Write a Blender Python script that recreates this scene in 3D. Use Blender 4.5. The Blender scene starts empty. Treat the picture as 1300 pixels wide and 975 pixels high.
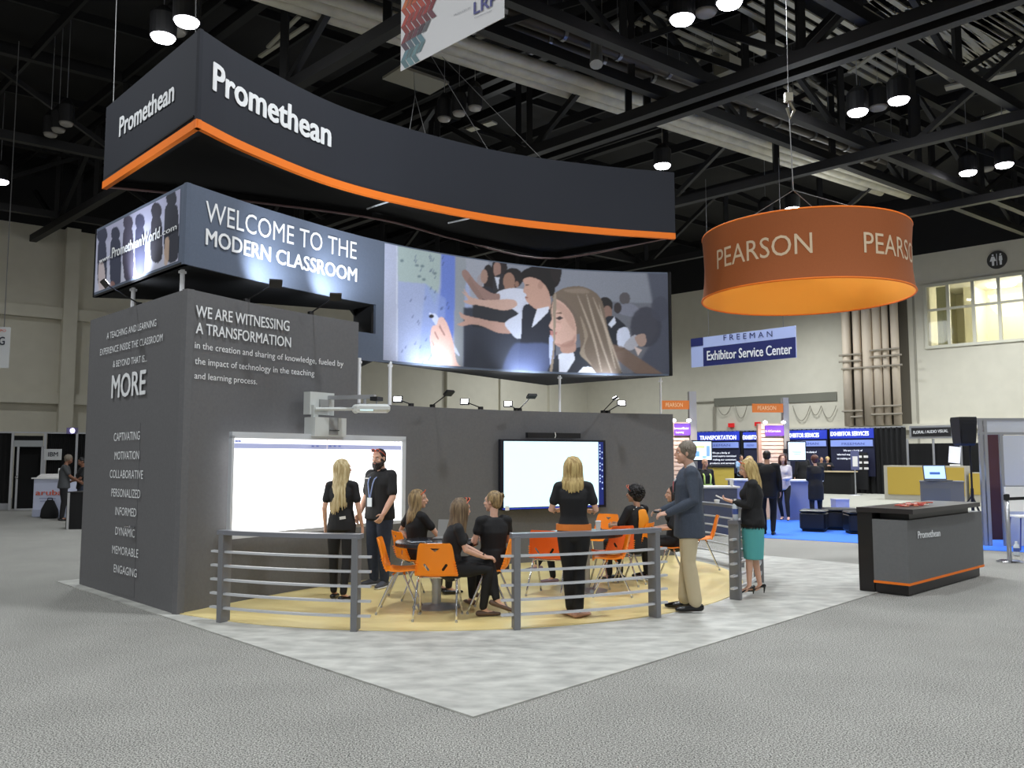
import bpy, math, random
import numpy as np
from mathutils import Vector, Matrix

random.seed(7)
scene = bpy.context.scene
COL = scene.collection

# ------------------------------------------------------------ camera
F_PX, HOR, EYE = 1075.0, 580.0, 1.70          # measured on the 1300x975 frame
PITCH = math.atan((HOR - 487.5) / F_PX)
cam_data = bpy.data.cameras.new('camera')
cam_data.sensor_width = 36.0
cam_data.lens = F_PX / 1300.0 * 36.0
cam_data.clip_end = 400
cam = bpy.data.objects.new('camera', cam_data)
COL.objects.link(cam)
cam.location = (0, 0, EYE)
cam.rotation_euler = (math.pi / 2 + PITCH, 0, 0)
scene.camera = cam

# ------------------------------------------------------------ world, exposure
world = bpy.data.worlds.new('world')
scene.world = world
world.use_nodes = True
bgn = world.node_tree.nodes['Background']
bgn.inputs[0].default_value = (1.0, 0.985, 0.96, 1)
bgn.inputs[1].default_value = 0.46
scene.view_settings.view_transform = 'Standard'
scene.view_settings.look = 'None'
scene.view_settings.gamma = 1.0
scene.view_settings.exposure = 0.0
scene.view_settings.use_curve_mapping = False

def spot_light(name, loc, target, watts, size_deg, blend=1.0, color=(1, 1, 1), radius=0.25, parent=None):
    d = bpy.data.lights.new(name, 'SPOT')
    d.energy = watts; d.spot_size = math.radians(size_deg); d.spot_blend = blend
    d.color = color; d.shadow_soft_size = radius
    o = bpy.data.objects.new(name, d); COL.objects.link(o)
    v = Vector(target) - Vector(loc)
    q = v.to_track_quat('-Z', 'Y')
    if parent is not None:
        m = MATS[parent.name].inverted() @ Matrix.LocRotScale(Vector(loc), q, None)
        o.parent = parent; o.matrix_basis = m
    else:
        o.location = loc; o.rotation_mode = 'QUATERNION'; o.rotation_quaternion = q
    return o

def point_light(name, loc, watts, color=(1, 1, 1), radius=0.2):
    d = bpy.data.lights.new(name, 'POINT')
    d.energy = watts; d.color = color; d.shadow_soft_size = radius
    o = bpy.data.objects.new(name, d); COL.objects.link(o); o.location = loc
    return o

BAY_Z = 11.3
BAY_W = 2050.0           # downward light of each high bay lamp
BAY_UP = 55.0           # the little that leaves it sideways and upwards
BAY_COL = (0.93, 0.97, 1.0)
# hall lamps around the camera, plus fixtureless fill added to brighten the far walls
for bx_, by_ in [(-9, 9), (0, 8.5), (9, 9), (-9, -1), (0, -1), (9, -1), (19, 14), (17, 20), (4, 20), (4, 43), (3, 47), (11, 39), (13, 41), (17, 33), (20, 35), (24, 26), (27, 28)]:
    spot_light('hall_lamp_and_fill', (bx_, by_, BAY_Z if by_ < 12 else 10.5), (bx_, by_, 0), BAY_W * 1.0, 162, 1.0, BAY_COL, 0.35)
for bx_, by_ in [(-8, 18), (8, 22), (0, 30), (12, 32), (-8, 6), (8, 6)]:
    point_light('hall_lamp_glow', (bx_, by_, BAY_Z - 0.5), BAY_UP * 1.6, BAY_COL, 0.9)

# ------------------------------------------------------------ measuring helpers
def ray(x, y):
    u = (x - 650.0) / F_PX; v = (487.5 - y) / F_PX
    return Vector((u, math.cos(PITCH) - v * math.sin(PITCH), math.sin(PITCH) + v * math.cos(PITCH)))

def G(x, y, Z=0.0):
    """world point at height Z that the photograph shows at (x, y)"""
    d = ray(x, y); t = (Z - EYE) / d.z
    return Vector((d.x * t, d.y * t, Z))

def catmull(P, n=8, closed=False):
    P = [Vector(p) for p in P]; out = []
    m = len(P)
    rng = range(m) if closed else range(m - 1)
    for i in rng:
        if closed:
            p0, p1, p2, p3 = P[(i - 1) % m], P[i], P[(i + 1) % m], P[(i + 2) % m]
        else:
            p1, p2 = P[i], P[i + 1]
            p0 = P[i - 1] if i > 0 else p1 * 2 - p2
            p3 = P[i + 2] if i + 2 < m else p2 * 2 - p1
        for k in range(n):
            t = k / n
            out.append(0.5 * ((2 * p1) + (p2 - p0) * t + (2 * p0 - 5 * p1 + 4 * p2 - p3) * t * t + (3 * p1 - p0 - 3 * p2 + p3) * t ** 3))
    if not closed: out.append(P[-1].copy())
    return out

class Surf:
    """a vertical surface standing on a plan curve; s = length along it, z = height"""
    def __init__(self, pts):
        self.p = [Vector((q[0], q[1])) for q in pts]
        self.c = [0.0]
        for a, b in zip(self.p, self.p[1:]): self.c.append(self.c[-1] + (b - a).length)
        self.L = self.c[-1]
    def frame(self, s):
        i = 0
        while i < len(self.p) - 2 and self.c[i + 1] < s: i += 1
        a, b = self.p[i], self.p[i + 1]
        t = (s - self.c[i]) / (self.c[i + 1] - self.c[i])
        d = (b - a).normalized(); n = Vector((d.y, -d.x))
        return a.lerp(b, t), d, n           # n points to the reader's side (right of travel)
    def pos(self, s, z, off=0.0):
        q, d, n = self.frame(s)
        q = q + n * off
        return Vector((q.x, q.y, z))
    def at(self, x, y):
        r = ray(x, y); best = None
        last = len(self.p) - 2
        for i, (a, b) in enumerate(zip(self.p, self.p[1:])):
            d = b - a
            det = r.x * (-d.y) + d.x * r.y
            if abs(det) < 1e-9: continue
            t = (a.x * (-d.y) + d.x * a.y) / det
            u = (r.x * a.y - r.y * a.x) / det
            lo = -1e9 if i == 0 else -1e-6
            hi = 1e9 if i == last else 1 + 1e-6
            if lo <= u <= hi and t > 0 and (best is None or t < best[0]):
                best = (t, self.c[i] + u * d.length)
        t, s = best
        return s, EYE + r.z * t

def offset_surf(surf, off, n=60):
    return Surf([surf.pos(surf.L * i / n, 0, off) for i in range(n + 1)])

# ------------------------------------------------------------ materials
def lin(c):
    return tuple(((v / 255) / 12.92 if v / 255 <= 0.04045 else ((v / 255 + 0.055) / 1.055) ** 2.4) for v in c)

MCACHE = {}
def mat(name, rgb, rough=0.6, metal=0.0, noise=0.0, scale=40.0, bump=0.0, emit=0.0, stretch=None, rgb2=None, spec=0.5, coord='Object', detail=3.0, contrast=None):
    if name in MCACHE: return MCACHE[name]
    m = bpy.data.materials.new(name); m.use_nodes = True
    nt = m.node_tree; N = nt.nodes; L = nt.links
    b = N['Principled BSDF']
    c = lin(rgb)
    b.inputs['Base Color'].default_value = (*c, 1)
    b.inputs['Roughness'].default_value = rough
    b.inputs['Metallic'].default_value = metal
    b.inputs['Specular IOR Level'].default_value = spec
    if emit > 0:
        b.inputs['Emission Color'].default_value = (*c, 1)
        b.inputs['Emission Strength'].default_value = emit
    if noise > 0 or bump > 0 or rgb2 is not None:
        tc = N.new('ShaderNodeTexCoord'); mp = N.new('ShaderNodeMapping')
        if stretch: mp.inputs['Scale'].default_value = stretch
        L.new(tc.outputs[coord], mp.inputs['Vector'])
        nz = N.new('ShaderNodeTexNoise'); nz.inputs['Scale'].default_value = scale; nz.inputs['Detail'].default_value = detail
        L.new(mp.outputs[0], nz.inputs['Vector'])
        if noise > 0 or rgb2 is not None:
            r = N.new('ShaderNodeValToRGB')
            lo, hi = contrast or (0.3, 0.7)
            r.color_ramp.elements[0].position = lo; r.color_ramp.elements[1].position = hi
            if rgb2 is not None:
                r.color_ramp.elements[0].color = (*lin(rgb2), 1); r.color_ramp.elements[1].color = (*c, 1)
            else:
                r.color_ramp.elements[0].color = (*[v * (1 - noise) for v in c], 1)
                r.color_ramp.elements[1].color = (*[min(1, v * (1 + noise)) for v in c], 1)
            L.new(nz.outputs['Fac'], r.inputs[0]); L.new(r.outputs[0], b.inputs['Base Color'])
        if bump > 0:
            bp = N.new('ShaderNodeBump'); bp.inputs['Strength'].default_value = bump; bp.inputs['Distance'].default_value = 0.01
            L.new(nz.outputs['Fac'], bp.inputs['Height']); L.new(bp.outputs[0], b.inputs['Normal'])
    MCACHE[name] = m
    return m

def vcol_mat(name, rough=0.8, emit=0.0):
    m = bpy.data.materials.new(name); m.use_nodes = True
    nt = m.node_tree; b = nt.nodes['Principled BSDF']
    a = nt.nodes.new('ShaderNodeVertexColor'); a.layer_name = 'print'
    nt.links.new(a.outputs[0], b.inputs['Base Color'])
    b.inputs['Roughness'].default_value = rough
    if emit:
        nt.links.new(a.outputs[0], b.inputs['Emission Color']); b.inputs['Emission Strength'].default_value = emit
    return m

# ------------------------------------------------------------ objects
MATS = {}
def place(o, loc, rz):
    o.location = loc; o.rotation_euler = (0, 0, rz)
    MATS[o.name] = Matrix.Translation(Vector(loc)) @ Matrix.Rotation(rz, 4, 'Z')

def tag(o, label=None, cat=None, group=None, kind=None):
    if label: o['label'] = label
    if cat: o['category'] = cat
    if group: o['group'] = group
    if kind: o['kind'] = kind
    return o

def thing(name, label, cat, loc=(0, 0, 0), rz=0.0, group=None, kind=None, parent=None):
    o = bpy.data.objects.new(name, None); COL.objects.link(o)
    o.empty_display_size = 0.1
    if parent is not None:
        o.parent = parent
        o.location = loc; o.rotation_euler = (0, 0, rz)
        MATS[o.name] = MATS[parent.name] @ Matrix.Translation(Vector(loc)) @ Matrix.Rotation(rz, 4, 'Z')
    else:
        place(o, loc, rz)
    tag(o, label, cat, group, kind)
    return o

class MB:
    """collects shapes and links them as ONE mesh object"""
    def __init__(s): s.v = []; s.f = []
    def add(s, v, f):
        k = len(s.v); s.v += [Vector(q) for q in v]; s.f += [tuple(i + k for i in q) for q in f]; return s
    def box(s, c, size, rz=0.0, R=None):
        hx, hy, hz = size[0] / 2, size[1] / 2, size[2] / 2
        M = R if R is not None else Matrix.Rotation(rz, 3, 'Z')
        c = Vector(c)
        v = [c + M @ Vector((x * hx, y * hy, z * hz)) for z in (-1, 1) for y in (-1, 1) for x in (-1, 1)]
        return s.add(v, [(0, 2, 3, 1), (4, 5, 7, 6), (0, 1, 5, 4), (2, 6, 7, 3), (0, 4, 6, 2), (1, 3, 7, 5)])
    def rbox(s, c, size, rz=0.0, bev=0.01):
        """box with chamfered edges"""
        hx, hy, hz = size[0] / 2, size[1] / 2, size[2] / 2
        b = min(bev, hx * .9, hy * .9, hz * .9)
        M = Matrix.Rotation(rz, 3, 'Z'); c = Vector(c)
        rings = [(-hz, b), (-hz + b, 0), (hz - b, 0), (hz, b)]
        v = []; f = []
        for z, o in rings:
            X, Y = hx - o, hy - o
            for q in [(X - b, -Y), (X, -Y + b), (X, Y - b), (X - b, Y), (-X + b, Y), (-X, Y - b), (-X, -Y + b), (-X + b, -Y)]:
                v.append(c + M @ Vector((q[0], q[1], z)))
        for k in range(3):
            for i in range(8):
                j = (i + 1) % 8; f.append((k * 8 + i, k * 8 + j, k * 8 + 8 + j, k * 8 + 8 + i))
        f.append(tuple(range(7, -1, -1))); f.append(tuple(range(24, 32)))
        return s.add(v, f)
    def tube(s, pts, r, seg=8, cap=True):
        pts = [Vector(p) for p in pts]; n = len(pts)
        rr = r if isinstance(r, (list, tuple)) else [r] * n
        t0 = (pts[1] - pts[0]).normalized()
        a = t0.orthogonal().normalized()
        v = []; f = []
        for i, p in enumerate(pts):
            if i == 0: t = t0
            elif i == n - 1: t = (pts[i] - pts[i - 1]).normalized()
            else: t = ((pts[i] - pts[i - 1]).normalized() + (pts[i + 1] - pts[i]).normalized()).normalized()
            a = (a - t * a.dot(t)).normalized(); b = t.cross(a)
            for k in range(seg):
                w = 2 * math.pi * k / seg
                v.append(p + (a * math.cos(w) + b * math.sin(w)) * rr[i])
        for i in range(n - 1):
            for k in range(seg):
                j = (k + 1) % seg
                f.append((i * seg + k, i * seg + j, (i + 1) * seg + j, (i + 1) * seg + k))
        if cap:
            f.append(tuple(range(seg - 1, -1, -1))); f.append(tuple(range((n - 1) * seg, n * seg)))
        return s.add(v, f)
    def chain(s, pts, radii, side=(1, 0, 0), seg=12, flat=False):
        """limb: elliptical rings along pts, rounded ends. radii: r or (across, deep)"""
        pts = [Vector(p) for p in pts]; rad = [(r, r) if not isinstance(r, tuple) else r for r in radii]
        n = len(pts); T = []
        for i in range(n):
            if i == 0: t = pts[1] - pts[0]
            elif i == n - 1: t = pts[i] - pts[i - 1]
            else: t = (pts[i] - pts[i - 1]).normalized() + (pts[i + 1] - pts[i]).normalized()
            T.append(t.normalized())
        rings = []
        r0 = min(rad[0]); r1 = min(rad[-1])
        if not flat:
            rings.append((pts[0] - T[0] * r0 * .9, T[0], (rad[0][0] * .4, rad[0][1] * .4)))
            rings.append((pts[0] - T[0] * r0 * .55, T[0], (rad[0][0] * .8, rad[0][1] * .8)))
        for i in range(n): rings.append((pts[i], T[i], rad[i]))
        if not flat:
            rings.append((pts[-1] + T[-1] * r1 * .55, T[-1], (rad[-1][0] * .8, rad[-1][1] * .8)))
            rings.append((pts[-1] + T[-1] * r1 * .9, T[-1], (rad[-1][0] * .4, rad[-1][1] * .4)))
        v = []; f = []; sd = Vector(side)
        for p, t, (ra, rb) in rings:
            a = sd - t * sd.dot(t)
            if a.length < 1e-3: a = t.orthogonal()
            a.normalize(); b = t.cross(a)
            for k in range(seg):
                w = 2 * math.pi * k / seg
                v.append(p + a * math.cos(w) * ra + b * math.sin(w) * rb)
        m = len(rings)
        for i in range(m - 1):
            for k in range(seg):
                j = (k + 1) % seg
                f.append((i * seg + k, i * seg + j, (i + 1) * seg + j, (i + 1) * seg + k))
        f.append(tuple(range(seg - 1, -1, -1))); f.append(tuple(range((m - 1) * seg, m * seg)))
        return s.add(v, f)
    def ball(s, c, r, R=None, u=12, w=8):
        if not isinstance(r, (tuple, list)): r = (r, r, r)
        c = Vector(c); R = R or Matrix.Identity(3)
        v = [c + R @ Vector((0, 0, r[2]))]; f = []
        for i in range(1, w):
            th = math.pi * i / w
            for k in range(u):
                ph = 2 * math.pi * k / u
                v.append(c + R @ Vector((r[0] * math.sin(th) * math.cos(ph), r[1] * math.sin(th) * math.sin(ph), r[2] * math.cos(th))))
        v.append(c + R @ Vector((0, 0, -r[2])))
        for k in range(u): f.append((0, 1 + k, 1 + (k + 1) % u))
        for i in range(w - 2):
            for k in range(u):
                j = (k + 1) % u; f.append((1 + i * u + k, 1 + (i + 1) * u + k, 1 + (i + 1) * u + j, 1 + i * u + j))
        e = len(v) - 1; o = 1 + (w - 2) * u
        for k in range(u): f.append((e, o + (k + 1) % u, o + k))
        return s.add(v, f)
    def lathe(s, c, prof, seg=24):
        """prof: (r, z) from bottom to top"""
        c = Vector(c); v = []; f = []
        for r, z in prof:
            for k in range(seg):
                w = 2 * math.pi * k / seg; v.append(c + Vector((r * math.cos(w), r * math.sin(w), z)))
        n = len(prof)
        for i in range(n - 1):
            for k in range(seg):
                j = (k + 1) % seg; f.append((i * seg + k, i * seg + j, (i + 1) * seg + j, (i + 1) * seg + k))
        f.append(tuple(range(seg - 1, -1, -1))); f.append(tuple(range((n - 1) * seg, n * seg)))
        return s.add(v, f)
    def prism(s, poly, z0, z1):
        """plan polygon (counter-clockwise) between two heights"""
        n = len(poly); v = [(p[0], p[1], z0) for p in poly] + [(p[0], p[1], z1) for p in poly]
        f = [tuple(range(n - 1, -1, -1)), tuple(range(n, 2 * n))]
        for i in range(n):
            j = (i + 1) % n; f.append((i, j, n + j, n + i))
        return s.add(v, f)
    def wall(s, surf, s0, s1, z0, z1, off0, off1, n=None):
        """slab following a Surf between two offsets"""
        n = n or max(1, int((s1 - s0) / 0.25)) if len(surf.p) > 2 else 1
        v = []; f = []
        for i in range(n + 1):
            q = s0 + (s1 - s0) * i / n
            v += [surf.pos(q, z0, off0), surf.pos(q, z0, off1), surf.pos(q, z1, off1), surf.pos(q, z1, off0)]
        for i in range(n):
            a = i * 4; b = a + 4
            f += [(a, a + 1, b + 1, b), (a + 1, a + 2, b + 2, b + 1), (a + 2, a + 3, b + 3, b + 2), (a + 3, a, b, b + 3)]
        f += [(0, 3, 2, 1), (n * 4, n * 4 + 1, n * 4 + 2, n * 4 + 3)]
        return s.add(v, f)
    def build(s, name, m, parent=None, label=None, kind=None, smooth=False, world=False, remesh=None, sm=2):
        me = bpy.data.meshes.new(name)
        vs = s.v
        if parent is not None and world:
            inv = MATS[parent.name].inverted(); vs = [inv @ q for q in vs]
        me.from_pydata([tuple(q) for q in vs], [], s.f)
        me.materials.append(m)
        if smooth: me.shade_smooth()
        me.update()
        o = bpy.data.objects.new(name, me); COL.objects.link(o)
        if parent is not None:
            o.parent = parent
            MATS[o.name] = MATS[parent.name]
        else:
            MATS[o.name] = Matrix.Identity(4)
        if label: o['label'] = label
        if kind: o['kind'] = kind
        if remesh:
            r = o.modifiers.new('r', 'REMESH'); r.mode = 'VOXEL'; r.voxel_size = remesh; r.use_smooth_shade = True
            if sm:
                q = o.modifiers.new('s', 'SMOOTH'); q.factor = 0.5; q.iterations = sm
            REMESH.append(o)
        return o
REMESH = []

def bake_modifiers():
    bpy.context.view_layer.update()
    dg = bpy.context.evaluated_depsgraph_get()
    new = []
    for o in REMESH:
        me = bpy.data.meshes.new_from_object(o.evaluated_get(dg), preserve_all_data_layers=False, depsgraph=dg)
        new.append((o, me))
    for o, me in new:
        m = o.data.materials[0]
        o.modifiers.clear()
        me.materials.clear(); me.materials.append(m)
        me.name = o.name
        o.data = me
    REMESH.clear()

def dup_tree(root, loc, rz, label=None, group=None):
    r = root.copy(); COL.objects.link(r); place(r, loc, rz)
    if label: r['label'] = label
    if group: r['group'] = group
    for ch in list(root.children):
        c = ch.copy(); COL.objects.link(c); c.parent = r
        MATS[c.name] = MATS[r.name]
        for g in list(ch.children):
            d = g.copy(); COL.objects.link(d); d.parent = c
    return r

# ------------------------------------------------------------ lettering
_txt = {}
def embolden(v, f, b):
    """heavier strokes: the outline thickened by shifted copies"""
    if b <= 0: return v, f
    V2 = []; F2 = []
    for j, (dx, dy) in enumerate(((0, 0), (-b, 0), (b, 0), (0, b * .6), (0, -b * .6), (-b * .7, b * .45), (b * .7, b * .45), (-b * .7, -b * .45), (b * .7, -b * .45))):
        k = len(V2); V2 += [(x + dx, y + dy, j * .0006) for x, y in v]; F2 += [tuple(i + k for i in q) for q in f]
    return V2, F2
def text_mesh(body, bold=0.0):
    key = (body, bold)
    if key in _txt: return _txt[key]
    cu = bpy.data.curves.new('t', 'FONT'); cu.body = body; cu.size = 1.0; cu.resolution_u = 3
    o = bpy.data.objects.new('t', cu); COL.objects.link(o)
    bpy.context.view_layer.update()
    dg = bpy.context.evaluated_depsgraph_get()
    me = o.evaluated_get(dg).to_mesh()
    v = [(q.co.x, q.co.y) for q in me.vertices]; f = [tuple(p.vertices) for p in me.polygons]
    o.evaluated_get(dg).to_mesh_clear()
    bpy.data.objects.remove(o); bpy.data.curves.remove(cu)
    v, f = embolden(v, f, bold)
    x0 = min(q[0] for q in v); x1 = max(q[0] for q in v)
    _txt[key] = (v, f, x0, x1)
    return _txt[key]

def prerender_texts(items):
    """all strings in one scene update"""
    made = []
    for body, bold in items:
        if (body, bold) in _txt: continue
        cu = bpy.data.curves.new('t', 'FONT'); cu.body = body; cu.size = 1.0; cu.resolution_u = 3
        o = bpy.data.objects.new('t', cu); COL.objects.link(o); made.append((body, bold, o, cu))
    bpy.context.view_layer.update()
    dg = bpy.context.evaluated_depsgraph_get()
    for body, bold, o, cu in made:
        me = o.evaluated_get(dg).to_mesh()
        v = [(q.co.x, q.co.y) for q in me.vertices]; f = [tuple(p.vertices) for p in me.polygons]
        o.evaluated_get(dg).to_mesh_clear()
        v, f = embolden(v, f, bold)
        _txt[(body, bold)] = (v, f, min(q[0] for q in v), max(q[0] for q in v))
    for body, bold, o, cu in made:
        bpy.data.objects.remove(o); bpy.data.curves.remove(cu)

CAP = None
def cap_height():
    global CAP
    if CAP is None:
        v = text_mesh('H')[0]; CAP = max(q[1] for q in v)
    return CAP

def text_on(surf, body, s0, z0, s1, h, m, parent, bold=0.0, off=0.012, name='lettering', world=True, align='L'):
    """letters of cap height h from s0 to s1 with their baseline at z0"""
    v, f, x0, x1 = text_mesh(body, bold)
    k = h / cap_height()
    w = (s1 - s0) / (x1 - x0)
    mb = MB()
    mb.v = [surf.pos(s0 + (q[0] - x0) * w, z0 + q[1] * k, off + (q[2] if len(q) > 2 else 0)) for q in v]
    mb.f = list(f)
    return mb.build(name, m, parent, world=world)

def text_px(surf, body, a, b, hpx, m, parent, bold=0.0, off=0.012, name='lettering'):
    """baseline from photo point a to photo point b, cap height hpx (pixels at a)"""
    s0, z0 = surf.at(*a); s1, z1 = surf.at(*b); _, zt = surf.at(a[0], a[1] - hpx)
    v, f, x0, x1 = text_mesh(body, bold)
    k = (zt - z0) / cap_height(); mb = MB()
    for q in v:
        t = (q[0] - x0) / (x1 - x0)
        mb.v.append(surf.pos(s0 + t * (s1 - s0), z0 + (z1 - z0) * t + q[1] * k, off + (q[2] if len(q) > 2 else 0)))
    mb.f = list(f)
    return mb.build(name, m, parent, world=True)

def slab_px(mb, surf, x0, y0, x1, y1, off=0.0, th=0.03):
    s0, za = surf.at(x0, y0); _, zb = surf.at(x0, y1); s1, zc = surf.at(x1, y0); _, zd = surf.at(x1, y1)
    mb.wall(surf, s0, s1, zb, za, off, off + th)
    return s0, s1, zb, za
# ============================================================ materials used all over
M_BLACK = mat('black_paint', (22, 22, 24), 0.5)
M_DARKMETAL = mat('dark_metal', (30, 30, 32), 0.5, 0.2)
M_CHROME = mat('chrome', (215, 215, 218), 0.16, 1.0)
M_ALU = mat('aluminium', (178, 180, 184), 0.35, 0.75)
M_WHITE = mat('white_paint', (232, 232, 230), 0.5)
M_LETTER = mat('white_lettering', (238, 240, 242), 0.6)
M_WALLGREY = mat('grey_laminate', (101, 101, 103), 0.62, noise=0.06, scale=30)
M_FABRIC = mat('charcoal_fabric', (33, 36, 45), 0.85, noise=0.05, scale=60)
M_BLACKFAB = mat('black_fabric', (17, 17, 18), 0.9)
M_ORANGE = mat('orange_fabric', (246, 124, 22), 0.7)
M_DRAPE = mat('black_drape', (14, 14, 15), 0.9, noise=0.3, scale=6, stretch=(1, 1, 0.02))
M_GLASS = mat('clear_plastic', (225, 232, 238), 0.08, 0.0, spec=0.8)

# ============================================================ hall shell
HB = Vector((0.793, 0.609, 0)).normalized()      # long direction of the hall steelwork
HA = Vector((-0.7071, 0.7071, 0))                # across it
M_HALL = mat('painted_concrete', (200, 196, 180), 0.85, noise=0.03, scale=2.0)
M_HALLTOP = mat('black_upper_wall', (16, 16, 17), 0.9)

carpet = mat('grey_carpet', (190, 189, 182), 0.95, rgb2=(68, 67, 64), scale=98, detail=3, bump=0.35, contrast=(0.38, 0.62))
# broad wear added to the carpet speckle
nt = carpet.node_tree; N = nt.nodes; L = nt.links
_b = N['Principled BSDF']; _src = _b.inputs['Base Color'].links[0].from_socket
_n2 = N.new('ShaderNodeTexNoise'); _n2.inputs['Scale'].default_value = 1.3; _n2.inputs['Detail'].default_value = 5
_tc = N.new('ShaderNodeTexCoord'); L.new(_tc.outputs['Object'], _n2.inputs['Vector'])
_r = N.new('ShaderNodeValToRGB'); _r.color_ramp.elements[0].position = 0.3; _r.color_ramp.elements[1].position = 0.7
_r.color_ramp.elements[0].color = (0.86, 0.86, 0.86, 1); _r.color_ramp.elements[1].color = (1, 1, 1, 1)
_mx = N.new('ShaderNodeMix'); _mx.data_type = 'RGBA'; _mx.blend_type = 'MULTIPLY'; _mx.inputs[0].default_value = 1.0
L.new(_n2.outputs['Fac'], _r.inputs[0]); L.new(_src, _mx.inputs[6]); L.new(_r.outputs[0], _mx.inputs[7]); L.new(_mx.outputs[2], _b.inputs['Base Color'])

mb = MB(); mb.prism([(-45, -14), (45, -14), (45, 62), (-45, 62)], -0.2, 0.0)
floor = mb.build('floor', carpet, kind='structure')

# right-hand wall: plan line X + Y = 61, left-hand wall meets it at the far corner
R_WALL = Surf([(5.0, 56.0), (47, 14)])
L_WALL = Surf([(-45, 17.8), (-21.2, 35.0), (5.0, 56.0)])
TOPZ = 11.6
def px_s(surf, x, z):
    """s where the photo column x meets the surface at height z"""
    y = 500
    for _ in range(6):
        s, zz = surf.at(x, y)
        _, z2 = surf.at(x, y + 1)
        y += (z - zz) / (z2 - zz)
    return s
# window opening in the right wall
ws0, wz0 = R_WALL.at(1180, 443); _, wz1 = R_WALL.at(1174, 362.5)
mb = MB()
mb.wall(R_WALL, 0, ws0, 0, TOPZ, -0.3, 0)
mb.wall(R_WALL, ws0, R_WALL.L, 0, wz0, -0.3, 0)
mb.wall(R_WALL, ws0, R_WALL.L - 20, wz1, TOPZ, -0.3, 0)
mb.wall(R_WALL, R_WALL.L - 20, R_WALL.L, wz0, TOPZ, -0.3, 0)
wall_right = mb.build('wall_right', M_HALL, kind='structure')
mb = MB(); mb.wall(L_WALL, 0, L_WALL.L, 0, TOPZ, -0.3, 0)
wall_left = mb.build('wall_left', M_HALL, kind='structure')
mb = MB(); mb.wall(R_WALL, 0, R_WALL.L, TOPZ, 16.2, -0.3, 0.04); mb.wall(L_WALL, 0, L_WALL.L, TOPZ, 16.2, -0.3, 0.04)
mb.build('wall_upper', M_HALLTOP, kind='structure')

# piers and ledges of the left wall
def pier(surf, x, w, z0=0.0, z1=TOPZ, d=0.35, name='pier', parent=None):
    s = px_s(surf, x, 6.0); mb = MB(); mb.wall(surf, s - w / 2, s + w / 2, z0, z1, 0, d)
    return mb.build(name, M_HALL, parent)
pier(L_WALL, 84, 0.55, d=0.5, parent=wall_left)
for x in (20, ):
    pass
for x, w, d in ((566, 0.16, 0.25), (637, 0.5, 0.2), (696, 0.18, 0.25), (752, 0.22, 0.3), (779, 0.3, 0.15)):
    pier(L_WALL, x, w, d=d, parent=wall_left)
for z, hgt, d in ((7.6, 0.5, 0.3), (3.95, 0.45, 0.3)):
    mb = MB(); mb.wall(L_WALL, 0, L_WALL.L - 0.3, z, z + hgt, 0, d)
    mb.build('ledge', M_HALL, wall_left)
# joints of the right wall
for x in (1163, ):
    s = px_s(R_WALL, x, 6.0); mb = MB(); mb.wall(R_WALL, s - 0.05, s + 0.05, 0, TOPZ, 0, 0.03)
    mb.build('wall_joint', mat('joint_grey', (150, 146, 132), 0.8), wall_right)
s, _ = R_WALL.at(1100, 540)
mb = MB(); mb.wall(R_WALL, 12, R_WALL.L, 3.0, 3.3, 0, 0.25); mb.build('ledge', M_HALL, wall_right)
# conduit recess with loose cables
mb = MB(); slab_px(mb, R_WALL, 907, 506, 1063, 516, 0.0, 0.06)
mb.build('cable_recess', mat('recess_shade', (112, 112, 100), 0.8), wall_right)  # flat strip, the shade of the recess put into its dark colour
mb = MB()
for x0, x1, sag in ((1008, 1030, 19), (1030, 1044, 12), (1044, 1063, 16), (912, 930, 12), (935, 950, 16)):
    pts = []
    for k in range(13):
        t = k / 12; x = x0 + (x1 - x0) * t; y = 515 + sag * 4 * t * (1 - t)
        s, z = R_WALL.at(x, y); pts.append(R_WALL.pos(s, z, 0.14))
    mb.tube(pts, 0.02, 5)
mb.tube([R_WALL.pos(*R_WALL.at(860, 512), 0.1), R_WALL.pos(*R_WALL.at(907, 510), 0.1)], 0.04, 5)
mb.tube([R_WALL.pos(*R_WALL.at(908, 516), 0.1), R_WALL.pos(*R_WALL.at(908, 548), 0.1)], 0.06, 5)
mb.build('loose_cable', mat('cable_grey', (140, 136, 122), 0.7), wall_right)
for x, y, r in ((1100, 535, 0), ):
    pass
# fire exit boxes
for i, (x, y) in enumerate(((929.5, 540), (963, 538.5))):
    mb = MB(); slab_px(mb, R_WALL, x - 3, y - 2.5, x + 3, y + 2.5, 0.0, 0.2)
    o = mb.build('exit_sign', mat('exit_red', (190, 20, 25), 0.5, emit=0.5))
    tag(o, ['small red exit sign on the beige wall, the left one', 'small red exit sign on the beige wall, partly behind the lit kiosk'][i], 'sign')

# pipes in the niche
niche = thing('pipe_bank', 'bank of six cream vertical pipes with clamps in a dark wall niche', 'pipes', R_WALL.pos(px_s(R_WALL, 1110, 3.3), 3.3, 0))
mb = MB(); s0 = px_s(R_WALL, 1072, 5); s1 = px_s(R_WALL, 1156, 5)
mb.wall(R_WALL, s0, s1, 3.3, TOPZ, 0.0, 0.03); mb.build('niche_shade_plate', mat('niche_shade', (92, 86, 74), 0.8), niche, world=True)  # flat plate on the wall, niche shade painted as dark colour
M_PIPE = mat('cream_pipe', (214, 200, 180), 0.6)
for x, r in ((1082, 0.22), (1095.5, 0.20), (1108.5, 0.26), (1121, 0.21), (1131.5, 0.16), (1143.5, 0.19)):
    s = px_s(R_WALL, x, 5.0); q = R_WALL.pos(s, 0, 0.5)
    mb = MB(); mb.tube([(q.x, q.y, 3.25), (q.x, q.y, TOPZ)], r, 12); mb.build('pipe', M_PIPE, niche, smooth=True, world=True)
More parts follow.
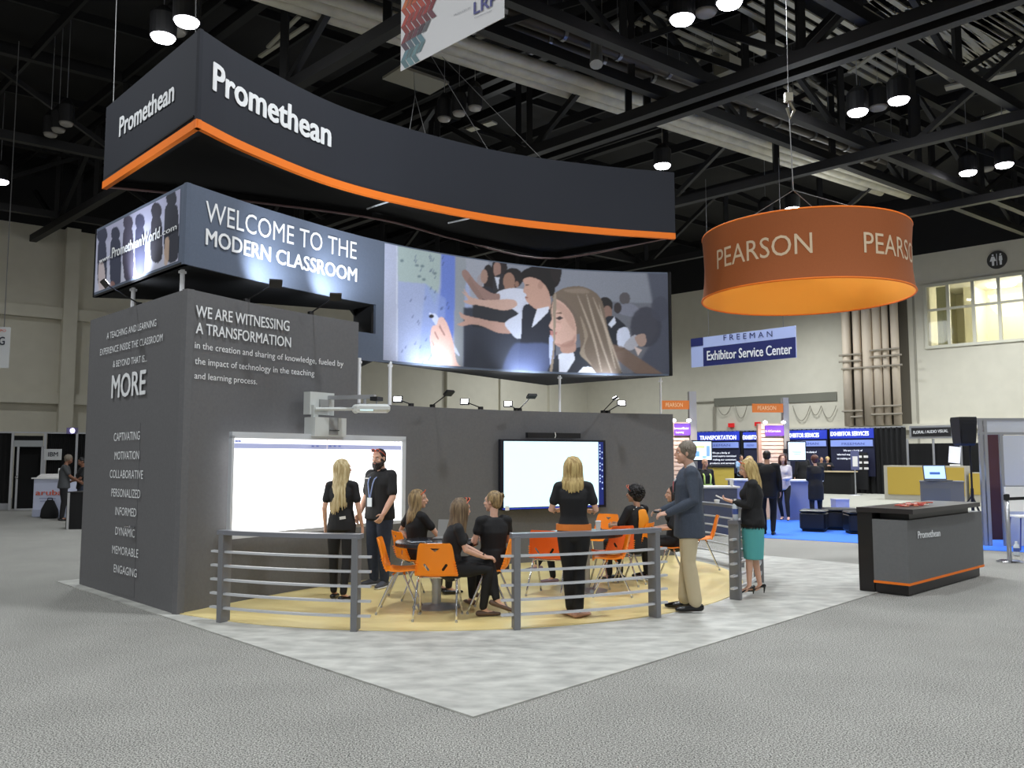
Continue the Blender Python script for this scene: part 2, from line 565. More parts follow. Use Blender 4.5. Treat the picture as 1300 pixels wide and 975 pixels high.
M_CLAMP = mat('clamp_metal', (160, 152, 138), 0.5, 0.4)
for x0, x1, y in ((1073, 1101, 453), (1073, 1101, 461), (1076, 1153, 470), (1112, 1149, 447), (1112, 1152, 455), (1077, 1103, 523), (1088, 1103, 530), (1114, 1152, 517), (1114, 1153, 527)):
    a = R_WALL.pos(*R_WALL.at(x0, y), 0.75); b = R_WALL.pos(*R_WALL.at(x1, y), 0.75); b.z = a.z
    mb = MB(); mb.tube([a, b], 0.05, 6); mb.build('clamp', M_CLAMP, niche, world=True)

# window with mullions and the lit room behind
M_FRAME = mat('window_frame_cream', (205, 203, 186), 0.5)
win = thing('window_1', None, None, R_WALL.pos(ws0, wz0, 0), kind='structure')
wsE = R_WALL.L - 20
for z in (wz0, wz1 - 0.12):
    mb = MB(); mb.wall(R_WALL, ws0 - 0.1, wsE, z, z + 0.14, -0.1, 0.08); mb.build('frame_rail', M_FRAME, win, world=True)
_, zm = R_WALL.at(1206, 391.5)
mb = MB(); mb.wall(R_WALL, ws0, wsE, zm - 0.05, zm + 0.06, -0.08, 0.06); mb.build('frame_rail', M_FRAME, win, world=True)
for x in (1176, 1205, 1237, 1270, 1303):
    s, _ = R_WALL.at(x, 410); mb = MB(); mb.wall(R_WALL, s - 0.07, s + 0.07, wz0, wz1, -0.08, 0.07); mb.build('mullion', M_FRAME, win, world=True)
gm = bpy.data.materials.new('window_glass'); gm.use_nodes = True
_n = gm.node_tree.nodes; _l = gm.node_tree.links
_tr = _n.new('ShaderNodeBsdfTransparent'); _gl = _n.new('ShaderNodeBsdfGlossy'); _gl.inputs['Roughness'].default_value = 0.03
_mxs = _n.new('ShaderNodeMixShader'); _mxs.inputs[0].default_value = 0.06
_l.new(_tr.outputs[0], _mxs.inputs[1]); _l.new(_gl.outputs[0], _mxs.inputs[2]); _l.new(_mxs.outputs[0], _n['Material Output'].inputs[0])
mb = MB(); mb.wall(R_WALL, ws0, wsE, wz0, wz1, -0.02, -0.01); mb.build('pane', gm, win, world=True)
room = thing('wall_office', None, None, R_WALL.pos(ws0, wz0, -0.3), kind='structure')
M_ROOM = mat('office_cream', (236, 232, 204), 0.8)
mb = MB()
mb.wall(R_WALL, ws0 - 0.2, wsE, wz0 - 0.4, wz1 + 1.0, -4.3, -4.2)
mb.wall(R_WALL, ws0 - 0.2, ws0, wz0 - 0.4, wz1 + 1.0, -4.3, -0.3)
s, _ = R_WALL.at(1204, 410); mb.wall(R_WALL, s, s + 0.5, wz0 - 0.2, wz1 + 0.4, -4.2, -2.4)
mb.wall(R_WALL, ws0 - 0.2, wsE, wz0 - 0.5, wz0 - 0.4, -4.3, -0.3)
mb.wall(R_WALL, wsE, wsE + 0.2, wz0 - 0.4, wz1 + 1.0, -4.3, -0.3)
mb.build('office_wall', M_ROOM, room, world=True)
mb = MB(); mb.wall(R_WALL, ws0 - 0.2, wsE, wz1 + 0.10, wz1 + 0.18, -4.3, -0.3); mb.build('office_ceiling', mat('office_ceiling', (214, 212, 200), 0.9), room, world=True)
M_PANEL_LIGHT = mat('office_light', (255, 255, 250), 0.5, emit=6.0)
for x, off, lab in ((1222, -2.2, 'left'), (1268, -1.6, 'middle'), (1289, -2.6, 'right')):
    s = px_s(R_WALL, x, wz1 + 0.2)
    mb = MB(); q = R_WALL.pos(s + 0.9, wz1 + 0.07, off - .6); mb.lathe(q, [(0.62, -0.05), (0.66, 0.02)], 20)
    o = mb.build('ceiling_light', M_PANEL_LIGHT); tag(o, {'left': 'leftmost round ceiling light in the office behind the high window', 'middle': 'middle ceiling light in the office behind the high window', 'right': 'rightmost ceiling light in the office behind the high window'}[lab], 'light')
    point_light('office_lamp_light', R_WALL.pos(s + 0.9, wz1 - 0.5, off - .3), 55, (1, 0.97, 0.86), 0.4)
# roller blind at the left pane
s, _ = R_WALL.at(1186, 400); s2, _ = R_WALL.at(1199, 400)
mb = MB()
for k in range(8):
    t = s + (s2 - s) * k / 8
    mb.wall(R_WALL, t, t + (s2 - s) / 8 * 0.8, wz0 + 0.1, wz1 - 0.1, -0.45 - 0.05 * (k % 2), -0.4)
tag(mb.build('vertical_blind', mat('blind_olive', (176, 176, 138), 0.8)), 'olive vertical blind behind the left pane of the high window', 'blind')

# restroom sign
rs, rz = R_WALL.at(1266, 330); rr = 0.42
rst = thing('restroom_sign', 'round dark restroom sign with two white figures above the high window', 'sign', R_WALL.pos(rs, rz, 0.0))
v = [R_WALL.pos(rs + rr * math.cos(2 * math.pi * k / 32), rz + rr * math.sin(2 * math.pi * k / 32), o) for o in (0.0, 0.06) for k in range(32)]
mb = MB(); mb.add(v, [tuple(range(32)), tuple(range(32, 64))] + [(k, (k + 1) % 32, 32 + (k + 1) % 32, 32 + k) for k in range(32)])
mb.build('disc', mat('sign_dark', (58, 56, 54), 0.6), rst, world=True)
for sx, skirt in ((-0.16, 0.06), (0.16, 0.0)):
    mb = MB()
    def q_(dx, dz): return R_WALL.pos(rs + sx + dx, rz + dz, 0.075)
    hd = [q_(0.045 * math.cos(a), 0.235 + 0.045 * math.sin(a)) for a in [i * math.pi / 5 for i in range(10)]]
    mb.add(hd, [tuple(range(10))])
    mb.add([q_(-0.06, 0.17), q_(0.06, 0.17), q_(0.075 + skirt, -0.05), q_(0.05, -0.05), q_(0.045, -0.26), q_(-0.045, -0.26), q_(-0.05, -0.05), q_(-0.075 - skirt, -0.05)], [tuple(range(8))])
    mb.build('figure', M_LETTER, rst, world=True)
mb = MB(); mb.wall(R_WALL, rs - 0.012, rs + 0.012, rz - 0.26, rz + 0.28, 0.06, 0.075); mb.build('divider', M_LETTER, rst, world=True)

# ============================================================ ceiling
M_DECK = mat('black_deck', (24, 23, 21), 0.85, noise=0.5, scale=0.5, detail=4)
M_TRUSS = mat('black_steel', (11, 11, 12), 0.55)
ceiling = thing('ceiling', None, None, (0, 0, 13.6), kind='structure')
mb = MB(); mb.prism([(-45, -14), (50, -14), (50, 62), (-45, 62)], 14.6, 14.8); mb.build('deck', M_DECK, ceiling, world=True)

def beam_line(p, d, a, b): return p + d * a, p + d * b
def bar(mb, a, b, w, h):
    a = Vector(a); b = Vector(b); t = (b - a); ln = t.length; t.normalize()
    side = t.cross(Vector((0, 0, 1)))
    if side.length < 1e-3: side = Vector((1, 0, 0))
    side.normalize(); up = side.cross(t)
    R = Matrix((side, t, up)).transposed()
    mb.box((a + b) / 2, (w, ln, h), R=R)
def truss(p, d, a, b, zlo, zhi, step, w=0.26):
    """one truss: bottom and top chord, posts and diagonals"""
    t = thing('roof_truss', None, None, (p.x, p.y, zlo), parent=None)
    t.parent = ceiling; t.location = (p.x, p.y, zlo - 13.6); MATS[t.name] = Matrix.Translation((p.x, p.y, zlo))
    lo = Vector((p.x, p.y, zlo)); hi = Vector((p.x, p.y, zhi))
    mb = MB(); bar(mb, lo + d * a, lo + d * b, w, w * 1.1); mb.build('bottom_chord', M_TRUSS, t, world=True)
    mb = MB(); bar(mb, hi + d * a, hi + d * b, w, w * 1.1); mb.build('top_chord', M_TRUSS, t, world=True)
    k = a; i = 0; mb = MB(); mb2 = MB()
    while k <= b - step + 0.01:
        bar(mb, lo + d * k, hi + d * k, w * .7, w * .7)
        if i % 2: bar(mb2, lo + d * k, hi + d * (k + step), w * .6, w * .6)
        else: bar(mb2, hi + d * k, lo + d * (k + step), w * .6, w * .6)
        k += step; i += 1
    mb.build('post', M_TRUSS, t, world=True, kind='stuff'); mb2.build('diagonal', M_TRUSS, t, world=True, kind='stuff')

ZL = 11.0
# trusses across the hall, each through a point seen in the photograph
for (x, y) in ((506, 30), (837, 136), (1000, 222), (1200, 262), (1250, 10)):
    truss(G(x, y, ZL), HA, -26, 30, ZL, 13.9, 4.4)
# trusses along the hall
for (x, y) in ((880, 135), (700, 20), (60, 182), (180, 290), (1160, 60)):
    p = G(x, y, ZL + 0.3)
    truss(p, HB, -30, 26, ZL + 0.3, 13.9, 4.6, 0.24)
# thin joists under the deck
for k in range(16):
    p = Vector((-6, 14, 13.95)) + HB * (k * 2.6 - 14)
    mb = MB(); bar(mb, p - HA * 28, p + HA * 34, 0.09, 0.32); mb.build('joist', M_TRUSS, ceiling, world=True)
for k in range(12):
    p = Vector((4, 20, 14.25)) + HA * (k * 3.4 - 18)
    mb = MB(); bar(mb, p - HB * 28, p + HB * 30, 0.1, 0.26); mb.build('joist', M_TRUSS, ceiling, world=True)

# large silver ducts
M_DUCT = mat('galvanised_duct', (188, 183, 164), 0.5, 0.15, noise=0.12, scale=2.5, bump=0.15)
d0 = G(520, 42, 12.4); d1 = G(1148, 246, 12.4)
dd = (d1 - d0).normalized(); dn = Vector((dd.y, -dd.x, 0))
a = d0 - dd * 9
for k, (o, r) in enumerate(((-0.42, 0.17), (0.0, 0.2), (0.42, 0.17))):
    p = a + dn * o; q = d1 + dn * o + dd * (k * 1.2 - 1.0)
    mb = MB(); n = 34; pts = [p.lerp(q, i / n) for i in range(n + 1)]
    mb.tube(pts, r, 14); mb.build('duct', M_DUCT, ceiling, smooth=True, world=True)
M_DUCTDK = mat('brown_pipe', (66, 60, 52), 0.5, 0.2)
for o, r, z in ((1.7, 0.17, 12.1), (2.35, 0.14, 12.0), (2.95, 0.14, 11.9)):
    p = a + dn * o; q = d1 + dn * o - dd * 5; p.z = q.z = z
    mb = MB(); mb.tube([p, q], r, 10); mb.build('service_pipe', M_DUCTDK, ceiling, smooth=True, world=True)
    n = 15
    for i in range(n):
        c = p.lerp(q, (i + 0.5) / n)
        hb = MB(); hb.tube([c - dd * 0.05, c + dd * 0.05], r + 0.03, 10); hb.tube([c + Vector((0, 0, r)), c + Vector((0, 0, 14.4 - z))], 0.012, 4)
        hb.build('pipe_hanger', mat('hanger_metal', (140, 140, 138), 0.35, 0.7), ceiling, world=True)
# bent silver pipe
zb = 12.0
pts = [G(792, 28, zb), G(757, 46, zb), G(757, 82, zb - 0.9)]
mb = MB(); mb.tube(pts, 0.16, 10); mb.build('service_pipe', mat('silver_pipe', (150, 150, 145), 0.4, 0.5), ceiling, world=True)
# strips of deck between the joists, the light on them put into a pale colour
M_SLAT = mat('lit_deck', (150, 146, 128), 0.6)
def slats(x0, y0, x1, y1, n, w, gap, z=13.4, dirn=None):
    p = G(x0, y0, z); q = G(x1, y1, z); d = (q - p).normalized() if dirn is None else dirn; nn = Vector((-d.y, d.x, 0))
    for k in range(n):
        o = nn * ((k - (n - 1) / 2) * gap)
        mb = MB(); bar(mb, p + o, q + o, w, 0.05); mb.build('deck_slat', M_SLAT, ceiling, world=True)
slats(958, 0, 1136, 100, 4, 0.16, 0.32)
slats(820, 22, 925, 70, 3, 0.16, 0.34)
slats(1010, 105, 1062, 140, 3, 0.16, 0.34)
slats(1105, 0, 1225, 78, 7, 0.15, 0.34)
slats(1175, 0, 1290, 70, 6, 0.15, 0.34)
slats(1165, 22, 1240, 90, 5, 0.13, 0.34)
slats(1262, 0, 1330, 40, 6, 0.13, 0.36)
slats(1090, 2, 1220, 100, 2, 0.12, 0.5)
for (x0, y0, x1, y1, w) in ((606, 48, 660, 32, .18), (595, 165, 628, 155, .3), (860, 90, 905, 62, .2), (380, 100, 402, 87, .3), (920, 92, 938, 82, .5), (1078, 92, 1120, 62, .12), (1200, 112, 1290, 92, .35), (965, 172, 998, 160, .3), (330, 72, 390, 32, .12), (340, 60, 380, 20, .1), (1250, 152, 1300, 134, .4), (1050, 198, 1068, 195, .3)):
    p = G(x0, y0, 13.2); q = G(x1, y1, 13.2)
    mb = MB(); bar(mb, p, q, w, 0.06); mb.build('deck_slat', M_SLAT, ceiling, world=True)
# plates under the deck
for x, y, w in ((528, 102, 1.7), (965, 55, 1.2), (928, 88, 0.9)):
    p = G(x, y, 12.9); mb = MB(); mb.box(p, (w, w * .6, 0.08 if x != 928 else 0.5), rz=math.radians(40)); mb.build('ceiling_plate', mat('plate_grey', (140, 136, 120), 0.6), ceiling, world=True)

# ------------------------------------------------------------ high bay lamps
M_LAMP_ON = mat('lamp_glow', (250, 248, 255), 0.4, emit=22.0)
M_LAMP_OFF = mat('lamp_off', (150, 146, 138), 0.4)
M_HOUSING = mat('lamp_housing', (20, 20, 22), 0.5)
def bay(x, y, on, label, z=BAY_Z, r=0.27):
    p = G(x, y, z)
    t = thing('high_bay_lamp', label, 'lamp', (p.x, p.y, z))
    mb = MB(); mb.lathe((0, 0, 0), [(r * 1.08, 0.0), (r * 1.1, 0.5), (r * .8, 0.62), (r * .4, 0.72)], 18); mb.build('housing', M_HOUSING, t, smooth=False)
    mb = MB(); mb.lathe((0, 0, 0), [(r * .5, -0.10), (r * .85, -0.07), (r, 0.0)], 18); mb.build('lens', M_LAMP_ON if on else M_LAMP_OFF, t, label='glowing lens' if on else 'unlit lens', smooth=True)
    mb = MB(); mb.tube([(0, 0, 0.7), (0, 0, 14.5 - z)], 0.012, 4); mb.build('suspension_wire', M_ALU, t)
    if on:
        spot_light('high_bay_light', (p.x, p.y, z - 0.15), (p.x, p.y, 0), BAY_W * 0.55, 162, 1.0, BAY_COL, 0.3, parent=t)
bay(207, 47, True, 'lit high bay lamp over the hanging sign corner, lower left of its pair')
bay(237, 27, True, 'lit high bay lamp above the front corner of the hanging sign')
bay(223, 39, False, 'unlit high bay lamp between the two lit ones by the hanging sign corner', z=12.3)
bay(866, 24, True, 'lit high bay lamp near the top edge of the photo, left of a lit one')
bay(926, 3, True, 'lit high bay lamp cut by the top edge of the photo')
bay(896, 15, False, 'unlit high bay lamp between the two lit ones at the top edge', z=12.3)
bay(1089, 142, True, 'lit high bay lamp above the orange drum, left of its pair')
bay(1141, 127, True, 'lit high bay lamp above the orange drum, right of its pair')
bay(1115, 136, False, 'unlit high bay lamp between the pair above the orange drum', z=12.3)
bay(972, 273, True, 'small distant lit lamp just above the orange drum, left one')
bay(1006, 265, True, 'small distant lit lamp just above the orange drum, right one')
bay(1229, 219, True, 'lit high bay lamp above the restroom sign, left of its pair')
bay(1275, 209, True, 'lit high bay lamp above the restroom sign, right of its pair')
bay(1252, 214, False, 'unlit high bay lamp between the pair above the restroom sign', z=12.3)
bay(841, 210, True, 'lit high bay lamp at the right end of the hanging sign top edge')
bay(0, 230, True, 'lit high bay lamp cut by the left edge of the photo')
bay(564, 150, False, 'unlit high bay lamp above the hanging sign, leftmost of three', r=0.19)
bay(583, 143, False, 'unlit high bay lamp above the hanging sign, middle of three', r=0.19)
bay(603, 136, False, 'unlit high bay lamp above the hanging sign, rightmost of three', r=0.19)
bay(64, 170, False, 'dim high bay lamp left of the hanging sign, leftmost of three', r=0.19)
bay(74, 164, False, 'dim high bay lamp left of the hanging sign, middle of three', r=0.19)
bay(84, 156, False, 'dim high bay lamp left of the hanging sign, rightmost of three', r=0.19)
# ============================================================ booth floor
M_VINYL = mat('grey_vinyl', (196, 196, 189), 0.6, rgb2=(154, 154, 149), scale=3.6, detail=6, stretch=(1.0, 1.8, 1), contrast=(0.3, 0.7))
M_BEIGE = mat('maple_vinyl', (240, 222, 160), 0.32, rgb2=(228, 206, 140), scale=2.0, detail=5)
C0 = G(601, 912); CL = G(71.5, 739); 
bdir = (G(1110, 754.5) - C0); bdir.z = 0; bdir.normalize()
adir = (CL - C0).normalized()
back0 = G(974.5, 710.5); 
# right corner: front edge meets back-right edge (parallel to adir)
def meet(p, d, q, e):
    det = d.x * (-e.y) + e.x * d.y
    t = ((q.x - p.x) * (-e.y) + e.x * (q.y - p.y)) / det
    return p + d * t
CR = meet(C0, bdir, back0, (G(1088, 718.8) - back0).normalized())
CB = CL + (CR - C0)
mb = MB(); mb.prism([(C0.x, C0.y), (CR.x, CR.y), (CB.x, CB.y), (CL.x, CL.y)], 0.0, 0.012)
mb.build('trim_1', M_VINYL, kind='structure')

# curved wall
WP = [(-3.60, 9.27), (-2.92, 10.55), (-2.14, 11.62), (-1.2, 12.65), (0.1, 13.62), (1.4, 14.25), (2.80, 14.72)]
WALL = Surf(catmull([Vector((p[0], p[1])) for p in WP], 8))
S_TOW = WALL.at(453.8, 500)[0]
TOW_L = Vector((-5.72, 11.42)); TOW_C = Vector(WP[0])
# beige round platform floor
bc = Vector((-0.95, 12.58)); br = 4.18
circ = []
for k in range(49):
    a = math.radians(218 + (395 - 218) * k / 48)
    circ.append((bc.x + br * math.cos(a), bc.y + br * math.sin(a)))
mb = MB()
wl = [WALL.pos(WALL.L * k / 24, 0, -0.05) for k in range(25)]
poly = [p for p in circ if p[1] < 14.5]
poly = [(-3.62, 9.32)] + [p for p in poly if p[0] > -3.45 or p[1] < 9.2] + [(q.x, q.y) for q in reversed(wl[1:])]
mb.prism(poly, 0.012, 0.02); mb.build('trim_2', M_BEIGE, kind='structure')

# ============================================================ walls of the booth
TZ = 3.56; LZ = 2.44
tower = thing('display_wall', 'curved dark grey booth wall with tall corner block and white lettering', 'wall', (WP[0][0], WP[0][1], 0))
sB = Surf([TOW_L, TOW_C])
mb = MB(); mb.wall(sB, 0, sB.L, 0, TZ, -0.08, 0.0); mb.build('side_wall', M_WALLGREY, tower, world=True)
mb = MB(); mb.wall(WALL, 0, S_TOW, 0, TZ, -0.08, 0.0, n=14); mb.build('tall_front_wall', M_WALLGREY, tower, world=True)
mb = MB(); mb.wall(WALL, S_TOW, WALL.L, 0, LZ, -0.08, 0.0, n=26); mb.build('low_curved_wall', M_WALLGREY, tower, world=True)
# closing panels at the back so the closet is a body
e = WALL.pos(S_TOW, 0, -0.08); bk = [TOW_L, Vector((-3.6, 13.6)), Vector((e.x, e.y))]
sk = Surf([bk[2], bk[1]]); mb = MB(); mb.wall(sk, 0, sk.L, 0, TZ, 0, 0.06); mb.build('back_panel', M_WALLGREY, tower, world=True)
sk = Surf([bk[1], bk[0]]); mb = MB(); mb.wall(sk, 0, sk.L, 0, TZ, 0, 0.06); mb.build('back_panel', M_WALLGREY, tower, world=True)
# flush door in the side wall
dr = thing('door_1', None, None, (TOW_L.x, TOW_L.y, 0), kind='structure')
s0 = px_s(sB, 147, 1.2); s1 = px_s(sB, 175, 1.2)
mb = MB(); mb.wall(sB, s0, s1, 0.05, 2.1, 0.0, 0.004); _leaf = mb.build('door_leaf', M_WALLGREY, dr, world=True)
hs, hz = sB.at(172, 668)
mb = MB(); a = sB.pos(hs, hz, 0.012); b = sB.pos(hs, hz, 0.07); c = sB.pos(hs - 0.13, hz - 0.01, 0.07)
mb.tube([a, b], 0.016, 8); mb.tube([b, c], 0.012, 8); mb.build('door_handle', M_CHROME, _leaf, world=True)

texts = ['A TEACHING AND LEARNING', 'EXPERIENCE INSIDE THE CLASSROOM', '& BEYOND THAT IS...', 'MORE', 'CAPTIVATING', 'MOTIVATION', 'COLLABORATIVE', 'PERSONALIZED', 'INFORMED', 'DYNAMIC', 'MEMORABLE', 'ENGAGING',
         'WE ARE WITNESSING', 'A TRANSFORMATION', 'in the creation and sharing of knowledge, fueled by', 'the impact of technology in the teaching', 'and learning process.']
BOLD = 0.022
prerender_texts([(t, 0.0) for t in texts] + [('MORE', BOLD), ('WE ARE WITNESSING', 0.012), ('A TRANSFORMATION', 0.012), ('Promethean', BOLD), ('Promethean', .034), ('WELCOME TO THE', -0.004), ('WELCOME TO THE', 0.0), ('MODERN CLASSROOM', BOLD), ('www.', 0.0), ('PrometheanWorld', BOLD), ('.com', 0.0),
    ('PEARSON', 0.0), ('FREEMAN', 0.0), ('Exhibitor Service Center', BOLD), ('IBM', BOLD), ('aruba', 0.01), ('EXHIBITOR SERVICES', BOLD), ('TRANSPORTATION', BOLD), ('FLORAL / AUDIO VISUAL', 0.01), ('PRODUCED BY', 0.0), ('LRP', 0.02), ('K-12 Curriculum', 0.0), ('Services and Blended', 0.0), ('Learning', 0.0), ('G', BOLD), ('We are a family of', 0.0), ('talented experts committed', 0.0), ('to making our customers', 0.0), ('products and services', 0.0), ('Conferences', 0.0), ('H', 0.0), ('EXPO', 0.0)])
def T(surf, body, ax, ay, bx, by, h, bold=0.0, m=None, parent=None, off=0.016):
    return text_px(surf, body, (ax, ay), (bx, by), h, m or M_LETTER, parent or tower, bold, off)
T(sB, 'A TEACHING AND LEARNING', 137, 431, 200, 414, 8)
T(sB, 'EXPERIENCE INSIDE THE CLASSROOM', 128.5, 451.5, 208, 433, 8)
T(sB, '& BEYOND THAT IS...', 145, 466.5, 188, 459, 8)
T(sB, 'MORE', 143, 505.5, 186.5, 500, 30 * .93, BOLD)
for body, ax, bx, y0, y1 in (('CAPTIVATING', 146, 179, 560, 558), ('MOTIVATION', 147, 178, 583.5, 583), ('COLLABORATIVE', 141, 183, 606.5, 608), ('PERSONALIZED', 143, 179.5, 630, 632.5), ('INFORMED', 148, 174.5, 653.5, 656), ('DYNAMIC', 148, 172.5, 678.5, 682.5), ('MEMORABLE', 144, 177, 702, 708), ('ENGAGING', 146, 175, 726, 733)):
    T(sB, body, ax, y0, bx, y1, 10, 0.0)
T(WALL, 'WE ARE WITNESSING', 247, 402, 366, 420.5, 14.5, 0.012)
T(WALL, 'A TRANSFORMATION', 247, 423, 368, 441, 14, 0.012)
T(WALL, 'in the creation and sharing of knowledge, fueled by', 246, 442, 435, 465.5, 8.5)
T(WALL, 'the impact of technology in the teaching', 246, 462, 398, 477.5, 8.5)
T(WALL, 'and learning process.', 245.5, 480.5, 325, 488, 8)

# ============================================================ lower fabric sign
SC = Vector((-3.68, 9.36))
SP = [SC, (-2.93, 10.62), (-1.87, 12.0), (-0.62, 13.02), (0.66, 13.7), (1.7, 13.97), (2.68, 14.08)]
SIGN = Surf(catmull([Vector((p[0], p[1])) for p in SP], 10))
SL = Vector((-5.70, 11.38)); sSide = Surf([SL, SC])
SZ1, SZW, SZP = 4.80, 3.86, 3.05
VB = Vector((0.67, 16.0))
sx = SIGN.at(477, 400)[0]
lower = thing('fabric_sign', 'two-part curved fabric sign over the grey booth wall, photo of students on its right half', 'sign', (SC.x, SC.y, SZP))
M_SIGNBLUE = mat('slate_fabric', (92, 102, 120), 0.85, noise=0.04, scale=40)

def frame_poly(s0, s1, n=16): return [SIGN.pos(s0 + (s1 - s0) * k / n, 0, -0.035) for k in range(n + 1)]
sP0 = SIGN.at(487, 400)[0]
# welcome panel (front) and the side panel carry print; the print is a grid of coloured points
def point_in(poly, X, Y):
    c = np.zeros(X.shape, bool); n = len(poly)
    for i in range(n):
        x1, y1 = poly[i]; x2, y2 = poly[(i + 1) % n]
        if y1 == y2: continue
        m = ((y1 > Y) != (y2 > Y)) & (X < (x2 - x1) * (Y - y1) / (y2 - y1) + x1)
        c ^= m
    return c
class Print:
    """flat artwork on a Surf between s0..s1, z0..z1; shapes are given by points read off the photo"""
    def __init__(self, surf, s0, s1, z0, z1, nx, ny, base):
        self.surf, self.nx, self.ny = surf, nx, ny
        self.s = np.linspace(s0, s1, nx); self.z = np.linspace(z0, z1, ny)
        self.S, self.Z = np.meshgrid(self.s, self.z)
        self.C = np.zeros((ny, nx, 3)); self.C[:] = lin(base)
    def m(self, pts): return [self.surf.at(*p) for p in pts]
    def fill(self, pts, rgb, a=1.0, smooth=True, soft=0):
        q = self.m(pts)
        if smooth and len(q) > 3: q = [tuple(v) for v in catmull([Vector(p) for p in q], 5, True)]
        ms = point_in(q, self.S, self.Z).astype(float)
        if soft: ms = self.blur(ms, soft)
        ms = (ms * a)[..., None]
        self.C = self.C * (1 - ms) + np.array(lin(rgb)) * ms
    def blur(self, ms, k):
        for _ in range(k):
            p = np.pad(ms, 1, mode='edge')
            ms = (p[:-2, 1:-1] + p[2:, 1:-1] + p[1:-1, :-2] + p[1:-1, 2:] + 2 * p[1:-1, 1:-1]) / 6
        return ms
    def ell(self, cx, cy, rx, ry, rgb, a=1.0, rot=0.0, soft=0):
        c, s = math.cos(rot), math.sin(rot)
        pts = [(cx + rx * math.cos(t) * c - ry * math.sin(t) * s, cy + rx * math.cos(t) * s + ry * math.sin(t) * c) for t in [i * math.pi / 8 for i in range(16)]]
        self.fill(pts, rgb, a, False, soft)
    def build(self, name, parent, m, off=0.004):
        v = []
        for j in range(self.ny):
            for i in range(self.nx): v.append(None)
        P = [(self.surf.pos(float(s), 0, off)) for s in self.s]
        inv = MATS[parent.name].inverted()
        v = [inv @ Vector((P[i].x, P[i].y, float(self.z[j]))) for j in range(self.ny) for i in range(self.nx)]
        nx = self.nx
        f = [(j * nx + i, j * nx + i + 1, (j + 1) * nx + i + 1, (j + 1) * nx + i) for j in range(self.ny - 1) for i in range(nx - 1)]
        me = bpy.data.meshes.new(name); me.from_pydata([tuple(q) for q in v], [], f)
        at = me.color_attributes.new('print', 'FLOAT_COLOR', 'POINT')
        col = np.ones((self.ny * self.nx, 4)); col[:, :3] = np.clip(self.C, 0, 1).reshape(-1, 3)
        at.data.foreach_set('color', col.ravel().astype(np.float32))
        me.materials.append(m); me.shade_smooth()
        o = bpy.data.objects.new(name, me); COL.objects.link(o); o.parent = parent; MATS[o.name] = MATS[parent.name]
        return o
M_PRINT = vcol_mat('printed_fabric', 0.8)

# -- body of the sign: fabric skins
mb = MB(); mb.wall(sSide, 0, sSide.L, SZW, SZ1, -0.05, 0); lside = mb.build('side_panel', M_SIGNBLUE, lower, world=True)
mb = MB(); mb.wall(SIGN, 0, sP0, SZW, SZ1, -0.05, 0, n=26); welc = mb.build('welcome_panel', M_SIGNBLUE, lower, world=True)
mb = MB(); mb.wall(SIGN, sx, sP0, SZP, SZW + .001, -0.05, 0, n=2); mb.build('panel_edge', M_SIGNBLUE, lower, world=True)
mb = MB(); mb.wall(SIGN, sP0, SIGN.L, SZP, SZ1, -0.05, 0, n=40); mb.build('picture_panel', M_SIGNBLUE, lower, world=True)
fw = frame_poly(0, sx, 20); fp = frame_poly(sx, SIGN.L, 30)
e0 = SIGN.pos(sx, 0, -0.05)
# black backs and undersides
mid = Vector((-3.5, 11.85)); R2 = Vector((-2.40, 12.38))
mb = MB(); mb.prism([(p.x, p.y) for p in fw] + [(R2.x, R2.y), (mid.x, mid.y), (SL.x, SL.y)], SZW, SZW + 0.03); mb.build('underside', M_BLACKFAB, lower, world=True)
mb = MB(); mb.prism([(p.x, p.y) for p in fp] + [(VB.x, VB.y)], SZP, SZP + 0.03); mb.build('underside', M_BLACKFAB, lower, world=True)
R3 = Vector((-2.45, 13.1))
zc_ = SIGN.at(470, 423)[1]; sc0 = SIGN.at(436, 430)[0]
mb = MB(); mb.wall(SIGN, sc0, sx, SZP, zc_, -0.05, 0, n=6); mb.build('lower_return', M_SIGNBLUE, lower, world=True)
for a, b, z in ((mid, SL, SZW), ((e0.x, e0.y), R3, SZP), (R3, R2, SZW), (R2, mid, SZW), (VB, (e0.x, e0.y), SZP), ((2.68, 14.06), VB, SZP)):
    sk = Surf([b, a]); mb = MB(); mb.wall(sk, 0, sk.L, z, SZ1, 0, 0.03); mb.build('back_panel', M_BLACKFAB, lower, world=True)

# -- side print: silhouettes against a pale classroom board
P = Print(sSide, 0.05, sSide.L - 0.16, SZW + 0.06, SZ1 - 0.04, 150, 60, (178, 180, 204))
P.fill([(124, 280), (232, 224), (232, 262), (124, 312)], (160, 160, 190), 0.5, False, 3)
P.fill([(122, 345), (225, 302), (225, 345), (122, 382)], (196, 198, 214), 0.6, False, 2)
def kid(cx, top, hd, w, bot, c=(56, 60, 80)):
    P.ell(cx, top + hd, hd * .62, hd, c)
    P.fill([(cx - w * .32, top + hd * 1.7), (cx + w * .3, top + hd * 1.7), (cx + w * .55, top + hd * 2.8), (cx + w * .5, bot), (cx - w * .5, bot), (cx - w * .55, top + hd * 3)], c, 1, True)
kid(130, 287, 11, 10, 362); kid(147, 288, 9, 12, 360); kid(163, 273, 10, 12, 341, (70, 66, 84)); kid(178, 271, 10, 11, 343, (64, 66, 92))
kid(199, 257, 11, 13, 329, (52, 50, 62)); kid(218, 241, 11, 16, 327, (48, 50, 62))
P.fill([(160, 300), (168, 300), (170, 350), (158, 352)], (70, 66, 84), 1)
P.fill([(175, 300), (182, 298), (184, 344), (173, 345)], (64, 66, 92), 1)
P.fill([(125, 345), (128, 330), (133, 340), (134, 376), (127, 380)], (210, 196, 198), .8)
P.fill([(141, 358), (146, 360), (144, 372), (140, 374)], (150, 110, 100), .8)
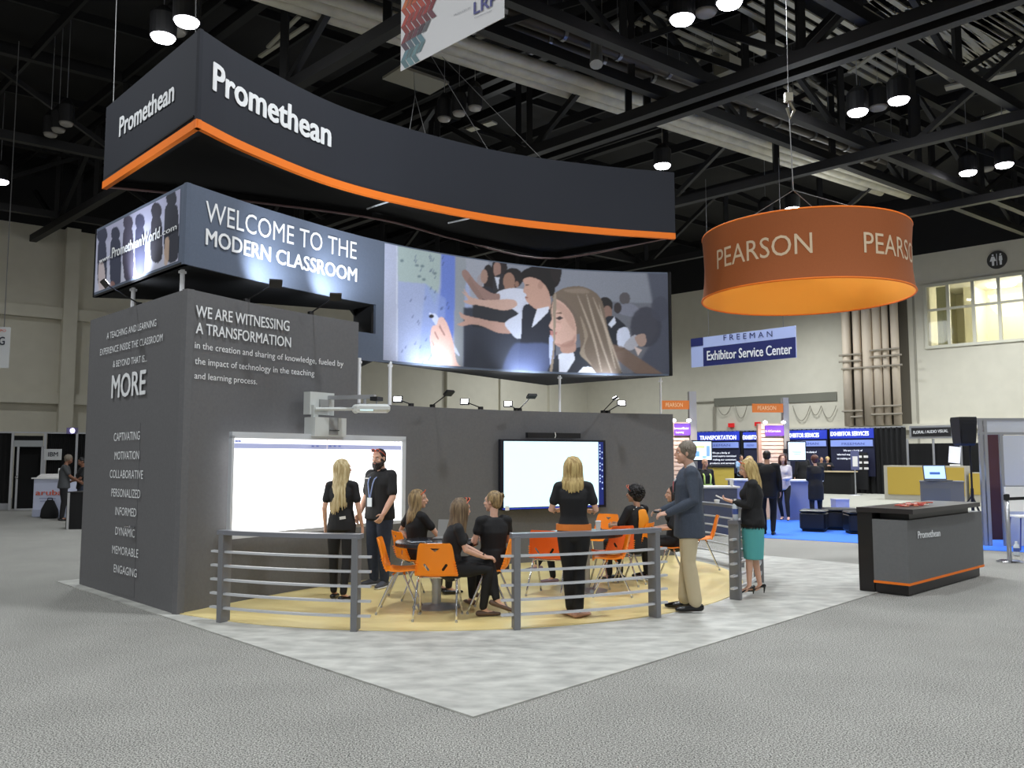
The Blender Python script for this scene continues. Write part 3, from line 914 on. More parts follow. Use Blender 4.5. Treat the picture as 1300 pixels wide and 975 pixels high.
P.fill([(210, 305), (215, 303), (214, 332), (209, 335)], (196, 170, 150), .8)
P.build('side_print', lside, M_PRINT)
T(sSide, 'www.', 127.5, 335, 142.5, 327.5, 5.5, 0.01, parent=lside, off=0.014)
T(sSide, 'PrometheanWorld', 143.5, 328, 204.5, 302, 12.5, BOLD, parent=lside, off=0.014)
T(sSide, '.com', 205.5, 300.5, 226, 291, 7, 0.01, parent=lside, off=0.014)
T(SIGN, 'WELCOME TO THE', 260, 280.5, 452, 329.5, 26, 0.0, parent=welc, off=0.01)
T(SIGN, 'MODERN CLASSROOM', 260, 310, 452.5, 358, 20, BOLD, parent=welc, off=0.01)

# -- picture print
P = Print(SIGN, sP0, SIGN.L - 0.02, SZP + 0.03, SZ1 - 0.02, 460, 190, (118, 122, 140))
F_ = P.fill; E_ = P.ell
F_([(484, 296), (600, 316), (600, 478), (484, 478)], (150, 164, 206), 1, False)
F_([(484, 296), (505, 300), (505, 478), (484, 478)], (168, 176, 206), 1, False, 1)
F_([(503, 300), (504.5, 300), (504.5, 478), (503, 478)], (205, 212, 230), .7, False)
F_([(505, 308), (560, 320), (558, 360), (552, 387), (545, 372), (540, 360), (505, 357)], (158, 178, 178), 1, False, 3)
F_([(560, 318), (580, 322), (577, 420), (572, 440), (555, 400), (560, 360)], (78, 112, 208), .9, False, 4)
F_([(540, 360), (566, 380), (560, 470), (530, 470)], (126, 150, 214), .7, False, 5)
F_([(578, 318), (594, 322), (590, 378), (588, 470), (576, 470)], (140, 148, 158), 1, False, 3)
F_([(590, 322), (640, 332), (640, 400), (600, 400)], (150, 156, 172), 1, False, 3)
F_([(620, 325), (730, 335), (855, 340), (855, 400), (720, 400), (620, 380)], (128, 134, 150), 1, False, 4)
F_([(700, 378), (855, 386), (855, 480), (700, 480)], (104, 108, 122), 1, False, 4)
F_([(820, 340), (856, 340), (856, 480), (800, 480), (835, 420)], (66, 72, 92), .9, False, 8)
F_([(588, 390), (680, 395), (690, 480), (588, 480)], (52, 58, 74), 1, False, 3)
F_([(600, 385), (672, 380), (672, 420), (600, 415)], (44, 46, 54), 1, False, 2)
random.seed(3)
for k in range(46):                               # small arrows on the board
    x = 508 + random.random() * 60; y = 322 + random.random() * 150
    if y < 360 and x < 525 and k % 3: continue
    F_([(x, y), (x + 2.2, y - 4), (x + 3, y - 4), (x + 1, y + 0.8)], (56, 74, 120), .8, False)
for x, y in ((510, 331), (529, 337), (536, 338), (532, 351), (538, 355), (552, 347)): E_(x, y, 2.4, 1.8, (84, 108, 120), .8, 0, 1)
# far girls
E_(620, 350, 8.5, 12, (40, 34, 36)); F_([(615, 340), (623, 338), (628, 362), (629, 380), (618, 380), (614, 362)], (40, 34, 36)); E_(614.5, 351, 4.6, 9, (160, 126, 112)); F_([(606, 352), (612, 348), (612, 366), (606, 362)], (160, 126, 112), .4)
F_([(608, 372), (612, 364), (624, 366), (628, 378), (620, 384), (610, 382)], (40, 42, 52))
E_(634, 340, 10, 14, (44, 36, 38)); E_(631, 342, 5, 10, (152, 116, 104)); F_([(627, 352), (645, 350), (643, 376), (628, 376)], (46, 44, 50)); F_([(628, 352), (634, 352), (632, 368)], (190, 196, 214), 1, False)
# boy 3
E_(651, 353, 13, 13, (34, 30, 32)); E_(646, 357, 7.5, 11, (150, 112, 94)); F_([(640, 362), (652, 362), (654, 372), (646, 374)], (150, 112, 94)); E_(656, 361, 2.6, 4, (140, 102, 86))
F_([(630, 372), (648, 366), (668, 368), (682, 372), (680, 392), (664, 400), (650, 392), (634, 384)], (196, 202, 224)); F_([(664, 385), (682, 385), (676, 415), (660, 412)], (188, 194, 218))
# arms of the far children
F_([(586, 348), (592, 343), (606, 360), (624, 372), (634, 373), (632, 383), (614, 380), (598, 366)], (150, 116, 108)); F_([(596, 352), (600, 358), (612, 376), (608, 380), (594, 360)], (140, 108, 100))
F_([(586, 370), (600, 378), (620, 381), (650, 380), (656, 388), (640, 394), (610, 388), (594, 386), (588, 382), (594, 380)], (196, 158, 144)); F_([(590, 372), (588, 366), (596, 376)], (196, 158, 144))
F_([(583, 396), (590, 400), (604, 404), (608, 411), (596, 412), (588, 414), (580, 412), (590, 407), (585, 403)], (188, 146, 132))
F_([(600, 403), (620, 407), (648, 412), (652, 422), (634, 423), (612, 414), (600, 411)], (188, 146, 132))
F_([(641, 410), (656, 400), (668, 392), (674, 398), (668, 424), (657, 430), (648, 422)], (196, 204, 228))
# boy in the waistcoat
F_([(664, 390), (676, 386), (700, 386), (706, 400), (700, 480), (660, 480), (662, 420)], (36, 40, 54))
E_(684, 352, 22, 15, (30, 27, 29)); E_(700, 350, 12, 17, (32, 28, 30)); F_([(660, 350), (672, 340), (700, 342), (704, 372), (694, 374), (686, 352)], (30, 27, 29)); E_(706, 345, 7, 14, (38, 32, 34))
F_([(664, 355), (674, 352), (688, 358), (697, 372), (698, 392), (682, 393), (672, 386), (667, 380), (668, 374), (664, 370), (666, 362)], (192, 148, 130)); E_(686, 362, 3.4, 5, (178, 134, 118)); F_([(666, 376), (671, 378), (667, 379)], (140, 84, 78), 1, False); F_([(667, 361), (673, 362), (667, 363)], (50, 36, 34), 1, False)
F_([(675, 416), (678, 404), (682, 392), (697, 389), (696, 396), (684, 408)], (206, 212, 232), 1, False)
F_([(650, 440), (668, 436), (700, 440), (702, 480), (640, 480)], (84, 100, 150), .55, True, 6)
F_([(697, 430), (702, 430), (704, 476), (699, 476)], (180, 196, 240), .9)
# children behind on the right
E_(768, 388, 10, 11, (40, 36, 38)); E_(771, 397, 6, 9, (140, 108, 96)); F_([(768, 405), (780, 402), (796, 416), (798, 432), (790, 445), (776, 445), (768, 430)], (36, 40, 52)); F_([(772, 412), (780, 402), (782, 410), (776, 416)], (206, 214, 236), 1, False); F_([(784, 420), (796, 416), (800, 430), (794, 440), (785, 440)], (198, 208, 236))
E_(793, 379, 7, 8, (86, 82, 88)); F_([(784, 388), (802, 386), (812, 394), (806, 402), (786, 398)], (120, 124, 144)); E_(784, 391, 5, 7, (56, 50, 54))
E_(820, 415, 20, 26, (58, 60, 76), .9, 0, 3); E_(838, 392, 12, 16, (66, 70, 88), .8, 0, 3); F_([(792, 438), (806, 425), (812, 436), (800, 445)], (170, 172, 188)); F_([(806, 428), (818, 424), (820, 436), (812, 440)], (170, 142, 132)); F_([(805, 440), (815, 444), (810, 452)], (210, 190, 186))
F_([(772, 436), (790, 440), (846, 478), (812, 478), (790, 462), (778, 452)], (120, 96, 82), .9, False, 2)
# the girl in front
F_([(700, 480), (704, 454), (718, 448), (738, 440), (755, 440), (775, 452), (786, 480)], (44, 50, 62))
F_([(722, 480), (728, 470), (750, 466), (762, 480)], (228, 234, 250)); F_([(710, 478), (709, 450), (727, 444), (730, 456), (716, 478)], (214, 222, 244), 1, False); F_([(718, 479), (730, 460), (744, 462), (728, 479)], (42, 46, 58), 1, False)
E_(729, 395, 31, 30, (112, 96, 84)); F_([(700, 378), (715, 366), (740, 364), (762, 378), (770, 410), (776, 440), (788, 476), (764, 480), (748, 462), (738, 450), (736, 428), (734, 404), (716, 380)], (116, 100, 86))
F_([(704, 380), (716, 386), (728, 402), (732, 424), (728, 440), (712, 441), (704, 436), (702, 430), (699, 424), (702, 420), (697, 414), (701, 404), (700, 394)], (206, 164, 148)); F_([(712, 438), (728, 432), (730, 446), (714, 448)], (186, 142, 126))
F_([(698, 419.5), (707, 422), (706, 425), (699, 426)], (184, 116, 112), 1, False); F_([(704, 436), (716, 441), (728, 438), (731, 424), (724, 434), (714, 437)], (168, 122, 108), .7, True, 2); F_([(704, 408), (713, 408), (710, 411)], (182, 138, 124), .7, True, 1); F_([(703, 382), (716, 388), (727, 402), (730, 420), (722, 412), (712, 396), (702, 390)], (178, 138, 122), .6, True, 2); F_([(705, 404), (711, 401), (715, 404), (710, 406.5)], (62, 50, 54), 1, False); F_([(704, 398), (712, 396), (714, 399)], (110, 84, 72), 1, False); E_(709, 415, 5, 5, (216, 168, 154), .6, 0, 2)
for pts in ([(702, 382), (706, 376), (704, 440), (700, 478), (698, 470), (702, 436)], [(736, 400), (742, 430), (736, 448), (742, 456), (752, 464), (744, 452), (742, 440), (746, 424)]): F_(pts, (150, 134, 116))
for a, b, c in (((752, 376), (770, 420), (790, 476)), ((744, 372), (758, 420), (778, 478)), ((732, 372), (752, 424), (764, 474)), ((760, 384), (772, 430), (782, 470))):
    F_([a, (b[0] - 1.6, b[1]), c, (b[0] + 1.4, b[1])], (184, 168, 150), .8, True, 1)
F_([(716, 368), (740, 366), (748, 372), (726, 372)], (150, 132, 116), .6, True, 2)
# hand with the pen
F_([(546, 402), (549, 398), (557, 404), (582, 448), (580, 450), (574, 442)], (196, 206, 238)); E_(547.5, 401.5, 3.2, 2.6, (36, 32, 38)); 
F_([(548, 415), (554, 412), (557, 404), (562, 403), (568, 412), (575, 434), (580, 460), (592, 472), (566, 472), (553, 466), (547, 440), (546, 428)], (224, 178, 166))
for pts in ([(552, 420), (557, 430), (556, 432), (551, 423)], [(558, 412), (565, 425), (564, 427), (557, 415)], [(548, 432), (551, 438), (550, 440)]): F_(pts, (150, 100, 96), .8, False)
for ch_ in range(3): P.C[:, :, ch_] = P.blur(P.C[:, :, ch_], 1)
_g = P.C.mean(axis=2, keepdims=True); P.C = _g + (P.C - _g) * .82
P.C *= (1 + np.random.RandomState(1).normal(0, .035, P.C.shape[:2]))[..., None]
P.build('picture_print', lower, M_PRINT)

# support posts of the lower sign
M_POST = mat('white_post', (240, 242, 246), 0.4, 0.0)
for x, yt, yb in ((160, 366, 402), (222, 333, 370)):
    s, z = sB.at(x - 4, yb - 8); q = sB.pos(s, 0, -0.12)
    mb = MB(); mb.tube([(q.x, q.y, TZ - 0.25), (q.x, q.y, SZW + 0.03)], 0.028, 8); mb.box((q.x, q.y, SZW - 0.03), (0.08, 0.04, 0.03), rz=0.8)
    tag(mb.build('support_post', M_POST), 'white post lifting the sign above the corner block, %s' % ('at its far left end' if x == 160 else 'at its front corner'), 'post')
# these posts stand on the low wall
for x, lab in ((458, 'left of the two beside the projector'), (491, 'right of the two beside the projector'), (712, 'leaning, below the middle of the picture'), (840, 'below the right end of the picture')):
    s = WALL.at(x, 500)[0]; q = WALL.pos(s, 0, -0.04 if x != 491 else 0.28)
    if x == 491: q = WALL.pos(WALL.at(497, 515)[0], 0, -0.04)
    mb = MB(); mb.tube([(q.x, q.y, LZ - 0.02), (q.x, q.y, SZP + 0.02)], 0.026 if x < 600 else 0.02, 8); mb.box((q.x, q.y, SZP - 0.04), (0.07, 0.04, 0.03))
    tag(mb.build('support_post', M_POST), 'white post under the picture sign, ' + lab, 'post')

# ============================================================ upper hanging sign
UZ0, UZ1 = 5.40, 6.52
UC = Vector((-3.52, 9.18)); UL = Vector((-5.62, 11.36))
UP = [UC, (-3.17, 10.0), (-2.45, 11.2), (-1.5, 12.13), (-0.12, 13.08), (1.43, 13.69), (2.76, 14.04)]
UF = Surf(catmull([Vector((p[0], p[1])) for p in UP], 10)); US = Surf([UL, UC])
upper = thing('hanging_sign', 'large curved charcoal sign with orange bottom edge hanging above the booth', 'sign', (UC.x, UC.y, UZ0))
mb = MB(); mb.wall(US, 0, US.L, UZ0 + .06, UZ1, -0.04, 0); up_side = mb.build('side_panel', M_FABRIC, upper, world=True)
mb = MB(); mb.wall(UF, 0, UF.L, UZ0 + .06, UZ1, -0.04, 0, n=50); up_front = mb.build('front_panel', M_FABRIC, upper, world=True)
mb = MB(); mb.wall(US, 0, US.L + .005, UZ0 - .035, UZ0 + .065, -0.05, 0.012); mb.build('orange_edge', M_ORANGE, upper, world=True, label='orange bottom edge')
mb = MB(); mb.wall(UF, -0.0, UF.L, UZ0 - .035, UZ0 + .065, -0.05, 0.012, n=50); mb.build('orange_edge', M_ORANGE, upper, world=True, label='orange bottom edge')
UB = [(2.74, 14.04), (0.73, 15.6), (-0.91, 14.25), (-2.1, 12.95), (-4.05, 11.95), (UL.x, UL.y)]
ub = Surf(list(reversed([Vector(p) for p in UB])))
mb = MB(); mb.wall(ub, 0, ub.L, UZ0, UZ1, -0.04, 0, n=30); mb.build('back_panel', M_BLACKFAB, upper, world=True)
mb = MB()
pl = [UF.pos(UF.L * k / 24, 0, -0.06) for k in range(25)]
mb.prism([(p.x, p.y) for p in pl] + [(p[0], p[1]) for p in UB[1:]], UZ0 + 0.10, UZ0 + 0.12); mb.build('lining', M_BLACKFAB, upper, world=True)
mb = MB(); mb.tube([(p[0], p[1], UZ0) for p in catmull([Vector((q[0], q[1])) for q in UB], 6)], 0.016, 6); mb.build('frame_tube', mat('red_lit_tube', (150, 120, 120), 0.5), upper, world=True)  # reddish light along the back edge put into the tube colour
for (x0, y0, x1, y1) in ((466, 265, 496, 255), (569, 283, 596, 277)):
    mb = MB(); mb.tube([G(x0, y0, UZ0 - 0.0), G(x1, y1, UZ0 - 0.0)], 0.014, 6); mb.build('frame_tube', M_POST, upper, world=True, label='short white cross tube')
T(US, 'Promethean', 152, 174, 222, 127.5, 23, .034, parent=up_side, off=0.008)
T(UF, 'Promethean', 269, 113, 420, 186.5, 35, .034, parent=up_front, off=0.008)
for (x0, y0, x1, y1, dep) in ((143, 118, 163, 0, 11.3), (246, 30, 238, 0, 9.2), (558, 188, 592, 60, 12.6), (620, 188, 690, 200, 12.9)):
    pass
def cable(a, b, parent=None, r=0.006, name='cable'):
    mb = MB(); mb.tube([a, b], r, 4); return mb.build(name, mat('wire_grey', (120, 120, 120), 0.4, 0.5), parent, world=True)
def up_pt(surf, x, z): s = px_s(surf, x, z); return surf.pos(s, z, -0.02)
cable(up_pt(US, 142, UZ1), Vector((-6.1, 12.4, 13.9)), upper)
cable(up_pt(US, 246, UZ1), Vector((-3.9, 9.6, 13.9)), upper)
hub = G(548, 72, 9.3)
cable(up_pt(UF, 620, UZ1), hub, upper); cable(up_pt(UF, 688, UZ1), hub + Vector((0.2, 0, 0)), upper)
cable(up_pt(UF, 541, UZ1), G(527, 121, 8.6), upper); cable(up_pt(UF, 521, UZ1), G(527, 121, 8.6), upper); cable(G(527, 121, 8.6), G(525, 90, 13.5), upper)
cable(hub, hub + Vector((0.2, 0.3, 4.5)), upper)

# ============================================================ arm lights
M_LED = mat('led_face', (246, 246, 255), 0.4, emit=14.0)
M_ARM = mat('arm_black', (24, 24, 26), 0.4)
def arm_light(surf, bx, ztop, hx, hy, lit, label, off=-0.04, target=None, reach=0.4):
    """clamp on the wall top, thin arm, flat LED head"""
    s = px_s(surf, bx, ztop); base = surf.pos(s, ztop, off)
    t = thing('arm_light', label, 'lamp', base)
    mb = MB(); mb.box(base + Vector((0, 0, 0.02)), (0.06, 0.06, 0.05), rz=0.7); mb.build('clamp', M_ARM, t, world=True)
    r = ray(hx, hy)
    # head lies on the photo ray, displaced from the wall towards or away from the viewer
    f_, d_, n_ = surf.frame(s); q = f_ + n_ * reach; tt = (q.length) / math.hypot(r.x, r.y)
    head = Vector((r.x * tt, r.y * tt, EYE + r.z * tt))
    mb = MB(); mb.tube([base + Vector((0, 0, 0.03)), head], 0.009, 6); mb.build('arm', M_ARM, t, world=True)
    d = (Vector(target) - head).normalized() if target is not None else Vector((0, -0.75, 0.2)).normalized()
    Q = d.to_track_quat('-Z', 'Y').to_matrix()
    mb = MB(); mb.box(head, (0.15, 0.10, 0.035), R=Q); mb.build('head', M_ARM, t, world=True)
    mb = MB(); mb.box(head + d * 0.022, (0.11, 0.07, 0.006), R=Q); mb.build('led_face', M_LED, t, world=True, label='glowing face')
    if target is not None:
        spot_light('arm_lamp_light', head + d * 0.06, target, 95, 105, 1.0, (0.80, 0.88, 1.0), 0.04, parent=t)
    else:
        point = spot_light('arm_lamp_light', head + d * 0.06, head + d, 14, 120, 1.0, (0.9, 0.93, 1.0), 0.05, parent=t)
    return t
def on_sign(x, y, off=0.0): return SIGN.pos(*SIGN.at(x, y), off)
def on_side(x, y): return sSide.pos(*sSide.at(x, y), 0)
arm_light(WALL, 316, TZ, 350, 360, False, 'black arm light under the words of the sign, left one', target=on_sign(345, 330), reach=0.42)
arm_light(WALL, 397, TZ, 426, 377, False, 'black arm light under the words of the sign, right one', target=on_sign(425, 345), reach=0.4)
arm_light(sB, 172, TZ, 133, 360, False, 'black arm light in front of the silhouettes print at the far left', target=on_side(178, 330), reach=0.5)
arm_light(WALL, 551, LZ, 570, 499, False, 'black arm light aimed at the picture, left of three dark heads', target=on_sign(545, 455), reach=0.5)
arm_light(WALL, 661, LZ, 675, 503, False, 'black arm light aimed at the picture, middle of three dark heads', target=on_sign(665, 462), reach=0.5)
arm_light(WALL, 767, LZ, 781, 506, False, 'black arm light aimed at the picture, right of three dark heads', target=on_sign(755, 462), reach=0.5)
arm_light(WALL, 524, LZ, 505, 507, True, 'glaring arm light on the low wall beside the projector', reach=-0.3)
arm_light(WALL, 612, LZ, 590, 510, True, 'glaring arm light on the low wall, second from the projector', reach=-0.3)
arm_light(WALL, 657, LZ, 645, 513, True, 'small glaring arm light just left of the middle dark one', reach=-0.3)
arm_light(WALL, 773, LZ, 789, 512, True, 'glaring arm light on the low wall near its right end', reach=-0.3)

# ============================================================ projected whiteboard
wb_s0, wb_z1 = WALL.at(291, 549); wb_s1, _ = WALL.at(513, 553)
_o = offset_surf(WALL, 0.16); a = _o.pos(_o.at(291.5, 600)[0], 0); b = _o.pos(_o.at(513, 600)[0], 0)
BRD = Surf([Vector((a.x, a.y)), Vector((b.x, b.y))])
_, z1 = BRD.at(292, 549); _, z0 = BRD.at(292, 681.5)
_, z1b = BRD.at(513, 553.5); _, z0b = BRD.at(513, 666)
z1 = (z1 + z1b) / 2; z0 = (z0 + z0b) / 2
board = thing('whiteboard', 'large wall-mounted interactive whiteboard filled by a bright white projection', 'whiteboard', BRD.pos(BRD.L / 2, z0, 0))
M_BFRAME = mat('board_frame', (206, 210, 216), 0.4)
mb = MB()
fr = 0.045
mb.wall(BRD, 0, BRD.L, z0, z0 + fr, -0.03, 0.03); mb.wall(BRD, 0, BRD.L, z1 - fr * 1.6, z1, -0.03, 0.03)
mb.wall(BRD, 0, fr * .7, z0 + fr, z1 - fr, -0.03, 0.03); mb.wall(BRD, BRD.L - fr * 1.6, BRD.L, z0 + fr, z1 - fr, -0.03, 0.03)
mb.build('frame', M_BFRAME, board, world=True)
M_PROJ = mat('projected_white', (255, 255, 255), 0.5, emit=1.6)
mb = MB(); mb.wall(BRD, fr * .7, BRD.L - fr * 1.6, z0 + fr, z1 - fr * 1.6, -0.02, 0.012); psurf = mb.build('surface', M_PROJ, board, world=True)
M_BAR = mat('projected_bar', (150, 156, 190), 0.5, emit=0.75)
_, zb1 = BRD.at(350, 564.5); _, zb0 = BRD.at(350, 568.5)
mb = MB(); mb.wall(BRD, fr, BRD.L - fr * 1.8, zb0 - .01, zb1 + .01, 0.012, 0.015); mb.build('menu_bar', M_BAR, psurf, world=True)
sm, _ = BRD.at(413.5, 600)
mb = MB(); mb.wall(BRD, sm - .006, sm + .006, z0 + fr, z1 - fr * 1.6, 0.012, 0.016); mb.build('divider', mat('divider_line', (214, 206, 214), 0.5, emit=0.8), psurf, world=True)
mb = MB()
for x in (299, 303, 396, 402, 418, 424, 430, 500, 505):
    s, z = BRD.at(x, 560 if x < 396 or x > 440 else 566.5); mb.wall(BRD, s - .02, s + .02, z - .01, z + .01, 0.015, 0.017)
mb.build('menu_icon', mat('icon_blue', (110, 124, 190), 0.5, emit=0.5), psurf, world=True)
for s_ in (0.5, BRD.L - 0.5):
    mb = MB(); mb.wall(BRD, s_ - .1, s_ + .1, z0 + 0.2, z1 - 0.2, -0.16, -0.03); mb.build('wall_bracket', M_DARKMETAL, board, world=True)

# projector on its column and boom
pj = thing('boom_projector', 'white short-throw projector on a boom above the whiteboard', 'projector', BRD.pos(BRD.at(410, 540)[0], 2.2, 0))
M_PJ = mat('projector_white', (206, 210, 208), 0.4)
def brd_box(x0, y0, x1, y1, o0, o1, m, name, parent=pj, **kw):
    s0, za = BRD.at(x0, y0); s1, _ = BRD.at(x1, y0); _, zb = BRD.at(x0, y1)
    mb = MB(); mb.wall(BRD, s0, s1, zb, za, o0, o1); return mb.build(name, m, parent, world=True, **kw)
brd_box(394, 497, 424.5, 526, -0.12, 0.0, M_PJ, 'mount_plate')
brd_box(405, 507, 416, 521, 0.0, 0.03, mat('mount_grey', (150, 152, 152), 0.5), 'column')
pj_box = brd_box(393.5, 529.5, 433, 554, -0.1, 0.10, M_PJ, 'cable_box')
T(BRD, 'Promethean', 410.5, 547.3, 423, 547.3, 1.6, 0.02, mat('letter_grey', (70, 72, 76), .6), pj_box, 0.112)
brd_box(411, 530, 422.5, 552, 0.10, 0.106, mat('mount_grey', (150, 152, 152), 0.5), 'cover_strip')
brd_box(395, 514, 401, 531, 0.0, 0.05, M_PJ, 'column')
a = BRD.pos(*BRD.at(396, 519.5), 0.06); b = BRD.pos(*BRD.at(431, 520), 0.30)
mb = MB(); mb.tube([a, b], 0.022, 8); mb.ball(b, (0.055, 0.045, 0.06)); mb.build('boom_arm', M_PJ, pj, world=True)
a = BRD.pos(*BRD.at(418, 505), 0.0); pjc = BRD.pos(*BRD.at(462, 516), 0.95)
hA = G(476, 503.5, a.z)
mb = MB(); bar(mb, a, hA, 0.06, 0.05); mb.build('boom_arm', M_ALU, pj, world=True)
d = (hA - a).normalized()
pc = G(473, 519, 2.2)
tgt = hA - d * 0.0
mb = MB(); mb.box(tgt + Vector((0.02, 0, -0.03)), (0.1, 0.16, 0.05), rz=math.atan2(d.y, d.x)); mb.build('slide_block', M_DARKMETAL, pj, world=True)
body_c = hA - d * 0.03 + Vector((0, 0, -0.15))
mb = MB(); mb.tube([body_c + Vector((-.1, 0, 0)), body_c + Vector((-.1, 0, .12))], 0.02, 8); mb.tube([body_c + Vector((.05, 0, 0)), body_c + Vector((.05, 0, .12))], 0.012, 8); mb.build('bracket', M_ALU, pj, world=True)
mb = MB(); mb.rbox(body_c, (0.44, 0.30, 0.10), rz=0.15, bev=0.03); mb.build('projector_body', M_PJ, pj, world=True)
mb = MB(); mb.box(body_c + Vector((-0.05, -0.153, -0.01)), (0.16, 0.01, 0.05), rz=0.15); mb.build('lens_window', mat('lens_glow', (196, 232, 236), 0.3, emit=0.9), pj, world=True)
tag(pj, None, None)

# ============================================================ wall display
_o = offset_surf(WALL, 0.12); a = _o.pos(_o.at(635.5, 600)[0], 0); b = _o.pos(_o.at(769, 600)[0], 0)
TVS = Surf([Vector((a.x, a.y)), Vector((b.x, b.y))])
tv = thing('wall_display', 'large black-framed touch screen on the low curved wall showing pale blue', 'screen', TVS.pos(TVS.L / 2, 1.0, 0))
_, tz1 = TVS.at(636, 557.5); _, tz0 = TVS.at(636, 648)
M_TVB = mat('screen_bezel', (18, 20, 34), 0.25)
mb = MB(); mb.wall(TVS, 0, TVS.L, tz0, tz1, -0.08, 0.0); mb.build('housing', M_TVB, tv, world=True)
s0 = TVS.at(639.5, 600)[0]; s1 = TVS.at(759.5, 600)[0]
_, ya = TVS.at(640, 560); _, yb = TVS.at(640, 644.5)
M_TVS = mat('screen_glow', (206, 240, 250), 0.3, emit=0.85)
mb = MB(); mb.wall(TVS, s0, s1, yb, ya, 0.0, 0.006); tvscr = mb.build('screen', M_TVS, tv, world=True)
mb = MB(); mb.wall(TVS, s1, s1 + 0.10, yb, ya, 0.0, 0.004); mb.build('tool_bar', mat('toolbar_blue', (26, 40, 110), 0.3, emit=0.5), tv, world=True)
mb = MB()
for k in range(13):
    for c in (0.022, 0.066):
        zz = ya - 0.04 - k * 0.05 - (0.12 if c > .05 else 0)
        if k in (5, 9) or (c > .05 and k % 2): continue
        mb.wall(TVS, s1 + c, s1 + c + 0.02, zz - 0.025, zz, 0.004, 0.007)
mb.build('tool_icon', mat('icon_pale', (170, 190, 240), 0.3, emit=0.9), tvscr, world=True)
mb = MB(); mb.wall(TVS, s0 - .02, s1, yb - .03, yb - .012, 0.0, 0.005); mb.build('glow_strip', mat('strip_blue', (40, 60, 170), 0.3, emit=0.6), tv, world=True)
mb = MB(); s, z = TVS.at(641, 644); mb.wall(TVS, s, s + .07, z - .05, z + .02, 0.006, 0.012); mb.build('sticker', M_WHITE, tv, world=True)
sb0, sbz1 = WALL.at(670.5, 549.5); sb1, _ = WALL.at(738, 549); _, sbz0 = WALL.at(671, 556)
sbar = thing('sound_bar', 'slim black sound bar on the wall directly above the touch screen', 'speaker', WALL.pos((sb0 + sb1) / 2, sbz0, 0))
mb = MB(); mb.wall(TVS, TVS.at(671, 552)[0], TVS.at(738, 552)[0], sbz0, sbz1, -0.1, -0.02); mb.build('bar_body', mat('bar_black', (20, 20, 24), 0.5), sbar, world=True)
mb = MB(); s = TVS.at(705, 552)[0]; mb.tube([TVS.pos(s, sbz0, -0.01), TVS.pos(s + .01, sbz0 + .04, -0.005), TVS.pos(s, sbz1 + 0.01, -0.01)], 0.008, 6); mb.build('sensor', M_WHITE, sbar, world=True)

# ============================================================ railings round the platform
M_RPOST = mat('rail_post', (122, 123, 126), 0.5, 0.1)
M_RBAR = mat('rail_bar', (206, 208, 212), 0.35, 0.25)
M_RTOP = mat('rail_top', (132, 134, 142), 0.3, 0.3)
rc = Vector((-0.95, 12.86)); rrad = 4.46
def ang(x, y):
    p = G(x, y); return math.atan2(p.y - rc.y, p.x - rc.x)
def railing(a0, a1, label):
    cx = rc.x + rrad * math.cos((a0 + a1) / 2); cy = rc.y + rrad * math.sin((a0 + a1) / 2)
    t = thing('railing', label, 'railing', (cx, cy, 0))
    def P_(a, r, z): return Vector((rc.x + r * math.cos(a), rc.y + r * math.sin(a), z))
    for a in (a0, a1):
        mb = MB(); mb.rbox(P_(a, rrad, 0.46), (0.135, 0.065, 0.92), rz=a, bev=0.006); mb.build('post', M_RPOST, t, world=True)
    def band(z, w, h, e, m, name, rad=rrad):
        n = 14; v = []; f = []
        for i in range(n + 1):
            a = a0 - e + (a1 - a0 + 2 * e) * i / n
            v += [P_(a, rad - w / 2, z), P_(a, rad + w / 2, z), P_(a, rad + w / 2, z + h), P_(a, rad - w / 2, z + h)]
        for i in range(n):
            p = i * 4; q = p + 4
            f += [(p, p + 1, q + 1, q), (p + 1, p + 2, q + 2, q + 1), (p + 2, p + 3, q + 3, q + 2), (p + 3, p, q, q + 3)]
        f += [(0, 3, 2, 1), (n * 4, n * 4 + 1, n * 4 + 2, n * 4 + 3)]
        mb = MB(); mb.add(v, f); mb.build(name, m, t, world=True)
    band(0.90, 0.13, 0.045, 0.012, M_RTOP, 'top_rail')
    for k in range(5): band(0.145 + k * 0.142, 0.045, 0.022, 0.035, M_RBAR, 'rail_bar', rrad + 0.02)
    return t
railing(ang(286, 790), ang(451, 802), 'curved grey railing section nearest the tall corner block')
railing(ang(654, 799), ang(824, 783), 'curved grey railing section in front of the right-hand round table')
a3 = ang(931, 762)
railing(a3, a3 + math.radians(20), 'railing section behind the woman in the teal skirt, water bottle on it')
a4 = ang(945, 721)
railing(a4, a4 + math.radians(21), 'farthest railing section, beyond the man in the blazer')

# small plinth with a bottle on the near post of the third railing
bp = Vector((rc.x + rrad * math.cos(a3), rc.y + rrad * math.sin(a3), 0.945))
def bottle(p, label, h=0.2, r=0.032):
    t = thing('water_bottle', label, 'bottle', p)
    mb = MB(); mb.lathe((0, 0, 0), [(r * .9, 0), (r, 0.01), (r, h * .62), (r * .8, h * .74), (r * .42, h * .88), (r * .42, h * .92)], 16); mb.build('bottle_body', mat('water_plastic', (206, 214, 224), 0.1, spec=0.8), t, smooth=True)
    mb = MB(); mb.lathe((0, 0, h * .28), [(r * 1.02, 0), (r * 1.02, h * .26)], 16); mb.build('bottle_label', mat('label_blue', (70, 90, 160), 0.5), t)
    mb = MB(); mb.lathe((0, 0, h * .92), [(r * .45, 0), (r * .45, h * .08)], 12); mb.build('cap', M_WHITE, t)
    return t
bottle(bp + Vector((0.02, 0.02, 0)), 'clear water bottle with blue label standing on the railing post', 0.25, 0.035)

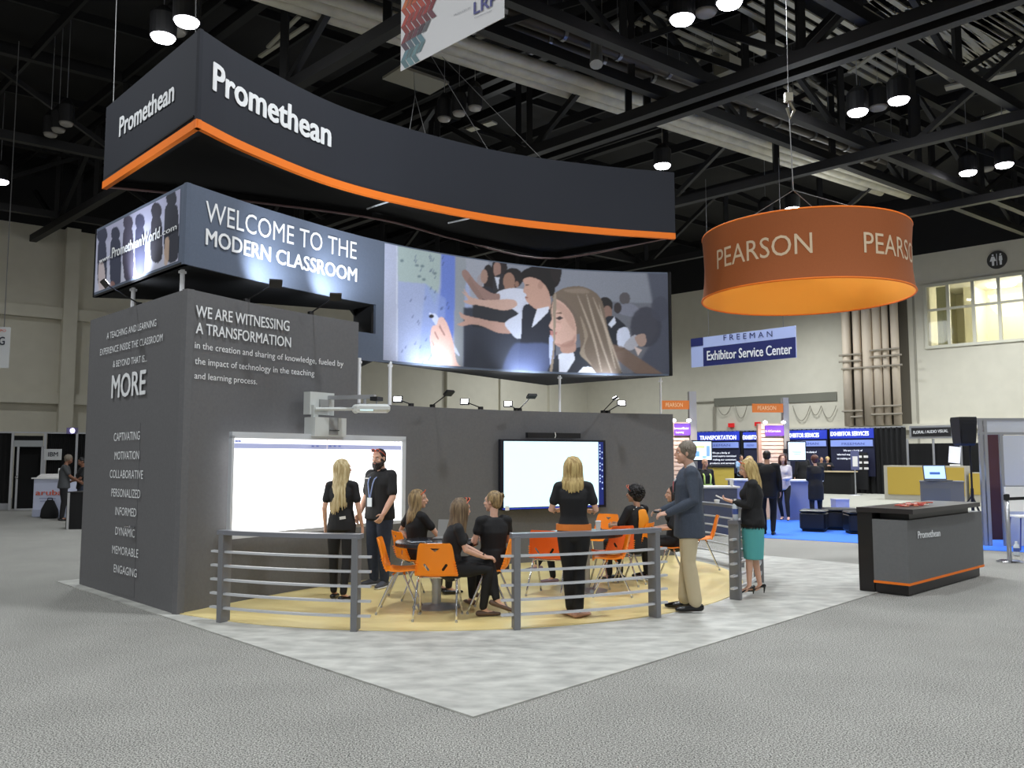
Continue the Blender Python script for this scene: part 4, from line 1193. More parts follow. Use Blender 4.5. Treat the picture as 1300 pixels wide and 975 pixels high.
# ============================================================ reception counter
k0 = G(1154, 757.5); k1 = G(1247, 731); k2 = G(1091, 752.5)
bx = (k1 - k0); LB = bx.length; bx.normalize(); ay_ = Vector((-bx.y, bx.x, 0)); WA = (k2 - k0).length * 1.02
rzc = math.atan2(bx.y, bx.x)
desk = thing('reception_counter', 'grey reception counter with black frame, orange stripe and white wordmark', 'counter', (k0.x, k0.y, 0), rzc)
M_KGREY = mat('counter_grey', (102, 103, 104), 0.6, noise=0.04, scale=30)
M_KBLK = mat('counter_black', (24, 21, 22), 0.35)
def lb(x0, x1, y0, y1, z0, z1, m, name, **kw):
    mb = MB(); mb.box(((x0 + x1) / 2, (y0 + y1) / 2, (z0 + z1) / 2), (x1 - x0, y1 - y0, z1 - z0)); return mb.build(name, m, desk, **kw)
W = WA; H_ = 1.0
lb(-0.0, LB - .1, 0.0, W, 0.012, 0.13, M_KBLK, 'plinth')
lb(-0.02, LB + .03, -0.02, W - .17, 0.16, H_ - 0.08, M_KGREY, 'body')
lb(-0.025, LB + .035, -0.025, W - .165, 0.13, 0.16, M_ORANGE, 'orange_stripe', label='thin orange stripe')
lb(-0.02, LB * .9, W - .17, W + .02, 0.012, H_, M_KBLK, 'black_back')
lb(-0.04, LB * .9, -0.10, W + .02, H_, H_ + 0.06, mat('counter_top', (46, 42, 42), 0.3), 'countertop', label='dark countertop')
lb(0.15, LB * .85, 0.02, W - .2, H_ - 0.08, H_, M_KBLK, 'recess')
kS = Surf([Vector((k0.x, k0.y)) + Vector((bx.x, bx.y)) * 0 - Vector((ay_.x, ay_.y)) * 0.02, Vector((k0.x, k0.y)) + Vector((bx.x, bx.y)) * LB - Vector((ay_.x, ay_.y)) * 0.02])
T(kS, 'Promethean', 1164.5, 683.5, 1193, 680.5, 9, BOLD, parent=desk, off=0.006)
# sweets on the counter
random.seed(5)
cpts = []
for k in range(46):
    u = 0.55 + random.gauss(0, 0.22); v = 0.22 + random.gauss(0, 0.05)
    q = k0 + bx * (u + 0.25) + ay_ * v
    cols = [(206, 84, 60), (222, 200, 190), (196, 60, 50), (210, 120, 84)]
    c = cols[k % 4]
    mb = MB(); z = H_ + 0.06 + 0.012 + (0.014 if k % 3 == 0 else 0)
    mb.tube([q + Vector((-.03, 0, z)), q + Vector((-.018, 0.0, z)), q + Vector((.018, 0.004, z)), q + Vector((.03, 0.004, z))], [0.010, 0.009, 0.009, 0.010], 6)
    o = mb.build('wrapped_sweet', mat('sweet_%d' % (k % 4), c, 0.4)); tag(o, 'small %s wrapped sweet in the scattered heap on the dark countertop' % ['brick-red', 'pale pinkish', 'deep red', 'orange-brown'][k % 4], 'sweet', 'wrapped sweets on the reception counter')
# ============================================================ chairs
M_SHELL = mat('orange_plastic', (255, 142, 8), 0.38)
M_SHELLR = mat('red_orange_plastic', (246, 98, 22), 0.4)

def chair_shell():
    prof = [(-.262, .795), (-.252, .76), (-.235, .70), (-.215, .62), (-.197, .55), (-.180, .50), (-.150, .462), (-.10, .445), (-.03, .437), (.05, .438), (.12, .445), (.175, .448), (.205, .438), (.222, .415)]
    prof = catmull([Vector(p) for p in prof], 3)
    n = len(prof); nx = 14; v = []; f = []
    for i, p in enumerate(prof):
        t = i / (n - 1)
        if t < 0.10: w = .150 + .030 * (t / .10) ** .5
        elif t < .42: w = .180 + .045 * (t - .10) / .32
        elif t < .6: w = .225
        else: w = .225 - .02 * (t - .6) / .4
        if t > .95: w -= .03 * (t - .95) / .05
        for k in range(nx + 1):
            u = -1 + 2 * k / nx
            a = abs(u)
            cz = 0.018 * a ** 2.2 * (1 if t > .5 else 0) ; cy = 0.035 * a ** 2.2 * (1 if t < .4 else max(0, 1 - (t - .4) / .1))
            if t > .5: cz = 0.02 * a ** 3
            v.append(Vector((u * w, p.x + cy, p.y + cz)))
    for i in range(n - 1):
        for k in range(nx):
            q = i * (nx + 1) + k; f.append((q, q + 1, q + nx + 2, q + nx + 1))
    return v, f
_v, _f = chair_shell()
CH_MESH = {}
def finish_shell():
    mb = MB(); mb.add(_v, _f); o = mb.build('shell', M_SHELL)
    so = o.modifiers.new('s', 'SOLIDIFY'); so.thickness = 0.009; so.offset = 0
    cuts = []
    def cutter(poly):
        m = MB(); vv = [(p[0], -0.4, p[1]) for p in poly] + [(p[0], 0.0, p[1]) for p in poly]; n = len(poly)
        m.add(vv, [tuple(range(n)), tuple(range(2 * n - 1, n - 1, -1))] + [(i, n + i, n + (i + 1) % n, (i + 1) % n) for i in range(n)])
        c = m.build('cut', M_SHELL); cuts.append(c)
        b = o.modifiers.new('b', 'BOOLEAN'); b.operation = 'DIFFERENCE'; b.solver = 'EXACT'; b.object = c
    cutter([(-.05, .745), (0, .705), (.05, .745)])
    def slot(cx, cz, a, l, w):
        c, s = math.cos(a), math.sin(a); pts = []
        for k in range(6): t = -math.pi / 2 + math.pi * k / 5; pts.append((l + w * math.cos(t), w * math.sin(t)))
        for k in range(6): t = math.pi / 2 + math.pi * k / 5; pts.append((-l + w * math.cos(t), w * math.sin(t)))
        return [(cx + x * c - y * s, cz + x * s + y * c) for x, y in pts]
    cutter(slot(.095, .545, .95, .03, .014)); cutter(slot(-.095, .545, -.95 + math.pi, .03, .014))
    bpy.context.view_layer.update()
    dg = bpy.context.evaluated_depsgraph_get()
    me = bpy.data.meshes.new_from_object(o.evaluated_get(dg)); me.name = 'shell'; me.materials.clear(); me.materials.append(M_SHELL)
    me.shade_smooth()
    try: me.set_sharp_from_angle(angle=math.radians(50))
    except Exception: pass
    for c in cuts: bpy.data.objects.remove(c)
    bpy.data.objects.remove(o)
    m2 = me.copy(); m2.materials.clear(); m2.materials.append(M_SHELLR)
    return me, m2
SHELL_ME, SHELL_ME_R = finish_shell()

def obj_me(name, me, parent):
    o = bpy.data.objects.new(name, me); COL.objects.link(o); o.parent = parent; MATS[o.name] = MATS[parent.name]; return o
def make_chair(label):
    t = thing('school_chair', label, 'chair', (0, 0, 0), 0, 'orange plastic chairs round the two tables')
    obj_me('shell', SHELL_ME, t)
    mb = MB()
    for sx in (-1, 1):
        for k in range(5):
            z = .49 + k * .026; mb.box((sx * (.214 - k * .004), -.148 - k * .009, z), (.022, .026, .010))
    mb.build('side_rib', M_SHELL, t, kind='stuff')
    for y0, y1, zt in ((-.05, -.235, .425), (.05, .225, .425)):
        for sx in (-1, 1):
            mb = MB(); mb.tube(catmull([(sx * .17, y0, zt), (sx * .195, y0 * 1.2 + (y1 - y0) * .04, zt - .012), (sx * .205, y0 + (y1 - y0) * .12, zt - .05), (sx * .225, y1, .012)], 4), .0115, 8); lg = mb.build('leg', M_CHROME, t, smooth=True)
            mb = MB(); mb.lathe((sx * .225, y1, 0.0), [(.014, 0), (.014, .022)], 8); mb.build('glide', M_ALU, lg)
        mb = MB(); mb.tube([(-.17, y0, zt), (.17, y0, zt)], .0115, 8); mb.build('frame_bar', M_CHROME, t, smooth=True)
    return t
chair0 = make_chair('tmp')
_used = [False]
def chair(px, py, yaw, label, red=False):
    p = G(px, py); p.z = 0.02
    if not _used[0]:
        _used[0] = True; place(chair0, p, math.radians(yaw)); chair0['label'] = label; c = chair0
    else: c = dup_tree(chair0, p, math.radians(yaw), label)
    if red:
        for ch in c.children:
            if ch.name.startswith('shell'): ch.data = SHELL_ME_R
    return c
# yaw 0 faces away from the camera, 90 faces left, -90 faces right
CH = {}
CH['c1'] = chair(508, 778, -88, 'empty orange chair seen from the side, left of the left round table')
CH['c2'] = chair(525, 760, -62, 'orange chair behind the left round table, woman with sunglasses on her head sits on it')
CH['c3'] = chair(556, 787, -4, 'orange chair with its back to the camera in front of the left round table')
CH['c4'] = chair(624, 778, 82, 'orange chair right of the left table, under the woman with the hair bun')
CH['c5'] = chair(699, 757, -25, 'red-orange chair with its back to us, left of the standing woman in the orange waistband', True)
CH['c6'] = chair(776, 757, 86, 'empty orange chair seen from the side in front of the right round table')
CH['c7'] = chair(765, 722, 150, 'orange chair mostly hidden behind the right round table, only its back edge showing')
CH['c8'] = chair(806, 740, 62, 'orange chair under the curly haired woman in the orange and black top')
CH['c8b'] = chair(779, 746, 28, 'red-orange chair just behind the empty side-on chair of the right table', True)
CH['c9'] = chair(854, 738, 70, 'orange chair directly left of the man in the blazer')
CH['c10'] = chair(892, 723, 80, 'orange chair directly right of the man in the blazer')

# ============================================================ round tables
M_TOP = mat('table_dark', (38, 38, 42), 0.25)
M_COLUMN = mat('table_column', (168, 170, 172), 0.35, 0.6)
def table(px, py, label, rad=0.47):
    p = G(px, py)
    t = thing('round_table', label, 'table', (p.x, p.y, 0.02), 0, 'round tables in the demonstration area')
    mb = MB(); mb.lathe((0, 0, .685), [(rad - .012, 0), (rad, .008), (rad, .042), (rad - .01, .05), (rad - .012, .05)], 48); mb.build('tabletop', M_TOP, t)
    mb = MB(); mb.lathe((0, 0, .018), [(.052, 0), (.052, .667)], 20); mb.build('column', M_COLUMN, t, smooth=False)
    mb = MB(); mb.lathe((0, 0, 0), [(.27, 0), (.27, .01), (.10, .03), (.06, .045)], 32); mb.build('base_plate', M_COLUMN, t)
    return t, Vector((p.x, p.y, .755))
tb1, tc1 = table(554, 773, 'dark round table on a steel column at the left, two women sitting by it')
tb2, tc2 = table(744, 752, 'dark round table on a steel column at the right, behind the railing')
def tablet(c, rz, label):
    t = thing('tablet_computer', label, 'tablet', c, rz)
    mb = MB(); mb.rbox((0, 0, .006), (.26, .18, .010), bev=.004); mb.build('tablet_body', mat('tablet_grey', (120, 124, 130), 0.3, 0.3), t)
    mb = MB(); mb.box((0, 0, .0115), (.22, .15, .001)); mb.build('screen', mat('tablet_screen', (70, 78, 90), 0.12), t)
tablet(tc1 + Vector((-.18, -.12, 0)), .3, 'grey tablet lying on the left side of the left round table')
tablet(tc1 + Vector((.02, -.28, 0)), .1, 'grey tablet lying at the near edge of the left round table')
tablet(tc1 + Vector((.24, .14, 0)), -.3, 'grey tablet lying on the right side of the left round table')
tablet(tc2 + Vector((.20, -.12, 0)), .2, 'grey tablet on the right round table, beside the paper cup')
tablet(tc2 + Vector((-.30, .02, 0)), 1.2, 'grey tablet at the left edge of the right round table')
def cup(c, label, h=.13, r=.036, col=(232, 230, 226)):
    t = thing('paper_cup', label, 'cup', c)
    mb = MB(); mb.lathe((0, 0, 0), [(r * .78, 0), (r, h * .92)], 18); mb.build('cup_body', mat('paper_cup_%d' % col[0], col, 0.6), t, smooth=False)
    mb = MB(); mb.lathe((0, 0, h * .92), [(r * 1.06, 0), (r * 1.06, h * .05), (r * .9, h * .09)], 18); mb.build('lid', M_WHITE, t)
    return t
cup(tc2 + Vector((.17, .10, 0)), 'white paper cup on the right round table beside the standing woman')
# open laptop lid in front of the seated woman on the left
p = tc1 + Vector((.10, .26, 0))
lt = thing('laptop', 'thin laptop or notebook standing open behind the left round table', 'laptop', p, -.2)
mb = MB(); mb.rbox((0, 0, .008), (.30, .2, .014), bev=.004); mb.build('keyboard_half', mat('laptop_grey', (150, 150, 148), 0.4, 0.3), lt)
mb = MB(); mb.box((0, .12, .11), (.30, .012, .2), R=Matrix.Rotation(-.2, 3, 'X')); mb.build('lid', mat('laptop_grey', (150, 150, 148), 0.4, 0.3), lt)
# ============================================================ people
SKIN = mat('skin_light', (214, 168, 144), 0.5, noise=0.04, scale=12)
SKIN2 = mat('skin_tan', (196, 148, 120), 0.5, noise=0.04, scale=12)
SKIN3 = mat('skin_brown', (128, 88, 68), 0.5, noise=0.04, scale=12)
LIPS = mat('lips', (176, 96, 92), 0.45)
M_EYE = mat('eye_white', (232, 230, 226), 0.3)
M_IRIS = mat('eye_dark', (40, 32, 28), 0.2)
HBLOND = mat('hair_blond', (206, 182, 122), 0.5, rgb2=(150, 122, 70), scale=9, stretch=(6, 6, 0.5), contrast=(.35, .65))
HBLOND2 = mat('hair_light_blond', (220, 204, 160), 0.5, rgb2=(166, 142, 92), scale=9, stretch=(6, 6, 0.5), contrast=(.35, .65))
HDBLOND = mat('hair_dark_blond', (168, 142, 98), 0.5, rgb2=(96, 76, 50), scale=9, stretch=(6, 6, 0.5), contrast=(.35, .65))
HBROWN = mat('hair_brown', (126, 104, 76), 0.5, rgb2=(78, 60, 42), scale=9, stretch=(6, 6, 0.5), contrast=(.35, .65))
HDARK = mat('hair_dark', (44, 34, 30), 0.5, rgb2=(24, 18, 16), scale=9, stretch=(6, 6, 0.5))
HBLACK = mat('hair_black', (20, 17, 17), 0.55)
HGREY = mat('hair_grey', (140, 130, 116), 0.6, rgb2=(92, 84, 72), scale=30, stretch=(6, 6, 1))
HRED = mat('hair_auburn', (110, 62, 44), 0.5, rgb2=(76, 42, 30), scale=9, stretch=(6, 6, 0.5))
C_BLACK = mat('black_cotton', (20, 20, 23), 0.8, bump=0.25, scale=18)
C_BLACK2 = mat('black_trousers', (15, 15, 18), 0.8, bump=0.3, scale=12)
C_JEANS = mat('dark_denim', (40, 48, 66), 0.8, noise=0.15, scale=25, bump=0.2)
C_BLAZER = mat('blue_grey_wool', (66, 74, 88), 0.85, noise=0.08, scale=50, bump=0.15)
C_KHAKI = mat('khaki_cotton', (196, 182, 150), 0.8, bump=0.3, scale=10)
C_TEAL = mat('teal_skirt', (86, 172, 172), 0.75, bump=0.15, scale=10)
C_WHITE = mat('white_cotton', (226, 224, 222), 0.8)
C_LILAC = mat('pale_knit', (206, 200, 206), 0.85, bump=0.3, scale=30)
C_ORANGE = mat('orange_jersey', (242, 150, 30), 0.7)
C_GREY = mat('grey_shirt', (66, 68, 70), 0.8)
C_BLUE = mat('pale_blue_shirt', (150, 180, 214), 0.8)
M_SHOE = mat('black_leather', (16, 15, 16), 0.22)
M_SHOE2 = mat('nude_leather', (196, 150, 132), 0.4)
M_RUBBER = mat('white_rubber', (222, 222, 220), 0.6)
M_SUNGL = mat('orange_sunglasses', (222, 92, 48), 0.3)

def V(*a): return Vector(a)
def rotz(v, a): c, s = math.cos(a), math.sin(a); return Vector((v.x * c - v.y * s, v.x * s + v.y * c, v.z))

def stand_pose(f=False):
    sw = .165 if f else .19; hw = .095
    return dict(pel=V(0, 0, .95), waist=V(0, .005, 1.09), chest=V(0, 0, 1.28), neck=V(0, -.015, 1.455), head=V(0, .03, 1.61),
        shL=V(-sw, -.01, 1.405), elL=V(-sw - .055, -.03, 1.13), wrL=V(-sw - .06, .05, .89), shR=V(sw, -.01, 1.405), elR=V(sw + .055, -.03, 1.13), wrR=V(sw + .06, .05, .89),
        hiL=V(-hw, 0, .91), knL=V(-hw - .01, .02, .50), anL=V(-hw - .01, -.02, .09), hiR=V(hw, 0, .91), knR=V(hw + .01, .02, .50), anR=V(hw + .01, -.02, .09),
        toeL=V(-.1, 1, 0), toeR=V(.1, 1, 0), hyaw=0.0, hpitch=0.0, handL=None, handR=None)
def sit_pose(f=False):
    p = stand_pose(f); dz = -.41
    for k in ('pel', 'waist', 'chest', 'neck', 'head', 'shL', 'shR'): p[k] = p[k] + V(0, -.01 if k != 'pel' else 0, dz)
    p['pel'].z = .545
    sw = abs(p['shL'].x)
    p['elL'] = V(-sw - .05, .06, .73); p['elR'] = V(sw + .05, .06, .73); p['wrL'] = V(-sw + .02, .28, .70); p['wrR'] = V(sw - .02, .28, .70)
    p['hiL'] = V(-.095, .02, .535); p['hiR'] = V(.095, .02, .535); p['knL'] = V(-.11, .43, .52); p['knR'] = V(.11, .43, .52)
    p['anL'] = V(-.11, .40, .09); p['anR'] = V(.11, .40, .09)
    return p

def hand(mb, wr, fwd, palm, thumb, k=1.0, curl=0.5):
    """palm plus four unequal bent fingers and a thumb; fwd = finger direction, palm = palm normal, thumb = thumb side"""
    fwd = fwd.normalized(); palm = (palm - fwd * palm.dot(fwd)).normalized(); thumb = (thumb - fwd * thumb.dot(fwd) - palm * thumb.dot(palm))
    if thumb.length < 1e-3: thumb = fwd.cross(palm)
    thumb.normalize()
    mb.chain([wr, wr + fwd * .035 * k, wr + fwd * .085 * k], [(.026 * k, .018 * k), (.038 * k, .016 * k), (.040 * k, .013 * k)], side=thumb, seg=10)
    for i, (o, L) in enumerate(((.031, .070), (.0105, .078), (-.0105, .073), (-.031, .058))):
        b = wr + fwd * .085 * k + thumb * o * k
        a1 = curl * .5; a2 = curl * 1.1; a3 = curl * 1.6
        p = [b]
        for a, fr in ((a1, .45), (a2, .32), (a3, .23)):
            p.append(p[-1] + (fwd * math.cos(a) + palm * math.sin(a) + thumb * o * 1.2) * L * fr * k)
        mb.chain(p, [.0095 * k, .0088 * k, .008 * k, .0068 * k], seg=7)
    b = wr + fwd * .03 * k + thumb * .028 * k
    mb.chain([b, b + (fwd * .6 + thumb * .8 + palm * .3).normalized() * .034 * k, b + (fwd * .6 + thumb * .8 + palm * .3).normalized() * .034 * k + (fwd * .9 + thumb * .2 + palm * .5).normalized() * .032 * k], [.012 * k, .0105 * k, .008 * k], seg=7)

def seg_pt(a, b, t): return a + (b - a) * t

def figure(label, loc, yaw, height, P, f=False, skin=SKIN, hair=None, hairmat=None, top=C_BLACK, sleeve=.5, bottom=C_BLACK2, legs='trousers', shoes='flat', shoemat=M_SHOE, det=1, extra=None, build=1.0, topmat_hem=.86, name='person', hem=None, group=None, z0=.02):
    k = height / 1.75
    t = thing(name, label, 'person', (loc.x, loc.y, z0), math.radians(yaw), group)
    P = {a: (b * k if isinstance(b, Vector) and not a.startswith('toe') and not a.startswith('hand') and not a.startswith('palm') and not a.startswith('th') else b) for a, b in P.items()}
    P['k'] = k
    vox = {1: .0075, 2: .012, 3: .017}[det]; voc = {1: .011, 2: .014, 3: .018}[det]
    HR = Matrix.Rotation(math.radians(P['hyaw']), 3, 'Z') @ Matrix.Rotation(math.radians(P['hpitch']), 3, 'X')
    H = P['head']
    def h(x, y, z): return H + HR @ V(x, y, z) * k
    hips = (P['hiR'] - P['hiL']).normalized(); sh = (P['shR'] - P['shL']).normalized()
    B = build
    def torso(mb, g, lo, hi=1.0, side_scale=1.0):
        # rings from pelvis to neck; g = inflation in metres
        up = (P['waist'] - P['pel'])
        pts = [P['pel'] - up.normalized() * lo * k, P['pel'], P['waist'], seg_pt(P['waist'], P['chest'], .5), P['chest'], seg_pt(P['chest'], P['neck'], .45), seg_pt(P['chest'], P['neck'], .78)]
        if f: R = [(.160, .115), (.165, .118), (.128, .095), (.135, .102), (.148, .115), (.150, .092), (.105, .07)]
        else: R = [(.155, .112), (.160, .115), (.150, .108), (.158, .112), (.172, .122), (.178, .100), (.125, .078)]
        sd = [hips, hips, hips.lerp(sh, .3), hips.lerp(sh, .6), sh, sh, sh]
        # hand-rolled loft so that the ring plane follows hips and shoulders
        v = []; fc = []; n = len(pts); seg = 20
        T = []
        for i in range(n):
            a = pts[max(0, i - 1)]; b = pts[min(n - 1, i + 1)]; T.append((b - a).normalized())
        rings = [(pts[0] - T[0] * .02, T[0], sd[0], (R[0][0] * .8, R[0][1] * .8))] + [(pts[i], T[i], sd[i], R[i]) for i in range(n)] + [(P['neck'] - T[-1] * .01, T[-1], sh, (.06, .055))]
        for p, tt, s_, (ra, rb) in rings:
            a = (s_ - tt * s_.dot(tt)).normalized(); b = tt.cross(a)
            for q in range(seg):
                w = 2 * math.pi * q / seg; c_, s2 = math.cos(w), math.sin(w)
                e = .82
                c2 = math.copysign(abs(c_) ** e, c_); s3 = math.copysign(abs(s2) ** e, s2)
                v.append(p + a * c2 * (ra * k * B + g) + b * s3 * (rb * k * B + g))
        m = len(rings)
        for i in range(m - 1):
            for q in range(seg):
                j = (q + 1) % seg; fc.append((i * seg + q, i * seg + j, (i + 1) * seg + j, (i + 1) * seg + q))
        fc.append(tuple(range(seg - 1, -1, -1))); fc.append(tuple(range((m - 1) * seg, m * seg)))
        mb.add(v, fc)
        for s_ in ('L', 'R'):
            mb.chain([P['neck'] - V(0, 0, .045 * k), seg_pt(P['neck'] - V(0, 0, .03 * k), P['sh' + s_], .55), P['sh' + s_]], [(.05 * k + g, .045 * k + g)] * 2 + [((.05 if not f else .042) * k * B + g)], seg=12)
        if f:
            fw = Vector((0, 0, 1)).cross(sh); fw = -fw if fw.dot(hips.cross(V(0, 0, 1))) * 1 > 0 else fw
            fw = V(0, 0, 1).cross(sh).normalized()
            for sx_ in (-1, 1): mb.ball(P['chest'] + sh * sx_ * .07 * k + fw * .075 * k + V(0, 0, .0), (.06 * k + g, .06 * k + g, .062 * k + g))
    def arm(mb, s_, g, upto, shoulder=True):
        a, e, w = P['sh' + s_], P['el' + s_], P['wr' + s_]
        r = [.050, .043, .036, .034, .024] if not f else [.041, .036, .031, .029, .020]
        r = [q * k * B for q in r]
        if upto <= 1.0:
            pts = [a, seg_pt(a, e, upto * .5), seg_pt(a, e, upto)]; rr = [r[0] + g, r[1] + g * 1.1, r[1] + (r[2] - r[1]) * upto + g * 1.6]
        else:
            u = min(1.0, upto - 1)
            pts = [a, seg_pt(a, e, .5), e, seg_pt(e, w, .4 * u), seg_pt(e, w, u)]; rr = [r[0] + g, r[1] + g, r[2] + g, r[3] + g, r[3] + (r[4] - r[3]) * u + g]
        mb.chain(pts, rr, seg=14)
    def leg(mb, s_, g, cut=1.0, flare=0.0):
        a, kn, an = P['hi' + s_], P['kn' + s_], P['an' + s_]
        r = [.088, .078, .056, .055, .040] if not f else [.088, .078, .052, .048, .033]
        r = [q * k * B for q in r]
        pts = [a, seg_pt(a, kn, .45), kn, seg_pt(kn, an, .35 * cut), seg_pt(kn, an, cut)]
        rr = [r[0] + g, r[1] + g, r[2] + g * 1.2, r[3] + g * 1.3 + flare * .4, r[4] + g * 1.4 + flare]
        mb.chain(pts, rr, seg=16)
    # ---- body, one continuous surface
    mb = MB()
    torso(mb, -.012, .04)
    for s_ in ('L', 'R'):
        arm(mb, s_, 0, 2.0); leg(mb, s_, -.004)
        fa = (P['wr' + s_] - P['el' + s_]).normalized()
        sg = -1 if s_ == 'L' else 1
        hd = P['hand' + s_] or fa
        pm = P.get('palm' + s_) or V(-sg, 0, 0)
        th = P.get('thumb' + s_) or V(0, 1, 0.0)
        hand(mb, P['wr' + s_], hd, pm, th, k * (.92 if f else 1.0), P.get('curl', .6))
        an = P['an' + s_]; tv = P['toe' + s_].normalized()
        mb.chain([an, an + tv * .05 * k - V(0, 0, .045 * k), an + tv * .13 * k - V(0, 0, .062 * k)], [.034 * k, (.036 * k, .026 * k), (.036 * k, .018 * k)], side=tv.cross(V(0, 0, 1)), seg=10)
    mb.chain([P['neck'] - V(0, 0, .04 * k), P['neck'] + V(0, .002, .02) * k, h(0, -.02, -.06)], [(.062 if not f else .05) * k, (.054 if not f else .043) * k, (.056 if not f else .046) * k], seg=14)
    mb.ball(h(0, -.012, .028), (.074 * k, .094 * k, .088 * k), HR, 18, 12)
    mb.ball(h(0, .026, -.03), ((.060 if not f else .056) * k, .064 * k, .078 * k), HR, 16, 10)
    mb.ball(h(0, .058, -.088), (.030 * k, .026 * k, .022 * k), HR)
    mb.ball(h(0, .066, .036), (.050 * k, .022 * k, .028 * k), HR)
    for sx_ in (-1, 1): mb.ball(h(sx_ * .036, .058, -.022), (.020 * k, .024 * k, .018 * k), HR)
    mb.chain([h(0, .088, .018), h(0, .100, -.004), h(0, .108, -.020)], [.0085 * k, .0105 * k, .0135 * k], seg=8)
    mb.ball(h(0, .092, -.05), (.022 * k, .012 * k, .012 * k), HR)
    for sx_ in (-1, 1): mb.ball(h(sx_ * .077, -.006, -.002), (.010 * k, .019 * k, .031 * k), HR, 10, 8)
    mb.build('body', skin, t, remesh=vox, sm=2)
    # ---- face details
    if det <= 2 and not P.get('noface'):
        for sx_ in (-1, 1):
            mb = MB(); mb.ball(h(sx_ * .031, .0775, .008), (.0125 * k, .009 * k, .0065 * k), HR, 10, 6); ey = mb.build('eye', M_EYE, t, smooth=True)
            mb = MB(); mb.ball(h(sx_ * .031, .0845, .008), (.0055 * k, .003 * k, .0055 * k), HR, 8, 5); mb.build('iris', M_IRIS, ey, smooth=True)
            mb = MB(); mb.chain([h(sx_ * .016, .090, .026), h(sx_ * .032, .088, .031), h(sx_ * .048, .078, .026)], [.0032 * k, .0036 * k, .0026 * k], seg=6); mb.build('eyebrow', P.get('brow') or hairmat or HDARK, t, smooth=True)
        mb = MB(); mb.chain([h(-.022, .090, -.052), h(0, .1035, -.051), h(.022, .090, -.052)], [(.002 * k, .003 * k), (.0045 * k, .006 * k), (.002 * k, .003 * k)], seg=8); mb.build('lips', LIPS, t, smooth=True)
    # ---- clothes
    if hem is None: hem = .10
    if legs == 'trousers':
        mb = MB()
        mb.chain([P['pel'] + (P['waist'] - P['pel']).normalized() * .09 * k, P['pel'], P['pel'] - (P['waist'] - P['pel']).normalized() * .05 * k], [((.140 if f else .150) * k * B, .104 * k * B), ((.166 if f else .160) * k * B, .122 * k * B), (.150 * k * B, .116 * k * B)], side=hips, seg=18)
        for s_ in ('L', 'R'): leg(mb, s_, .008, .97, P.get('flare', 0))
        mb.build('trousers', bottom, t, remesh=voc, sm=3)
    elif legs == 'skirt':
        mb = MB(); mb.chain([P['waist'], P['pel'] + V(0, 0, .03), P['pel'] - V(0, 0, .14 * k), P['pel'] - V(0, 0, .34 * k), P['pel'] - V(0, 0, .50 * k)], [(.135 * k, .105 * k), (.165 * k, .13 * k), (.180 * k, .145 * k), (.168 * k, .135 * k), (.155 * k, .125 * k)], side=hips, seg=22, flat=True)
        mb.build('skirt', bottom, t, remesh=voc, sm=2)
    mb = MB(); torso(mb, .012 if not P.get('jacket') else .026, hem)
    for s_ in ('L', 'R'): arm(mb, s_, .013 if not P.get('jacket') else .017, sleeve)
    if P.get('jacket') or hem > .07:
        g_ = .026 if P.get('jacket') else .014
        mb.chain([P['waist'], P['pel'] + V(0, 0, .02 * k), P['pel'] - V(0, 0, hem * .5 * k), P['pel'] - V(0, 0, hem * k)], [(.14 * k * B + g_, .105 * k * B + g_), (.165 * k * B + g_, .12 * k * B + g_), (.172 * k * B + g_, .127 * k * B + g_), (.172 * k * B + g_, .13 * k * B + g_)], side=hips, seg=22, flat=True)
    mb.build(P.get('topname') or 'shirt', top, t, remesh=voc, sm=3)
    # ---- shoes
    if shoes:
        for s_ in ('L', 'R'):
            an = P['an' + s_]; tv = P['toe' + s_]; tv = V(tv.x, tv.y, tv.z).normalized(); sd = tv.cross(V(0, 0, 1)).normalized()
            low = an.z - .088 * k if 'lift' + s_ not in P else an.z - .088 * k
            dn = V(0, 0, -1)
            bz = V(an.x, an.y, low)
            mb = MB()
            if shoes == 'heel':
                mb.chain([bz - tv * .055 * k + V(0, 0, .085), bz - tv * .01 + V(0, 0, .075), bz + tv * .09 * k + V(0, 0, .022), bz + tv * .155 * k + V(0, 0, .013), bz + tv * .185 * k + V(0, 0, .011)], [(.026, .022), (.03, .016), (.037, .017), (.028, .012), (.01, .007)], side=sd, seg=12)
                o = mb.build('shoe', shoemat, t, remesh=.006, sm=1)
                mb = MB(); mb.tube([bz - tv * .055 * k + V(0, 0, .075), bz - tv * .048 * k], [.014, .006], 8); mb.build('shoe_heel', shoemat, t)
            else:
                hh = {'flat': .032, 'dress': .045, 'sneaker': .05}[shoes]
                mb.chain([bz - tv * .055 * k + V(0, 0, hh), bz + tv * .02 * k + V(0, 0, hh), bz + tv * .12 * k + V(0, 0, hh * .75), bz + tv * .19 * k + V(0, 0, hh * .6)], [(.036, hh * .95), (.040, hh * .95), (.046, hh * .72), (.034, hh * .5)], side=sd, seg=14)
                mb.build('shoe', shoemat, t, remesh=.008, sm=1)
                if shoes == 'sneaker':
                    mb = MB(); mb.chain([bz - tv * .06 * k + V(0, 0, .014), bz + tv * .12 * k + V(0, 0, .014), bz + tv * .195 * k + V(0, 0, .014)], [(.042, .014), (.050, .014), (.036, .014)], side=sd, seg=14); mb.build('shoe_sole', M_RUBBER, t, smooth=True)
    # ---- hair
    if hair: hair(t, h, HR, k, hairmat, P)
    if extra: extra(t, h, HR, k, P)
    return t

